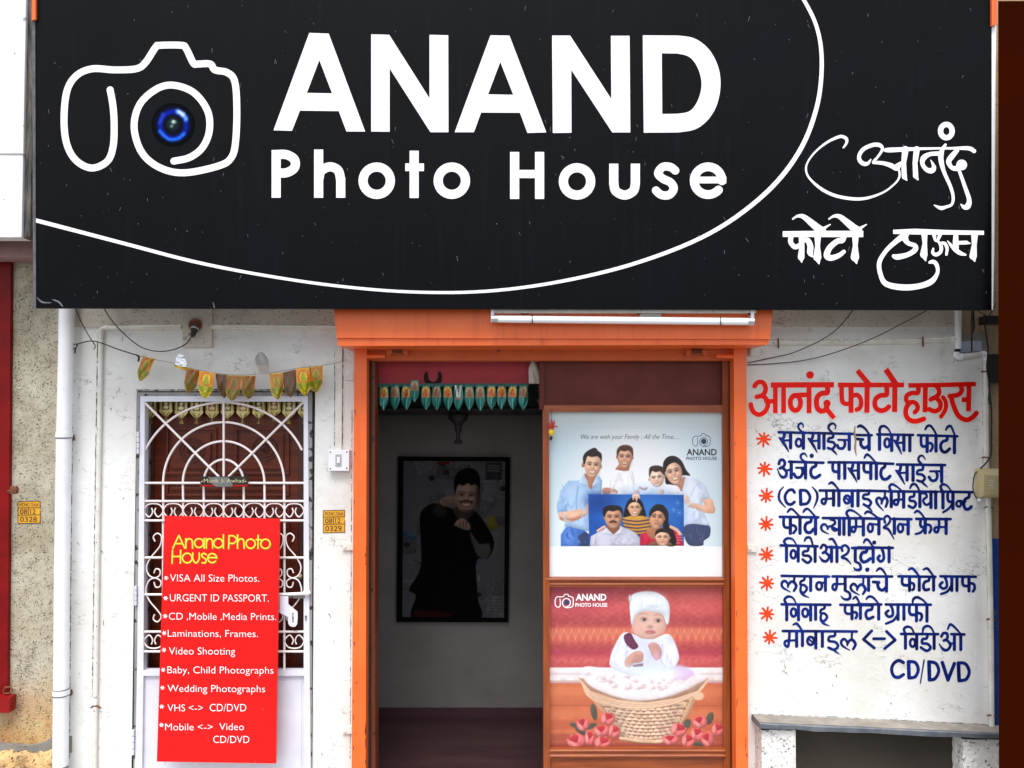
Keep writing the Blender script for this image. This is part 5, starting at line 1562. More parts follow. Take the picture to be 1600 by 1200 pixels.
for par_, (x, y) in zip(PANELS, ((300, 704), (414, 701))):
    mb = MB()
    c = P(x, y, DY - 0.012)
    for rr in (0.024, 0.042, 0.058):
        mb.tube([c + Vector((rr * math.cos(a), 0, rr * math.sin(a))) for a in np.linspace(0, 2 * math.pi, 25)[:-1]], 0.0035, 6, closed=True)
    for k in range(8):
        a = k * math.pi / 4
        mb.tube([c + Vector((0.006 * math.cos(a), -0.002, 0.006 * math.sin(a))), c + Vector((0.02 * math.cos(a), -0.002, 0.02 * math.sin(a)))], [0.005, 0.003], 6)
    mb.build('carved_rosette', M_wooddark, par_)

TY = 0.085
gt = thing('gold_toran', P(350, 632, TY), 'gold printed doorway hanging of house shaped pendants behind the grille', 'door hanging')
MB().pbox(222, 622, 480, 630, TY, TY + 0.004).build('band', M_wooddark, gt)
def pend_prof(v):
    if v < 0.56: return 1.0
    if v < 0.80: return 1.0 - 0.86 * (v - 0.56) / 0.24
    return 0.14 + 0.16 * (v - 0.80) / 0.20
def pend_col(kind):
    gold, dark = np.array((232, 214, 136), float), np.array(((44, 16, 10), (150, 60, 34), (64, 50, 30))[kind], float)
    def f(u, v):
        c = gold.copy()
        if v < 0.46 and abs(u) < 0.62 and not (v < 0.10 and abs(u) > 0.4): c = dark
        if math.hypot(u / 0.26, (v - 0.20) / 0.08) < 1 or math.hypot(u / 0.40, (v - 0.36) / 0.09) < 1: c = np.array((244, 230, 170), float)
        if 0.50 < v < 0.53 or (abs(u) > 0.84 and v < 0.5): c = np.array((150, 130, 60), float)
        if v > 0.56 and abs(abs(u) - 0.5 * pend_prof(v)) < 0.10: c = np.array((150, 124, 58), float)
        n = 0.5 + 0.5 * math.sin(u * 23 + v * 9) * math.sin(v * 41)
        return c * (0.8 + 0.2 * n)
    return f
for i in range(11):
    x = 235 + i * 24.1
    if x > 478: break
    leaf('pendant', (x - 10.4, 624), (x + 10.4, 624), (x + (0.4 if i % 3 else -0.6), 662 - (4 if i in (1, 8) else 0)), pend_prof, pend_col((0, 2, 0, 2, 1, 2, 1, 0, 1, 2, 0)[i]), TY - 0.004, M_foilprint, gt, nu=17, nv=23, bulge=0.004)

npz = thing('nameplate', P(349.5, 752, -0.02), 'small black nameplate with gold lettering on the grille gate', 'nameplate')
pq([(313, 744.5), (387, 744.5), (387, 757), (313, 757)], -0.026, -0.018, 'plate', M_plateblack, npz)
pq([(312.5, 756.8), (335, 756.8), (337, 760.3), (312.5, 760.3)], -0.026, -0.018, 'red_strip', M_redstrip, npz)
pq([(365, 756.8), (387, 756.8), (387, 760.3), (362, 760.3)], -0.026, -0.018, 'red_strip', M_redstrip, npz)
pq([(325, 745.5), (356, 745.5), (364, 757), (362, 760.5), (338, 760.5), (330, 755)], -0.0275, -0.024, 'scuffed_patch', M_plategrey, npz)
type_mesh('lettering', [('Munik S. Awhad', 318.5, 381.5, 748.0, 754.0)], lambda x, y: P(x, y, -0.0287), M_gold, npz, offset=-0.004)
for x in (315.8, 384): MB().lathe([(0.0005, -0.003), (0.003, -0.002), (0.0035, 0)], P(x, 752.5, -0.026), 'y', 10).build('screw', M_alu, npz)

# ------------------------------------------------------------------ red board leaning on the gate
rb = thing('red_board', P(341, 1192, -0.07), 'red price board of photo services leaning on the grille gate', 'sign board')
def RBP(x, y, off=0.0): return P(x, y, -0.055 - 0.05 * (y - 806) / 386 - off)
mb = MB()
mb.slab([RBP(257, 806), RBP(437, 811), RBP(431, 1193), RBP(245, 1190)], Vector((0, 0.012, 0)))
mb.build('panel', M_redboard, rb)
ot = board_title()
sh = Ink()
sh.segs = [((a[0] + 0.9, a[1] + 0.9, a[2] + 0.15), (b[0] + 0.9, b[1] + 0.9, b[2] + 0.15), fa, fb_) for a, b, fa, fb_ in ot.segs]
ink_mesh('title_shadow', sh, lambda x, y: RBP(x, y, 0.0008), M_yellowshade, rb, 0.35)
ink_mesh('title_lettering', ot, lambda x, y: RBP(x, y, 0.0016), M_yellow, rb, 0.35)
rg = random.Random(31)
k = Ink((0, 0, 1))
for q in range(46):
    t = rg.random()
    if q % 3 == 0: x, y = (257 - 12 * t if q % 2 else 436.5 - 6 * t) + rg.uniform(-0.5, 0.8) * (1 if q % 2 else -1), 808 + 382 * t
    elif q % 3 == 1: x, y = rg.uniform(250, 430), rg.choice((808.5, 1190)) + rg.uniform(-1.2, 1.2)
    else: x, y = rg.uniform(256, 428), rg.uniform(815, 1185)
    if 246 < x < 436: k.line((x, y, 0.3), (x + rg.uniform(-5, 5), y + rg.uniform(-3, 6), 0.12))
ink_mesh('scuffs', k, lambda x, y: RBP(x, y, 0.0006), surf('worn_red', L(240, 120, 110), L(150, 20, 18), rough=0.7, scale=60), rb, 0.3)['kind'] = 'stuff'
Q = lambda x, y: (200 + x / 2.928, 790 + y / 2.928)
def RL(body, x0, x1, yt, yb):
    a, b = Q(x0, yt), Q(x1, yb)
    return (body, a[0], b[0], a[1], b[1], b[1] + (x1 - x0) * 0.004 / 2.928)
rows = [[('VISA All Size Photos.', 192, 600, 314, 347)], [('URGENT ID PASSPORT.', 192, 644, 405, 438)], [('CD ,Mobile ,Media Prints.', 187, 678, 490, 522)],
        [('Laminations, Frames.', 182, 594, 568, 600)], [('Video Shooting', 187, 490, 648, 681)], [('Baby, Child Photographs', 180, 665, 735, 767)],
        [('Wedding Photographs', 181, 627, 820, 852)], [('VHS <->', 181, 342, 909, 941), ('CD/DVD', 374, 541, 907, 941)],
        [('Mobile <->', 170, 387, 996, 1028), ('Video', 418, 530, 995, 1027)], [('CD/DVD', 390, 555, 1053, 1086)]]
for row in rows:
    for t_ in row:
        type_mesh('lettering', [RL(*t_)], lambda x, y: RBP(x, y, 0.001), M_vinyl, rb, offset=-0.011)
for x, y in ((174, 331), (172, 423), (170, 505), (166, 583), (165, 661), (161, 752), (157, 833), (154, 919), (153, 1003)):
    a = Q(x, y)
    ink_mesh('asterisk', asterisk(a[0], a[1], 3.0, 0.55, 6), lambda x, y: RBP(x, y, 0.001), M_vinyl, rb, 0.25)

# ------------------------------------------------------------------ painted tax numbers, switch
def tax_plate(x0, y0, x1, y1, num, label, Y):
    t = thing('tax_number', P((x0 + x1) / 2, y1, Y), label, 'painted number', 'ochre house tax numbers')
    w, h = x1 - x0, y1 - y0
    X = lambda a: x0 + a * w
    Z = lambda a: y0 + a * h
    MB().pquad([(X(0), Z(0.02)), (X(1), Z(0)), (X(1.01), Z(0.98)), (X(0), Z(1))], Y - 0.0015, Y + 0.002).build('plate', M_ochreplate, t)
    k = Ink((0, 0, 1), 0.45)
    k.line((X(0), Z(0.02)), (X(1), Z(0))); k.line((X(0), Z(1)), (X(1.01), Z(0.98))); k.line((X(0), Z(0.02)), (X(0), Z(1))); k.line((X(1), Z(0)), (X(1), Z(0.3))); k.line((X(1.01), Z(0.45)), (X(1.01), Z(0.98)))
    k.line((X(0), Z(0.31)), (X(1), Z(0.29))); k.line((X(0), Z(0.63)), (X(1), Z(0.61))); k.line((X(0.48), Z(0.30)), (X(0.48), Z(0.62)))
    ink_mesh('border', k, lambda x, y: P(x, y, Y - 0.0024), M_blackpaint, t, 0.25)
    type_mesh('lettering', [('PCMC-TAX', X(0.08), X(0.93), Z(0.10), Z(0.23)), ('08', X(0.09), X(0.43), Z(0.37), Z(0.58)), ('12', X(0.56), X(0.80), Z(0.36), Z(0.57)), (num, X(0.10), X(0.86), Z(0.70), Z(0.92))],
              lambda x, y: P(x, y, Y - 0.0024), M_blackpaint, t)
tax_plate(28, 783, 62.5, 818, '0328', 'ochre house tax number 0328 stencilled on the rough beige wall', 0.02)
tax_plate(505, 797, 538.5, 832.5, '0329', 'ochre house tax number 0329 stencilled on the white wall by the gate', 0.0)

sb = thing('light_switch', P(529.5, 736, -0.03), 'white switch box on the wall left of the orange shutter post', 'switch')
bx_ = MB().pbox(513, 703, 545.5, 736, -0.035, -0.002, 0.003).build('box', M_plastic, sb)
sp_ = MB().pbox(524, 710, 533.5, 729, -0.038, -0.03, 0.001).build('switch_plate', M_greyplastic, sb)
MB().pbox(526.3, 714, 531.2, 724, -0.043, -0.03, 0.002).build('rocker', M_plastic, sp_)
for (x, y) in ((516, 706.5), (541.8, 706.2), (516.3, 732.2), (541.8, 731.6)):
    MB().lathe([(0.0005, -0.002), (0.0032, -0.0015), (0.0034, 0.001)], P(x, y, -0.035), 'y', 10).build('screw', M_screw, bx_)
tag(MB().pquad([(524.5, 541), (534.5, 541), (533.5, 703), (524.5, 703)], -0.016, 0.0).build('cable_casing', M_conduit, org=P(529, 620)), 'flat white cable casing running down to the switch box', 'casing')

# ------------------------------------------------------------------ orange rolling shutter surround
sf = thing('rolling_shutter', P(860, 1275, -0.05), 'orange rolling shutter surround with its box above the doorway', 'shutter')
BYF = -0.28
MB().pquad([(522, 440), (1207, 440), (1207.5, 489), (1203, 530), (526, 528), (522, 487)], BYF, -0.01).build('shutter_box', M_orange, sf)
MB().pquad([(526.5, 528.5), (1203, 530.5), (1200, 538.5), (528, 540.5)], BYF + 0.012, -0.01).build('box_lip', M_orange, sf)
MB().pquad([(553.5, 541), (573, 541), (571, 1275), (549, 1275)], -0.06, 0.01).build('guide_post', M_orange, sf)
MB().pquad([(1146.5, 537), (1166, 537), (1169.5, 1275), (1150.5, 1275)], -0.06, 0.01).build('guide_post', M_orange, sf)
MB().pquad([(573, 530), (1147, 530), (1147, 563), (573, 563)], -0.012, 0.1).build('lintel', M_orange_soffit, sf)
for s_, xa, xb in ((1, 564, 602), (-1, 1149, 1119)):
    mb = MB().tube([P(xa, 557, -0.05), P(xb, 556, -0.045)], 0.011, 12)
    mb.build('roller_arm', M_orange, sf)
for x0, x1 in ((604, 637), (1072, 1105)):
    mb = MB()
    mb.pbox(x0, 542, x0 + 7, 556, -0.045, -0.01, 0.003).pbox(x1 - 6, 543, x1, 555, -0.045, -0.01, 0.003)
    mb.tube([P(x0, 549, -0.035), P(x1, 549, -0.035)], 0.012, 10)
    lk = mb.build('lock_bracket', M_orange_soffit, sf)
    MB().pbox(x0 + 9, 546, x1 - 8, 552, -0.05, -0.02, 0.002).build('lock_slot', M_rust, lk)
MB().pbox(832, 541, 878, 550, -0.03, -0.01, 0.002).build('stop_plate', M_orange_soffit, sf)
MB().lathe([(0.0005, -0.004), (0.006, -0.003), (0.007, 0.0)], P(779, 547.5, -0.012), 'y', 10).build('bolt', M_rust, sf)

rg = random.Random(21)
for (xa, ya, xb, yb, n_) in ((572, 850, 571, 880, 5), (571.5, 1130, 570.5, 1190, 7), (555, 600, 552, 1190, 7), (1149, 640, 1152, 1180, 6), (1165, 1150, 1168, 1192, 5)):
    for q in range(n_):
        t = rg.random()
        x, y = xa + (xb - xa) * t + rg.uniform(-0.6, 0.6), ya + (yb - ya) * t
        k = Ink((0, 0, 1)); k.line((x, y, rg.uniform(0.4, 0.9)), (x + rg.uniform(-0.6, 0.6), y + rg.uniform(2, 9), rg.uniform(0.2, 0.7)))
        ink_mesh('paint_chip', k, lambda x, y: P(x, y, -0.0612), M_rust, sf, 0.3)

# ------------------------------------------------------------------ tube light under the sign
tl = thing('tube_light', P(973, 498, -0.335), 'unlit white fluorescent tube fixed under the sign over the doorway', 'lamp')
ya, yb_ = 498.5, 502.5
LY = -0.335
MB().tube([P(776, ya, LY), P(1169, yb_, LY)], 0.0158, 20).build('tube', M_tube, tl)
for (a, b) in ((768, 778), (1168, 1177.5)):
    MB().tube([P(a, 498.3 + (a - 770) / 100, LY), P(b, 498.3 + (b - 770) / 100, LY)], 0.0172, 20).build('end_cap', M_alu, tl)
for x, y in ((769.5, 488), (1176, 493)):
    MB().pbox(x - 2.5, y - 16, x + 2.5, y + 15, LY - 0.004, LY + 0.03, 0.002).build('lamp_holder', M_plastic, tl)
MB().pbox(768, 476, 1182, 489, LY + 0.005, LY + 0.05, 0.003).build('batten', M_conduit, tl)
MB().pbox(1000, 480, 1033, 496, LY + 0.02, LY + 0.05, 0.002).build('ballast', M_greyplastic, tl)
for x in (831.5, 1126):
    y = 498.5 + (x - 776) / 98
    MB().tube([P(x, y - 8, LY + 0.03), P(x, y - 5.4, LY - 0.014), P(x, y, LY - 0.0185), P(x + 0.5, y + 5.4, LY - 0.012), P(x, y + 6, LY)], 0.002, 6).build('tie_wire', M_iron, tl)
mb = MB()
mb.tube(wpath([(800, 480, -0.32), (815, 490, -0.31), (826, 490, -0.31), (832, 484, -0.31)]), 0.0018, 6)
mb.tube(wpath([(960, 480, -0.32), (985, 487, -0.31), (1003, 492, -0.31)]), 0.0018, 6)
mb.tube(wpath([(1172, 492, -0.33), (1165, 487, -0.31), (1150, 484, -0.31), (1128, 485, -0.31)]), 0.003, 6)
mb.build('wiring', M_wire, tl)

# ------------------------------------------------------------------ wooden shop front
wf = thing('wooden_shopfront', P(860, 1275, 0.05), 'brown varnished wooden shop front with an open doorway and two poster panels', 'shopfront')
FY = 0.04
pq([(573.5, 563), (579, 563), (578, 1275), (573, 1275)], 0.012, 0.12, 'outer_jamb_strip', M_gap, wf)  # dark strip filling the gap beside the post, its shade in the colour
pq([(578.5, 563), (586, 563), (586.5, 1275), (577.5, 1275)], FY, 0.14, 'door_jamb', M_jamb, wf)
pq([(848, 640), (857.8, 640), (860, 1275), (849.5, 1275)], FY - 0.01, 0.12, 'mullion', M_frame, wf)
pq([(843, 563), (850, 563), (850, 640), (843, 640)], FY + 0.01, 0.12, 'mullion_top', M_trans, wf)
pq([(1129, 563), (1140, 563), (1143, 1275), (1131.5, 1275)], FY, 0.12, 'right_jamb', M_frame, wf)
pq([(1140, 563), (1147, 563), (1150, 1275), (1143, 1275)], 0.02, 0.12, 'outer_jamb_strip', M_wooddark, wf)
pq([(850, 563), (1129, 563), (1129, 633), (850, 633)], FY + 0.03, 0.12, 'transom_panel', M_trans, wf)
pq([(850, 633), (1129, 633), (1129, 644.5), (850, 643.5)], FY - 0.004, 0.12, 'top_rail', M_frameh, wf)
pq([(858, 902.5), (1130.5, 902.5), (1131, 917), (858.5, 917)], FY - 0.004, 0.12, 'middle_rail', M_frameh, wf)
MB().tube([P(852, 905.5, FY - 0.004), P(1131, 905.5, FY - 0.004)], 0.008, 10).build('moulding', M_frameh, wf)
MB().tube([P(852, 913, FY - 0.002), P(1131, 913, FY - 0.002)], 0.006, 10).build('moulding', M_frameh, wf)
pq([(859, 1169.5), (1132, 1169.5), (1132, 1184), (859, 1184)], FY - 0.004, 0.12, 'bottom_rail', M_frameh, wf)
MB().tube([P(853, 1173, FY - 0.004), P(1133, 1173, FY - 0.004)], 0.007, 10).build('moulding', M_frameh, wf)
MB().tube([P(853, 1181, FY - 0.002), P(1133, 1181, FY - 0.002)], 0.009, 10).build('moulding', M_frameh, wf)
pq([(860, 1184), (1132, 1184), (1132, 1275), (860, 1275)], FY + 0.008, 0.12, 'lower_panel', M_frameh, wf)
pq([(857.8, 644), (1130, 644), (1131.5, 1170), (859.5, 1170)], FY + 0.03, 0.11, 'backing_panel', M_jamb, wf)

# ------------------------------------------------------------------ printed posters
def face(c, x, y, w, h, skin, hair=(30, 22, 20), rot=0.0, smile=1.0, brow=True, small=False, mous=False):
    """Portrait seen from the front: jaw and brow outline, modelled planes, eyes, nose, mouth. w, h are half sizes."""
    skin = np.array(skin, float)
    k, n = math.cos(R(rot)), math.sin(R(rot))
    T = lambda u, v: (x + w * u * k - h * v * n, y + w * u * n + h * v * k)
    lite, dark, warm = np.minimum(skin * 1.12 + 8, 255), skin * 0.72, np.minimum(skin * np.array((1.03, 0.90, 0.86)), 255)
    for s_ in (-1, 1):
        a = T(1.0 * s_, 0.0); c.ell(a[0], a[1], w * 0.13, h * 0.17, dark * 1.1, 2, rot=rot)
    c.poly([T(-0.98, -0.35), T(-0.94, 0.15), T(-0.76, 0.58), T(-0.38, 0.92), T(0, 1.0), T(0.38, 0.92), T(0.76, 0.58), T(0.94, 0.15), T(0.98, -0.35), T(0.7, -0.9), T(0, -1.05), T(-0.7, -0.9)], skin, 2, vol=0.5)
    a = T(-0.12, -0.50); c.ell(a[0], a[1], w * 0.55, h * 0.26, lite, w * 0.35, 0.8)
    a = T(0.62, 0.1); c.ell(a[0], a[1], w * 0.30, h * 0.62, dark, w * 0.3, 0.40, rot=rot)
    a = T(0, 0.80); c.ell(a[0], a[1], w * 0.30, h * 0.13, lite, w * 0.2, 0.5)
    for s_ in (-1, 1):
        a = T(0.46 * s_, 0.20); c.ell(a[0], a[1], w * 0.25, h * 0.16, warm, w * 0.2, 0.7)
        a = T(0.46 * s_ - 0.04, 0.12); c.ell(a[0], a[1], w * 0.15, h * 0.08, lite, w * 0.14, 0.8)
        a = T(0.37 * s_, -0.14); c.ell(a[0], a[1], w * 0.26, h * 0.12, dark, w * 0.16, 0.62, rot=rot)
        a = T(0.38 * s_, -0.09); c.ell(a[0], a[1], w * 0.13, h * 0.042, skin * 0.4 + 110, w * 0.05, 0.55, rot=rot)
        c.ell(a[0], a[1], w * 0.075, h * 0.055, (32, 20, 18), w * 0.05, 1, vol=None) if False else c.put((1 - np.hypot((c.X - a[0]) / (w * 0.09), (c.Y - a[1]) / (h * 0.058))) * w * 0.09, (32, 20, 18), w * 0.045, 1, 0.0)
        c.line([T((0.38 - 0.18) * s_, -0.095), T(0.38 * s_, -0.145), T((0.38 + 0.19) * s_, -0.085)], w * 0.032, (40, 26, 24), w * 0.05, 0.8)
        if brow: c.line([T(0.15 * s_, -0.245), T(0.38 * s_, -0.30), T(0.64 * s_, -0.215)], w * 0.042, (52, 36, 30), w * 0.08, 0.8)
    c.line([T(-0.02, -0.12), T(-0.03, 0.14)], w * 0.05, lite, w * 0.07, 0.8)
    c.line([T(0.10, -0.06), T(0.13, 0.12), T(0.15, 0.18)], w * 0.05, dark, w * 0.08, 0.5)
    c.line([T(-0.13, 0.20), T(0, 0.235), T(0.14, 0.20)], w * 0.045, skin * 0.58, w * 0.06, 0.75)
    if mous: c.line([T(-0.36, 0.41), T(-0.15, 0.325), T(0, 0.335), T(0.15, 0.325), T(0.36, 0.41)], w * 0.085, (36, 26, 24), w * 0.08, 0.95)
    if smile > 0.5:
        c.line([T(-0.55, 0.28), T(-0.46, 0.46)], w * 0.03, dark, w * 0.06, 0.6); c.line([T(0.55, 0.28), T(0.46, 0.46)], w * 0.03, dark, w * 0.06, 0.6)
        c.put(poly_field(c.X, c.Y, smooth_path([(*T(*q), 0) for q in ((-0.42, 0.39), (-0.15, 0.42), (0.15, 0.42), (0.42, 0.39), (0.24, 0.61), (0, 0.68), (-0.24, 0.61))], 5, True)[:-1]), skin * np.array((0.74, 0.46, 0.46)), w * 0.05, 1, 0.0)
        c.put(poly_field(c.X, c.Y, smooth_path([(*T(*q), 0) for q in ((-0.35, 0.42), (-0.1, 0.455), (0.1, 0.455), (0.35, 0.42), (0.18, 0.565), (0, 0.585), (-0.18, 0.565))], 5, True)[:-1]), np.minimum(skin * 1.25 + 14, (250, 248, 244)), w * 0.035, 1, 0.0)
    else:
        c.line([T(-0.27, 0.475), T(-0.08, 0.455), T(0.08, 0.455), T(0.27, 0.475)], w * 0.035, skin * np.array((0.58, 0.42, 0.42)), w * 0.05, 0.9)
        c.line([T(-0.18, 0.53), T(0, 0.55), T(0.18, 0.53)], w * 0.05, skin * np.array((0.92, 0.70, 0.68)), w * 0.06, 0.8)

def folds(c, pts, n, dark, lite, seed, w=5):
    """Soft creases fanning across cloth inside a box (x0, y0, x1, y1)."""
    rg = random.Random(seed)
    x0, y0, x1, y1 = pts
    for i in range(n):
        x, y = rg.uniform(x0, x1), rg.uniform(y0, y1)
        dx, dy = rg.uniform(-30, 30), rg.uniform(25, 70)
        q = [(x, y), (x + dx * 0.4 + rg.uniform(-8, 8), y + dy * 0.5), (x + dx, y + dy)]
        q = [(min(max(a_, x0), x1), min(max(b_, y0), y1)) for a_, b_ in q]
        c.line(q, rg.uniform(2, w), dark if i % 2 else lite, rg.uniform(4, 8), rg.uniform(0.35, 0.75))

fp = thing('family_poster', P(993, 903, 0.05), 'poster of a smiling family holding a blue family portrait in the upper panel', 'poster')
cv = Canvas(66, 54, 1200, 1132, 3.1).fill((250, 252, 252))
g = np.clip((cv.Y - 60) / 1060, 0, 1)[..., None]
r_ = np.clip(np.hypot((cv.X - 560) / 620, (cv.Y - 900) / 780), 0, 1)[..., None]
cv.C = np.array((252, 253, 254)) * (1 - r_ ** 1.6) + np.array((204, 228, 238)) * r_ ** 1.6
cv.C = cv.C * (0.35 + 0.65 * np.clip(g * 5, 0, 1)) + np.array((206, 212, 206)) * (0.65 - 0.65 * np.clip(g * 5, 0, 1))  # top of the print greyed: shade from above put into the colour
cv.ell(640, 450, 330, 300, (255, 255, 255), 200, 0.8)
SK, SKL, SKD = (238, 188, 160), (246, 206, 182), (204, 150, 120)
JEAN, SHIRT = (66, 112, 196), (164, 198, 234)
# man on the left
cv.poly([(150, 925), (150, 850), (185, 800), (270, 790), (320, 835), (345, 925)], JEAN, 3, curve=False)
cv.poly([(270, 925), (262, 860), (300, 830), (345, 850), (345, 925)], (52, 64, 104), 4, curve=False)
cv.ell(205, 860, 40, 60, (104, 152, 226), 25, 0.7)
cv.poly([(280, 500), (330, 480), (400, 470), (418, 500), (412, 590), (335, 590), (333, 830), (250, 810), (170, 795), (190, 720), (130, 700), (124, 660), (150, 560), (200, 500)], SHIRT, 3, curve=False)
cv.poly([(190, 560), (250, 520), (300, 620), (290, 780), (220, 760), (200, 650)], (190, 216, 244), 30, 0.8)
cv.line([(262, 540), (250, 640), (262, 760)], 5, (128, 168, 214), 6, 0.8); cv.line([(360, 520), (345, 640)], 4, (130, 168, 212), 4, 0.6)
cv.poly([(124, 670), (186, 650), (192, 706), (130, 712)], (148, 186, 228), 4, curve=False)
cv.poly([(136, 706), (190, 700), (300, 682), (330, 700), (300, 730), (230, 765), (165, 762), (140, 740)], SK, 3)
cv.line([(150, 745), (230, 752), (300, 722)], 8, (180, 108, 80), 8, 0.7)
cv.poly([(298, 680), (330, 645), (366, 645), (372, 662), (352, 690), (330, 712), (306, 720)], SKL, 2)
for yy in (655, 668, 682): cv.line([(336, yy), (366, yy + 3)], 1.6, (182, 120, 92), 1.5, 0.8)
cv.poly([(300, 455), (372, 450), (384, 490), (345, 560), (322, 530)], (196, 130, 98), 3, curve=False)
cv.poly([(296, 458), (262, 520), (330, 545), (322, 500)], (196, 220, 246), 2, curve=False); cv.poly([(382, 470), (408, 520), (360, 545), (352, 530)], (196, 220, 246), 2, curve=False)
face(cv, 356, 405, 54, 78, SK, rot=6)
cv.poly([(296, 392), (294, 345), (318, 312), (368, 288), (392, 308), (414, 330), (414, 378), (404, 358), (386, 344), (350, 348), (326, 342), (316, 356), (306, 392)], (40, 29, 25), 3)
folds(cv, (140, 520, 330, 760), 16, (132, 170, 218), (206, 226, 248), 1, 6); folds(cv, (340, 500, 405, 560), 5, (132, 170, 218), (206, 226, 248), 2, 4); folds(cv, (160, 800, 330, 900), 12, (40, 78, 160), (120, 164, 232), 3, 6)
cv.ell(292, 400, 8, 16, (196, 128, 98), 2)
# boy in the middle
cv.poly([(500, 425), (600, 425), (622, 470), (630, 520), (650, 588), (420, 588), (470, 500), (476, 450)], (250, 250, 252), 3)
cv.line([(472, 500), (468, 560)], 2, (206, 208, 214), 3); cv.line([(618, 500), (622, 570)], 2, (206, 208, 214), 3)
cv.poly([(418, 560), (440, 545), (500, 556), (514, 580), (430, 588)], (208, 146, 116), 3)
cv.poly([(468, 580), (500, 572), (516, 590), (528, 630), (510, 610), (496, 642), (484, 640), (476, 612)], SKL, 2)
cv.poly([(622, 570), (650, 560), (662, 600), (655, 630), (640, 615), (632, 640), (620, 636), (610, 620)], SKL, 2)
cv.poly([(525, 395), (600, 395), (590, 436), (552, 438), (500, 428)], (196, 128, 100), 3, curve=False)
face(cv, 564, 352, 50, 68, (224, 170, 140), rot=2)
cv.poly([(514, 350), (512, 305), (536, 276), (580, 270), (614, 290), (618, 345), (606, 322), (588, 306), (560, 312), (536, 306), (524, 328)], (92, 58, 44), 4)
folds(cv, (480, 440, 620, 570), 12, (214, 216, 224), (255, 255, 255), 4, 5)
# woman at the right
cv.poly([(826, 440), (812, 390), (838, 350), (886, 342), (930, 372), (960, 430), (986, 468), (930, 470), (880, 540), (828, 520)], (34, 24, 26), 3)
cv.poly([(880, 520), (950, 470), (962, 530), (950, 590), (920, 560)], (196, 134, 106), 3, curve=False)
cv.poly([(955, 480), (1030, 488), (1085, 530), (1120, 615), (1064, 626), (1064, 680), (1112, 790), (1030, 800), (945, 790), (945, 650), (930, 590)], (206, 220, 240), 3, curve=False)
cv.poly([(960, 500), (1020, 500), (1050, 600), (1000, 760), (955, 720)], (232, 240, 250), 25, 0.8)
cv.line([(1064, 630), (1050, 700), (1060, 780)], 4, (170, 188, 214), 6, 0.7)
cv.poly([(1062, 622), (1128, 618), (1150, 690), (1140, 714), (1090, 710), (990, 674), (984, 640), (1080, 660)], SK, 3, curve=False)
cv.poly([(940, 600), (968, 594), (990, 640), (992, 668), (962, 672), (952, 640), (926, 620)], SKL, 2)
cv.poly([(945, 800), (1000, 780), (1080, 788), (1116, 800), (1112, 860), (1075, 890), (1066, 920), (985, 920), (950, 870)], (62, 72, 108), 3)
face(cv, 880, 448, 54, 80, SK, rot=-14)
cv.poly([(814, 430), (812, 390), (840, 350), (886, 342), (928, 372), (950, 420), (936, 446), (924, 410), (890, 384), (852, 396), (834, 420), (826, 446)], (38, 27, 28), 3)
folds(cv, (950, 510, 1060, 740), 14, (178, 194, 220), (240, 246, 252), 5, 6); folds(cv, (960, 800, 1080, 890), 8, (44, 52, 84), (96, 108, 150), 6, 5)
# little boy
cv.poly([(730, 545), (820, 525), (900, 535), (926, 570), (920, 588), (700, 588)], (250, 250, 252), 3)
face(cv, 770, 486, 48, 56, SKL, rot=-8, smile=0)
cv.poly([(720, 452), (726, 416), (764, 402), (812, 416), (824, 470), (808, 456), (790, 440), (764, 446), (742, 438), (732, 456), (724, 478)], (56, 42, 36), 4)
folds(cv, (720, 550, 900, 580), 6, (216, 218, 226), (255, 255, 255), 7, 4)
cv.poly([(770, 590), (786, 556), (816, 560), (812, 588), (800, 612), (788, 600)], SKL, 2)
cv.line([(660, 545), (690, 556), (704, 548)], 7, (232, 178, 160), 3)
# the blue portrait they hold
cv.poly([(328, 588), (945, 592), (946, 922), (334, 922)], (26, 84, 172), 1, curve=False)
cv.ell(700, 700, 210, 120, (62, 132, 214), 100, 0.7); cv.ell(400, 640, 90, 60, (16, 56, 132), 50, 0.6)
for (a, b) in ((918, 708), (880, 690), (905, 645)):
    for q in range(6): cv.line([(a, b), (a + 20 * math.cos(q * 1.047), b + 20 * math.sin(q * 1.047))], 1.2, (150, 196, 236), 2, 0.7)
# girl with the striped shirt
cv.poly([(560, 740), (570, 660), (600, 615), (640, 606), (676, 640), (700, 735), (640, 745)], (26, 20, 22), 3)
cv.poly([(545, 745), (600, 728), (680, 728), (725, 745), (738, 800), (720, 840), (640, 850), (560, 800)], (206, 156, 60), 3, curve=False)
for q in range(5): cv.line([(548, 752 + q * 22), (640, 764 + q * 22), (730, 752 + q * 22)], 4.5, (84, 40, 80), 2)
face(cv, 628, 680, 42, 54, (232, 182, 148), rot=0)
cv.poly([(586, 670), (596, 632), (634, 618), (668, 640), (674, 678), (652, 646), (620, 640), (596, 652)], (26, 20, 22), 2)
cv.ell(478, 590, 1, 1, (0, 0, 0)); cv.poly([(612, 600), (622, 588), (656, 590), (662, 622), (650, 612), (640, 640), (630, 612), (618, 628)], SKL, 2)
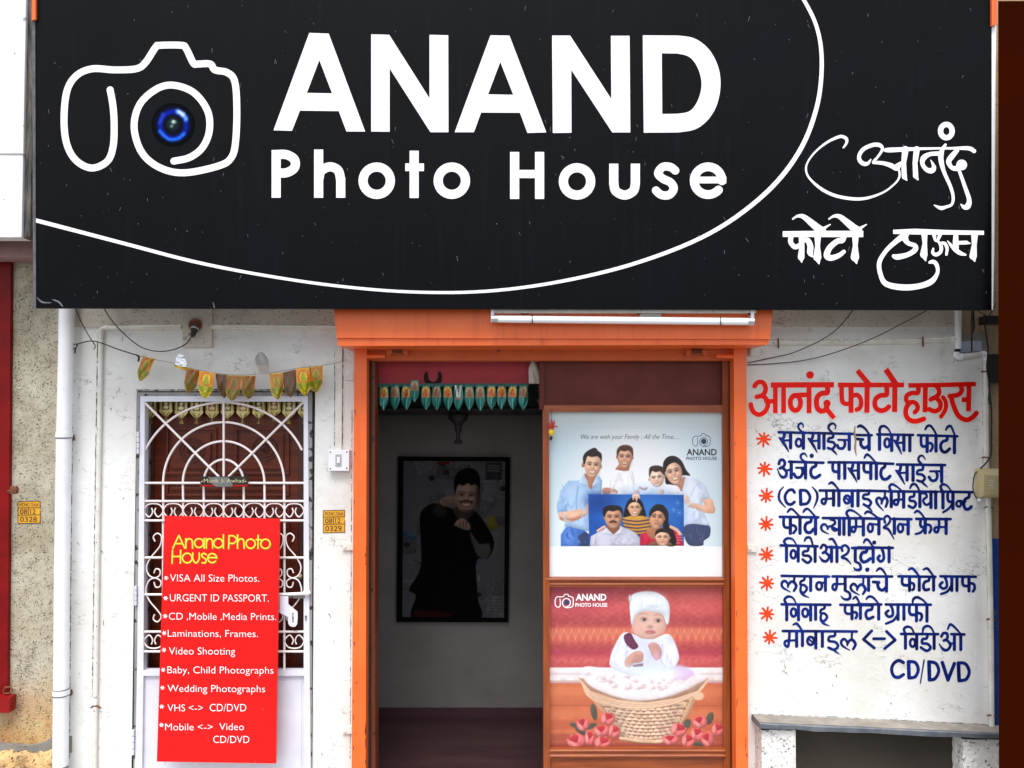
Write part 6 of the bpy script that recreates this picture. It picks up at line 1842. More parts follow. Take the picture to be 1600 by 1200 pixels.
# man with the moustache
cv.poly([(338, 922), (344, 860), (400, 830), (460, 800), (540, 795), (630, 835), (660, 870), (668, 922)], (196, 196, 214), 2, curve=False)
cv.poly([(400, 860), (480, 840), (470, 922), (400, 922)], (214, 214, 230), 20, 0.8)
cv.poly([(440, 800), (490, 855), (415, 845)], (222, 222, 234), 2, curve=False); cv.poly([(540, 795), (500, 855), (560, 850)], (222, 222, 234), 2, curve=False)
cv.poly([(445, 775), (535, 775), (530, 812), (490, 850), (452, 812)], (150, 94, 66), 3, curve=False)
face(cv, 488, 742, 56, 68, SKD, smile=0, mous=True)
cv.poly([(430, 736), (420, 690), (448, 664), (500, 660), (545, 676), (552, 736), (540, 708), (522, 692), (486, 700), (458, 694), (444, 712)], (34, 27, 26), 4)
folds(cv, (360, 840, 640, 910), 14, (164, 164, 186), (226, 226, 240), 8, 5)
cv.line([(390, 826), (420, 806), (432, 800)], 9, SK, 3)
# woman and the toddler
cv.poly([(660, 918), (664, 850), (720, 822), (790, 820), (870, 815), (925, 850), (944, 922)], (196, 28, 62), 3, curve=False)
cv.poly([(800, 700), (838, 700), (850, 790), (880, 830), (900, 900), (890, 922), (840, 922), (815, 820)], (28, 20, 24), 3)
cv.poly([(700, 830), (740, 805), (800, 800), (790, 870), (740, 880)], (176, 112, 84), 3)
face(cv, 772, 742, 50, 74, (212, 156, 126), smile=0, rot=6)
cv.poly([(722, 735), (726, 695), (762, 656), (814, 660), (846, 712), (836, 770), (818, 726), (800, 704), (772, 696), (744, 712), (732, 730)], (34, 25, 28), 3)
folds(cv, (670, 840, 760, 910), 6, (150, 16, 44), (226, 60, 90), 9, 4); folds(cv, (880, 840, 940, 910), 5, (150, 16, 44), (226, 60, 90), 10, 4)
cv.ell(762, 715, 4, 4, (170, 24, 40), 1.5)
for q in range(14): cv.ell(902 + (q % 4) * 11, 850 + (q // 4) * 18, 3, 3, (240, 190, 200), 1)
cv.line([(862, 800), (900, 820), (922, 846)], 10, SK, 3)
cv.poly([(705, 922), (740, 895), (860, 900), (875, 922)], (120, 90, 60), 3, curve=False)
face(cv, 808, 872, 46, 52, (226, 176, 146), smile=0)
cv.poly([(758, 860), (766, 824), (808, 808), (850, 826), (860, 866), (840, 842), (800, 834), (772, 846)], (34, 26, 26), 3)
cv.put((cv.Y - 926) * 1.0, (252, 253, 253), 4, 0.85, 0.0)
cv.line([(90, 160), (1180, 156)], 1.2, (192, 202, 200), 1.5, 0.5)
cv.grain(1.6, 1)
PY = 0.062
fpm = lambda x, y, off=0.0: P(840 + x / 4.138, 630 + y / 4.138, PY - off)
cv.mesh('print', fpm, M_print, fp, 0.86)
type_mesh('lettering', [('We are with your Family ; All the Time.....', 272, 915, 201, 232)], lambda x, y: fpm(x, y, 0.001), M_ink, fp, shear=0.28, offset=-0.012)
type_mesh('lettering', [('ANAND', 964, 1158, 297, 336)], lambda x, y: fpm(x, y, 0.001), M_ink, fp, offset=0.02)
type_mesh('lettering', [('PHOTO HOUSE', 962, 1158, 347, 367)], lambda x, y: fpm(x, y, 0.001), M_ink, fp, offset=0.008)
def mini_logo(par, x0, y0, wid, to_w, m, half):
    k = camera_logo((0, 0, 1), half)
    f = wid / 660.0
    k.segs = [((x0 + (a[0] - 228) * f, y0 + (a[1] - 157) * f, half), (x0 + (b[0] - 228) * f, y0 + (b[1] - 157) * f, half), False, False) for a, b, *_ in k.segs]
    ink_mesh('camera_logo', k, to_w, m, par, 0.9)
mini_logo(fp, 1000, 195, 116, lambda x, y: fpm(x, y, 0.001), M_ink, 1.7)
k = Ink((0, 0, 1)).dot(1074, 247, 17)
M_lens = surf('dark_blue_print', L(44, 56, 92), rough=0.5)
ink_mesh('lens_print', k, lambda x, y: fpm(x, y, 0.001), M_lens, fp, 1.2)

bp = thing('baby_poster', P(995, 1170, 0.05), 'poster of a baby in a white cap and wicker basket in the lower panel', 'poster')
cv = Canvas(74, 64, 1170, 1086, 3.1).fill((190, 62, 66))
b_ = cv.Y
cv.C = np.array((182, 66, 68)) + 9 * cv.field(26, 0.8)[..., None] + 5 * np.sin(cv.X / 9.0)[..., None] * np.sin(cv.Y / 6.0)[..., None] + np.array((16, 8, 8)) * np.sin(cv.Y / 26.0)[..., None]
cv.ell(150, 120, 260, 90, (150, 40, 66), 80, 0.6); cv.ell(1050, 130, 260, 90, (206, 92, 86), 80, 0.5)
cv.line([(70, 372), (1180, 372)], 52, (204, 92, 70), 20, 0.8, curve=False)
for q in range(24):
    x = 95 + q * 47
    cv.line([(x - 20, 330), (x, 395), (x + 20, 330)], 4, (222, 132, 92), 4, 0.7); cv.line([(x, 330), (x, 400)], 3, (222, 136, 96), 4, 0.7)
    cv.ell(x + 23, 416, 8, 7, (196, 52, 62), 4, 0.9); cv.ell(x + 23, 352, 7, 16, (226, 140, 100), 5, 0.6)
cv.line([(70, 478), (1180, 478)], 16, (166, 40, 68), 18, 0.7, curve=False)
for q in range(26): cv.ell(90 + q * 43, 535, 13, 16, (208, 104, 84), 7, 0.5)
cv.poly([(60, 572), (1180, 572), (1180, 668), (60, 668)], (238, 232, 232), 3, curve=False)
cv.line([(60, 612), (1180, 612)], 7, (206, 194, 198), 8, 0.8, curve=False); cv.line([(60, 662), (1180, 662)], 8, (190, 150, 140), 9, 0.8, curve=False)
cv.poly([(60, 674), (1180, 674), (1180, 1100), (60, 1100)], (196, 98, 56), 4, curve=False)
for q, (y, h) in enumerate(((720, 26), (800, 22), (860, 20), (930, 30), (1010, 26), (1060, 20))):
    cv.line([(60, y), (1180, y + 6)], h, ((208, 112, 68), (186, 88, 50), (200, 104, 62), (176, 76, 46), (150, 58, 40), (126, 44, 36))[q], 14, 0.8, curve=False)
for y in (808, 1020): cv.line([(60, y), (1180, y + 3)], 1.6, (132, 56, 36), 2, 0.8, curve=False)
# basket
cv.poly([(300, 690), (390, 760), (560, 810), (760, 812), (900, 780), (1000, 720), (960, 830), (900, 920), (850, 1010), (760, 1036), (620, 1030), (520, 1010), (450, 900), (360, 800)], (214, 176, 136), 2)
rgb_ = random.Random(3)
for r2 in range(12):
    y = 764 + r2 * 22.5
    for q in range(12):
        xs_ = 345 + (y - 690) * 0.56 + (630 - (y - 690) * 1.0) * q / 11
        cv.line([(xs_, y + 8), (xs_ + 1, y + 26)], 4, (150, 104, 76), 3, 0.8, curve=False)
    lo, hi = 345 + (y - 690) * 0.56, 975 - (y - 690) * 0.44
    nx_ = 11
    for q in range(nx_):
        t0, t1 = (q + (0.5 if r2 % 2 else 0)) / nx_, (q + 0.92 + (0.5 if r2 % 2 else 0)) / nx_
        if t1 > 1: continue
        xa, xb = lo + (hi - lo) * t0, lo + (hi - lo) * t1
        sag = 26 * (1 - (2 * t0 - 1) ** 2)
        v_ = rgb_.uniform(0.86, 1.06) * (1.0 - 0.28 * abs(2 * t0 - 0.9) ** 2.2)
        jj = rgb_.uniform(-2, 2)
        cv.line([(xa - 2, y + sag + 7 + jj), (xb + 2, y + sag + 11 + jj)], 5.5, (112, 70, 52), 4, 0.85, curve=False)
        cv.line([(xa, y + sag + 3 + jj, 3), ((xa + xb) / 2, y + sag - 4 + jj, 8.5), (xb, y + sag + 3 + jj, 3)], 5, np.array((238, 208, 176)) * v_, 3)
cv.line([(340, 750), (460, 900), (530, 1010)], 10, (150, 100, 80), 14, 0.5); cv.line([(980, 760), (930, 880), (860, 1000)], 10, (150, 104, 80), 14, 0.5)
cv.line([(520, 1014), (640, 1030), (760, 1034), (850, 1010)], 10, (226, 190, 148), 4)
for q in range(5):
    o = q * 15
    cv.line([(262 + o * 0.3, 640 + o * 0.4), (330, 700 + o), (500, 752 + o), (680, 768 + o * 0.9), (860, 738 + o * 0.9), (1000, 690 + o * 0.6), (1062, 640 + o * 0.2)], 6.5, (226 - 8 * (q % 2), 190 - 8 * (q % 2), 154), 3)
    cv.line([(300, 690 + o), (500, 760 + o), (680, 776 + o * 0.9), (860, 746 + o * 0.9), (1020, 690 + o * 0.6)], 1.5, (150, 104, 78), 2, 0.7)
cv.ell(1005, 750, 34, 26, (222, 186, 150), 8)
cv.poly([(262, 640), (1062, 640), (1000, 716), (860, 764), (680, 790), (500, 772), (330, 716)], (176, 134, 106), 3, curve=False)
cv.poly([(270, 610), (285, 572), (340, 566), (460, 585), (640, 600), (900, 600), (1010, 612), (1060, 640), (1000, 676), (930, 712), (800, 758), (650, 780), (520, 764), (410, 728), (320, 680)], (244, 236, 238), 6)
for q in range(130):
    a = RNG.uniform(0, 1); x = 280 + a * 740; y = 600 + 120 * math.sin(a * 3.1) * RNG.uniform(0.2, 1.05)
    cv.ell(x, y, RNG.uniform(8, 22), RNG.uniform(6, 14), (250, 246, 248) if RNG.uniform() < 0.7 else (206, 178, 180), 7, 0.6)
# baby
cv.poly([(900, 560), (960, 590), (975, 610), (930, 645), (860, 640), (850, 570)], (206, 178, 226), 12, 0.9)
cv.poly([(520, 370), (560, 352), (640, 380), (720, 395), (800, 362), (842, 385), (880, 480), (882, 530), (850, 575), (800, 600), (660, 625), (540, 610), (460, 570), (452, 520), (480, 440)], (222, 232, 250), 4)
cv.ell(700, 490, 80, 110, (200, 212, 246), 50, 0.7); cv.line([(560, 470), (545, 540)], 5, (190, 200, 232), 6); cv.line([(780, 430), (770, 520), (800, 570)], 5, (190, 200, 236), 6)
cv.ell(500, 500, 34, 56, (240, 246, 254), 20, 0.8); cv.ell(840, 490, 30, 66, (242, 246, 254), 20, 0.8)
folds(cv, (480, 420, 560, 590), 12, (190, 200, 234), (246, 250, 255), 11, 7); folds(cv, (600, 410, 720, 590), 10, (196, 206, 240), (246, 250, 255), 14, 6); folds(cv, (780, 400, 862, 590), 12, (190, 200, 236), (246, 250, 255), 12, 7)
cv.poly([(540, 372), (580, 356), (606, 400), (630, 440), (600, 460), (566, 440), (545, 410)], (86, 26, 64), 3)
for q in range(16): cv.ell(555 + (q % 4) * 17, 380 + (q // 4) * 20, 3, 3, (150, 84, 120), 2, 0.8)
cv.poly([(590, 556), (660, 545), (660, 566), (600, 570)], (70, 26, 50), 3, curve=False)
cv.poly([(545, 560), (552, 520), (590, 480), (640, 468), (662, 490), (656, 530), (630, 545), (600, 548), (575, 572)], (200, 150, 134), 3)
for q in range(4): cv.line([(612 + q * 13, 492), (606 + q * 14, 530)], 2, (160, 106, 96), 2.5, 0.8)
cv.poly([(690, 430), (720, 414), (756, 428), (776, 470), (768, 510), (742, 526), (716, 500), (700, 460)], (206, 154, 146), 3)
for q in range(4): cv.line([(696 + q * 15, 432), (704 + q * 14, 456)], 2, (166, 112, 104), 2.5, 0.8)
cv.ell(742, 500, 20, 22, (214, 160, 190), 10, 0.7)
cv.poly([(596, 290), (590, 330), (620, 372), (660, 392), (710, 392), (760, 372), (800, 330), (806, 280), (790, 220), (610, 225)], (206, 164, 148), 3)
cv.ell(690, 300, 80, 70, (224, 186, 168), 40, 0.8); cv.ell(630, 340, 30, 26, (226, 172, 156), 16, 0.7); cv.ell(770, 340, 26, 26, (214, 160, 144), 16, 0.7)
for (x, y) in ((665, 272), (752, 279)):
    cv.ell(x, y, 24, 15, (178, 132, 118), 10, 0.8); cv.ell(x, y, 17, 9, (214, 200, 196), 4); cv.ell(x + 1, y, 11, 10, (44, 30, 30), 3); cv.ell(x - 2, y - 3, 2.5, 2.5, (220, 220, 220), 1.5); cv.line([(x - 18, y - 5), (x, y - 11), (x + 18, y - 4)], 2, (110, 74, 68), 3, 0.8)
cv.line([(636, 240), (664, 234), (690, 242)], 3, (150, 110, 100), 4, 0.6); cv.line([(728, 246), (756, 240), (780, 250)], 3, (150, 110, 100), 4, 0.6)
cv.ell(702, 316, 18, 11, (196, 144, 130), 6, 0.9); cv.ell(704, 350, 32, 15, (206, 122, 126), 5); cv.line([(674, 350), (704, 346), (736, 352)], 2, (150, 76, 84), 2)
cv.poly([(576, 170), (590, 120), (640, 100), (710, 96), (770, 116), (815, 160), (826, 220), (820, 290), (806, 300), (780, 240), (700, 220), (640, 226), (606, 260), (590, 310), (580, 250)], (226, 242, 250), 4)
cv.ell(690, 140, 80, 36, (246, 252, 254), 30, 0.8); cv.line([(604, 250), (640, 216), (700, 208), (780, 226), (812, 270)], 4, (186, 206, 222), 6, 0.8)
folds(cv, (620, 116, 790, 196), 8, (204, 224, 238), (252, 254, 255), 13, 6)
cv.ell(720, 190, 30, 10, (196, 206, 220), 8, 0.7); cv.ell(578, 140, 9, 22, (206, 226, 240), 5)
cv.ell(700, 590, 180, 36, (214, 232, 248), 30, 0.85); cv.ell(760, 620, 120, 26, (236, 240, 252), 24, 0.8)
# tulips
for (a, b, ex, ey, ro) in ((352, 850, 20, 52, -10), (228, 932, 26, 14, 20), (330, 940, 40, 16, -20), (930, 930, 24, 40, 30), (1076, 890, 22, 40, 20), (1010, 1050, 40, 14, 0), (270, 970, 40, 16, 30)):
    cv.ell(a, b, ex, ey, (62, 66, 54), 4, 1, ro)
tul = [(282, 925, 40, 44), (440, 890, 46, 42), (480, 970, 38, 42), (400, 966, 50, 38), (326, 1010, 32, 48), (240, 1030, 60, 48), (408, 1040, 54, 40),
       (1014, 910, 46, 40), (1128, 958, 42, 40), (884, 960, 52, 44), (830, 1022, 54, 34), (998, 986, 46, 42), (1062, 1020, 40, 48), (942, 1028, 42, 44)]
for i, (a, b, ex, ey) in enumerate(tul):
    ro = (-24, 18, 34, -12, 8, -36, 22)[i % 7]
    T_ = lambda u, v: (a + ex * (u * math.cos(R(ro)) - v * math.sin(R(ro))), b + ey * (u * math.sin(R(ro)) + v * math.cos(R(ro))))
    cv.poly([T_(-0.95, 0.0), T_(-0.7, 0.75), T_(0, 1.0), T_(0.7, 0.75), T_(0.95, 0.0), T_(0.72, -0.72), T_(0.3, -0.62), T_(0, -1.0), T_(-0.34, -0.62), T_(-0.74, -0.76)], (222, 92, 94), 3, vol=0.55)
    cv.poly([T_(-0.62, -0.45), T_(-0.3, -0.66), T_(0.05, -0.74), T_(0.42, -0.6), T_(0.66, -0.3), T_(0.3, 0.05), T_(-0.1, 0.18), T_(-0.42, 0.0)], (178, 28, 40), 4)
    cv.poly([T_(-0.92, 0.0), T_(-0.62, -0.5), T_(-0.3, -0.05), T_(-0.1, 0.5), T_(-0.2, 0.92), T_(-0.66, 0.7)], (238, 124, 122), 3, vol=0.5)
    cv.poly([T_(0.2, 0.85), T_(0.05, 0.3), T_(0.34, -0.1), T_(0.7, -0.42), T_(0.92, 0.1), T_(0.66, 0.72)], (230, 104, 106), 3, vol=0.5)
    cv.line([T_(-0.5, -0.1), T_(-0.45, 0.5)], 4, (250, 174, 168), 5, 0.6)
cv.C = cv.C * 0.86 + np.array((214, 176, 172)) * 0.14
cv.grain(2.2, 1)
bpm = lambda x, y, off=0.0: P(840 + x / 4.0, 900 + y / 4.0, PY - off)
cv.mesh('print', bpm, M_print, bp, 0.86)
type_mesh('lettering', [('ANAND', 238, 430, 113, 152)], lambda x, y: bpm(x, y, 0.001), M_vinyl, bp, offset=0.035)
type_mesh('lettering', [('PHOTO HOUSE', 236, 436, 170, 192)], lambda x, y: bpm(x, y, 0.001), M_vinyl, bp, offset=0.02)
mini_logo(bp, 107, 112, 116, lambda x, y: bpm(x, y, 0.001), M_vinyl, 3)
k = Ink((0, 0, 1)).dot(183, 165, 16)
ink_mesh('lens_print', k, lambda x, y: bpm(x, y, 0.001), M_lens, bp, 1.2)

# framed dark poster on the inner wall: plain stand-in, a man in black pointing, papers behind
ip = thing('framed_poster', P(707, 972, IY), 'black framed dark poster of a man in black pointing, on the inner wall', 'framed poster')
WY = IY - 0.03
iq = [(622, 713.5), (797, 714.5), (794, 972.5), (619.5, 972)]
fr_o = [P(x, y, WY) for x, y in iq]
fr_i = [P(x, y, WY) for x, y in [(630, 720), (789.5, 721), (787.5, 966.5), (628, 965.5)]]
mb = MB()
for i in range(4):
    j = (i + 1) % 4
    mb.slab([fr_o[i], fr_o[j], fr_i[j], fr_i[i]], Vector((0, 0.028, 0)))
mb.build('frame', M_blackframe, ip)
cv = Canvas(122, 78, 818, 1148, 4.2).fill((58, 58, 62))
for q in range(46):
    x, y, a = RNG.uniform(120, 820), RNG.uniform(80, 1150), RNG.uniform(-0.5, 0.5)
    w_, h_ = RNG.uniform(30, 80), RNG.uniform(30, 90)
    pts = [(x + (u * w_) * math.cos(a) - (v * h_) * math.sin(a), y + (u * w_) * math.sin(a) + (v * h_) * math.cos(a)) for u, v in ((-1, -1), (1, -1), (1, 1), (-1, 1))]
    s_ = RNG.uniform(42, 78)
    cv.poly(pts, (s_, s_, s_ * 1.04), 2, 0.8, curve=False)
    for e in range(5):
        yy = -0.7 + e * 0.3
        p0 = (x - 0.8 * w_ * math.cos(a) - yy * h_ * math.sin(a), y - 0.8 * w_ * math.sin(a) + yy * h_ * math.cos(a))
        p1 = (x + 0.7 * w_ * math.cos(a) - yy * h_ * math.sin(a), y + 0.7 * w_ * math.sin(a) + yy * h_ * math.cos(a))
        cv.line([p0, p1], 2, (36, 36, 38), 2, 0.7, curve=False)
    if q % 5 == 0: cv.ell(x, y, 22, 18, (22, 22, 24), 4)
cv.poly([(356, 92), (440, 92), (440, 110), (356, 110)], (70, 16, 18), 2, curve=False); cv.line([(132, 570), (188, 606)], 9, (12, 60, 84), 3); cv.poly([(680, 460), (740, 450), (770, 530), (700, 555)], (74, 68, 28), 3, curve=False)
cv.poly([(680, 96), (790, 96), (788, 214), (682, 212)], (24, 26, 28), 2, curve=False)
for q in range(3): cv.line([(695, 120 + q * 16), (775, 122 + q * 16)], 4, (70, 72, 72), 2, 0.8, curve=False)
bl = (3, 3, 4)
cv.poly([(240, 480), (262, 410), (330, 372), (440, 400), (540, 430), (610, 420), (700, 540), (738, 640), (700, 735), (620, 760), (628, 1000), (630, 1150), (204, 1150), (214, 990), (168, 945), (246, 790)], bl, 3, vol=0)
cv.poly([(575, 560), (640, 640), (700, 640), (714, 690), (690, 740), (650, 735), (610, 690)], (52, 48, 46), 8)
cv.poly([(470, 400), (600, 400), (560, 480), (500, 480)], (40, 32, 28), 6)
face(cv, 552, 325, 82, 108, (100, 80, 70), smile=1, mous=False, rot=3)
cv.ell(630, 330, 16, 80, (30, 24, 20), 14, 0.7)
cv.poly([(476, 316), (468, 240), (478, 186), (514, 150), (566, 134), (616, 150), (642, 200), (640, 270), (632, 320), (630, 268), (612, 244), (584, 250), (560, 236), (530, 252), (500, 244), (486, 270)], (6, 5, 6), 5, vol=0)
cv.ell(552, 428, 58, 16, (34, 26, 23), 12, 0.7); cv.line([(515, 362), (552, 356), (590, 362)], 7, (26, 20, 18), 5, 0.9)
cv.ell(372, 420, 46, 44, (30, 27, 24), 16, 0.8); cv.poly([(370, 360), (400, 330), (452, 322), (474, 340), (470, 372), (430, 384), (400, 390)], (94, 78, 68), 5)
for q in range(4): cv.line([(396 + q * 20, 346), (404 + q * 18, 376)], 3, (54, 42, 36), 3)
cv.poly([(470, 515), (500, 478), (540, 476), (574, 510), (578, 545), (540, 548), (500, 530)], (100, 80, 68), 5)
for q in range(3): cv.line([(505 + q * 22, 490), (512 + q * 20, 535)], 3, (52, 38, 32), 3)
cv.poly([(210, 1085), (320, 1090), (440, 1110), (420, 1140), (220, 1140)], (34, 8, 10), 10)
cv.grain(3, 1)
ipm = lambda x, y: P(600 + x / 4.2857, 700 + y / 4.2857, IY - 0.012)
cv.mesh('print', ipm, M_matteprint, ip, 1.5)

# ------------------------------------------------------------------ doorway: band, loft, leaf hanging, charms
structure(MB().pbox(560, 540, 850, 600, 0.16, 0.20, 0.0).build('crimson_band', M_pink) and MB().pbox(556, 645.5, 862, 649, 0.57, 0.62), 'loft_edge', M_lofttrim)
for o_ in list(COL.objects):
    if o_.name == 'crimson_band': o_['kind'] = 'structure'; o_.name = 'lintel'
lf = thing('loft_shelf', P(715, 648, 0.6), 'dark loft shelf stacked with dim boxes above the inner doorway', 'shelf')
MB().pbox(540, 638, 880, 646, 0.58, IY - 0.02, 0.002).build('board', M_loft, lf)
for (x0, x1, y0, m_) in ((566, 620, 596, M_loft), (624, 664, 604, M_lofttrim), (668, 704, 590, M_loft), (708, 742, 600, M_lofttrim), (746, 776, 592, M_wooddark), (780, 818, 606, M_loft), (822, 850, 598, M_lofttrim)):
    MB().pbox(x0, y0, x1, 638, 0.60, 0.9, 0.006).build('box', m_, lf)
hsh = MB()
hsh.tube([P(676.5 + 11 * math.cos(R(a)), 588 - 13 * math.sin(R(a)), 0.155) for a in range(150, 391, 12)], [0.007 + 0.006 * math.sin(math.pi * i / 20) for i in range(21)], 8)
tag(hsh.build('horseshoe', M_charcoal, org=P(676, 590, 0.155)), 'dark horseshoe hung on the crimson band above the doorway', 'horseshoe')
def ogive(v): return 1.0 if v < 0.5 else max(0.16, math.cos((v - 0.5) / 0.5 * 1.42) ** 0.8)
wp = thing('white_pendant', P(834, 583, 0.12), 'plain pale pointed pendant beside the crimson band', 'pendant')
leaf('leaf', (826.5, 599), (842.5, 599.5), (834, 563), ogive, lambda u, v: (196, 192, 184), 0.13, M_foilprint, wp, bulge=0.004)

gl = thing('leaf_toran', P(715, 602, 0.09), 'doorway hanging of green leaves with gold motifs under the crimson band', 'door hanging')
LYY = 0.135
MB().pbox(588, 599, 826, 604, LYY, LYY + 0.004).build('band', surf('teal_band', L(28, 96, 92), L(20, 66, 70), rough=0.5, scale=30), gl)
def leaf_prof(v): return 0.80 + 0.20 * math.sin(min(v / 0.5, 1) * math.pi / 2) if v < 0.5 else max(0.03, math.cos((v - 0.5) / 0.5 * math.pi / 2) ** 0.8)
def leaf_col(kind):
    gold = np.array(((206, 176, 70), (170, 146, 96), (212, 168, 48), (210, 210, 200))[kind], float)
    red = np.array(((150, 84, 40), (124, 84, 64), (176, 84, 36), (120, 84, 84))[kind], float)
    def f(u, v):
        teal = np.array((22, 112, 104), float)
        c = teal * (0.85 + 0.25 * math.sin(u * 9 + v * 14) ** 2)
        if abs(u) < 0.07 and v > 0.5: c = np.array((110, 186, 170), float)
        e1 = math.hypot(u / 0.78, (v - 0.22) / 0.17); e2 = max(abs(u) / 0.80, abs(v - 0.36) / 0.12)
        if e1 < 1: c = gold
        if e2 < 1: c = gold * 0.5 + red * 0.5
        if math.hypot(u / 0.30, (v - 0.20) / 0.08) < 1 or math.hypot(u / 0.5, (v - 0.36) / 0.10) < 1: c = red if math.sin(u * 25) * math.sin(v * 60) > -0.3 else gold
        if kind == 3: c = np.array((222, 220, 214), float) if (abs(abs(u) - 0.55 + v * 0.9) < 0.2 and v < 0.48) else (np.array((150, 110, 110), float) if 0.48 < v < 0.56 and abs(u) < 0.6 else teal)
        return c
    return f
for i, (x, y0, y1, kd) in enumerate(((600, 603, 641, 0), (617, 602, 641, 1), (634, 602, 641, 0), (648, 594, 628, 1), (665, 602, 641, 2), (682, 602, 641, 1), (699, 602, 641, 2), (716, 602, 642, 3),
                                     (733, 603, 641, 1), (750, 602, 642, 1), (768, 602, 640, 2), (784, 602, 640, 2), (801, 602, 640, 2), (818, 602, 641, 1))):
    leaf('leaf', (x - 7.6, y0), (x + 7.6, y0), (x + RNG.uniform(-1.5, 1.5), y1), leaf_prof, leaf_col(kd), LYY - 0.006 - 0.002 * (i % 2), M_foilprint, gl, nu=17, nv=25, bulge=0.005)

hl = thing('hanging_lamp', P(716, 650, 0.5), 'dark brass oil lamp hanging inside the doorway above the poster', 'hanging lamp')
c = P(716, 650, 0.5)
mb = MB()
mb.lathe([(0.002, 0.02), (0.045, 0.018), (0.055, 0.0), (0.05, -0.02), (0.025, -0.04), (0.016, -0.06), (0.02, -0.075), (0.012, -0.09), (0.01, -0.12), (0.02, -0.135), (0.022, -0.145), (0.002, -0.15)], c, 'z', 18)
mb.build('lamp_body', M_lofttrim, hl)
mb = MB()
for s_ in (-1, 0, 1): mb.tube([c + Vector((0.045 * s_, 0, 0.016)), c + Vector((0.0, 0, 0.25))], 0.002, 6)
mb.build('chain', M_lofttrim, hl)

ch = thing('lemon_charm', P(862, 660, 0.03), 'lemon and red chilli charm hanging by the upper left of the family poster', 'charm')
mb = MB()
CHY = 0.005
mb.lathe([(0.001, 0.018), (0.008, 0.015), (0.0135, 0.007), (0.015, 0.0), (0.0135, -0.007), (0.008, -0.015), (0.001, -0.018)], P(861.5, 675.5, CHY), 'z', 16)
mb.build('lemon', M_lemon, ch)
for pts in ([(862, 671), (859, 667), (855, 664)], [(863, 670), (866, 666), (872, 667)], [(862, 668), (860, 663), (857, 661)], [(863, 666), (866, 661), (866, 656)], [(862, 664), (862, 658), (861, 655)]):
    q = [P(x, y, CHY - 0.004) for x, y in pts]
    MB().tube(q, [0.006, 0.005, 0.001], 8).build('chilli', M_chilli, ch)
MB().tube([P(862, 682, CHY), P(861, 685, CHY), P(859, 687, CHY)], [0.006, 0.007, 0.003], 8).build('charcoal', M_charcoal, ch)
MB().tube([P(862, 640, CHY + 0.02), P(862, 655, CHY), P(861.5, 690, CHY)], 0.0012, 6).build('thread', M_wire, ch)
gs = MB()
for q in range(9):
    gs.tube([P(838 + RNG.uniform(0, 9), 603 + q * 3.6, 0.1), P(843 + RNG.uniform(-2, 7), 606 + q * 3.8, 0.095), P(846 + RNG.uniform(-3, 5), 610 + q * 3.5, 0.1)], 0.0016, 5)
tag(gs.build('dry_garland', M_string, org=P(845, 620, 0.1)), 'shrivelled dry garland dangling beside the transom', 'garland')

# ------------------------------------------------------------------ stone ledge and piers at the lower right
lg = thing('stone_ledge', P(1370, 1140, -0.08), 'grey stone ledge slab under the painted wall on two whitewashed piers', 'ledge')
a, b = P(1174, 1116, 0.0), P(1620, 1135.5, 0.0)
th = 0.026
dep = 0.13
mb = MB()
n = 16
vs, fs = [], []
for i in range(n + 1):
    t = i / n
    p = a.lerp(b, t)
    jz, jy = RNG.uniform(-0.002, 0.002), RNG.uniform(-0.004, 0.004)
    vs += [(p.x, 0.0, p.z), (p.x, -dep + 0.004 + jy, p.z + 0.007), (p.x, -dep + jy, p.z + 0.003), (p.x, -dep + 0.003 + jy, p.z + 0.009 - th - jz), (p.x, 0.0, p.z - th)]
for i in range(n):
    for k in range(5):
        u, v = i * 5 + k, i * 5 + (k + 1) % 5
        fs.append((u, v, v + 5, u + 5))
fs += [(0, 1, 2, 3, 4), tuple(n * 5 + k for k in (4, 3, 2, 1, 0))]
mb.add(vs, fs)
sl_ = mb.build('slab', M_slab, lg)
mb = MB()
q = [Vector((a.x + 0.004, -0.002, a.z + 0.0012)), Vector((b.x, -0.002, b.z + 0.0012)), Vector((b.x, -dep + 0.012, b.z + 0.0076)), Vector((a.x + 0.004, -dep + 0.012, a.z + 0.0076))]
mb.add(q, [(0, 1, 2, 3)])
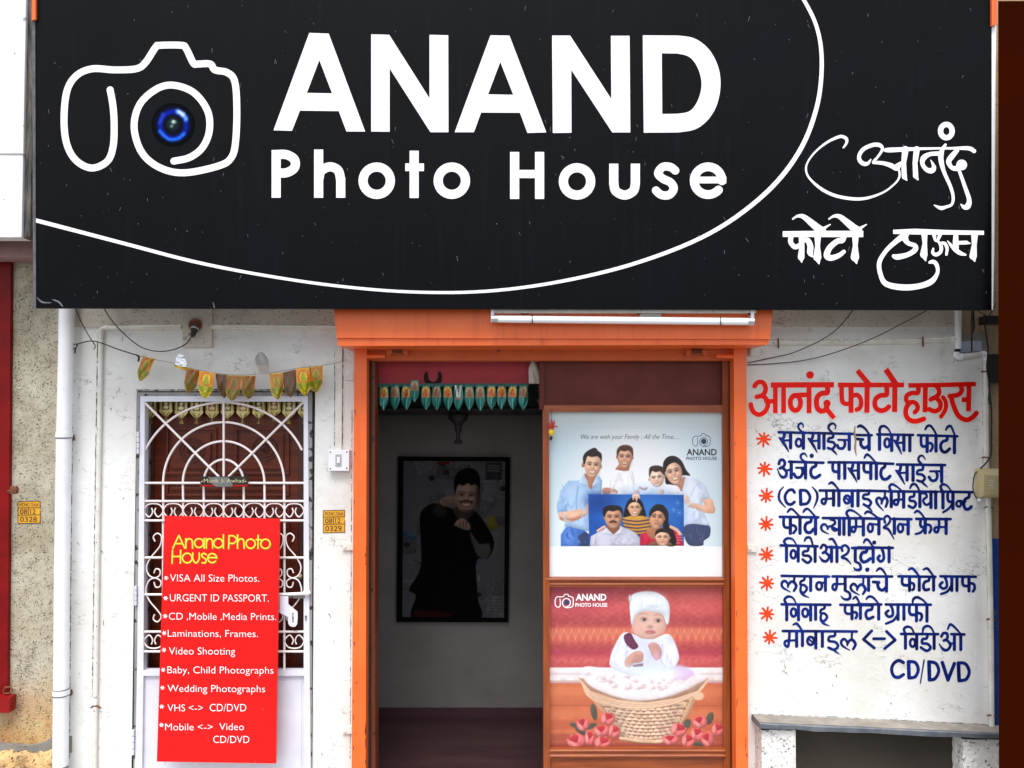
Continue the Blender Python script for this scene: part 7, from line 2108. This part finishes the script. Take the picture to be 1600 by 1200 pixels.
mb.build('lit_dusty_top', surf('lit_top_dust', L(122, 116, 108), L(150, 143, 133), rough=0.95, scale=14), sl_)  # dusty sheet, paler so the stronger light on top is in the colour
def rough_pier(x0, x1, y0, name):
    A, B = P(x0, y0, -0.10), P(x1, y0, -0.10)
    bm = MB()
    nx, nz = 14, 18
    zt = A.z
    for face_ in range(3):
        vs, fs = [], []
        for j in range(nz + 1):
            for i in range(nx + 1):
                t = i / nx
                d = RNG.uniform(-0.008, 0.006) if 0 < i < nx else 0.0
                z = zt * (1 - j / nz)
                if face_ == 0: vs.append((A.x + (B.x - A.x) * t, -0.10 + d, z))
                elif face_ == 1: vs.append((A.x + d * 0.6, -0.10 + 0.10 * t, z))
                else: vs.append((B.x + d * 0.6, -0.10 + 0.10 * t, z))
        for j in range(nz):
            for i in range(nx):
                u = j * (nx + 1) + i
                fs.append((u, u + 1, u + nx + 2, u + nx + 1))
        bm.add(vs, fs, True)
    return bm.build(name, M_pier, lg)
rough_pier(1190, 1243, 1141, 'pier')
rough_pier(1505, 1640, 1155, 'pier')
MB().pbox(1243.5, 1130, 1506, 1290, -0.006, 0.0).build('recess_shade_face', M_recess_shade, lg)  # dark sheet over the wall; shade under the ledge put into its colour

# ------------------------------------------------------------------ brown pillar at the right edge
pz = P(1580, 1.5, -0.42).z
pl, pr = P(1558.5, 600, -0.42).x, P(1558.5, 600, -0.42).x + 0.45
mb = MB()
foot = [(pl, -0.42), (pr, -0.42), (pr, -0.25), (pl + 0.13, -0.25)]       # post with a splayed back edge
tx = P(1559.5, 0, -0.42).x - P(1557.5, 1200, -0.42).x            # the post leans a little outwards
bx = P(1557.5, 1200, -0.42).x - pl
mb.add([(x + bx + (tx if z else 0.0), y, z) for z in (0.0, pz) for x, y in foot], [(0, 1, 5, 4), (1, 2, 6, 5), (2, 3, 7, 6), (3, 0, 4, 7), (4, 5, 6, 7), (3, 2, 1, 0)])
tag(mb.build('brown_pillar', M_brown, org=P(1600, 1200, -0.5)), 'plain dark brown pillar along the right edge of the shop', 'pillar')
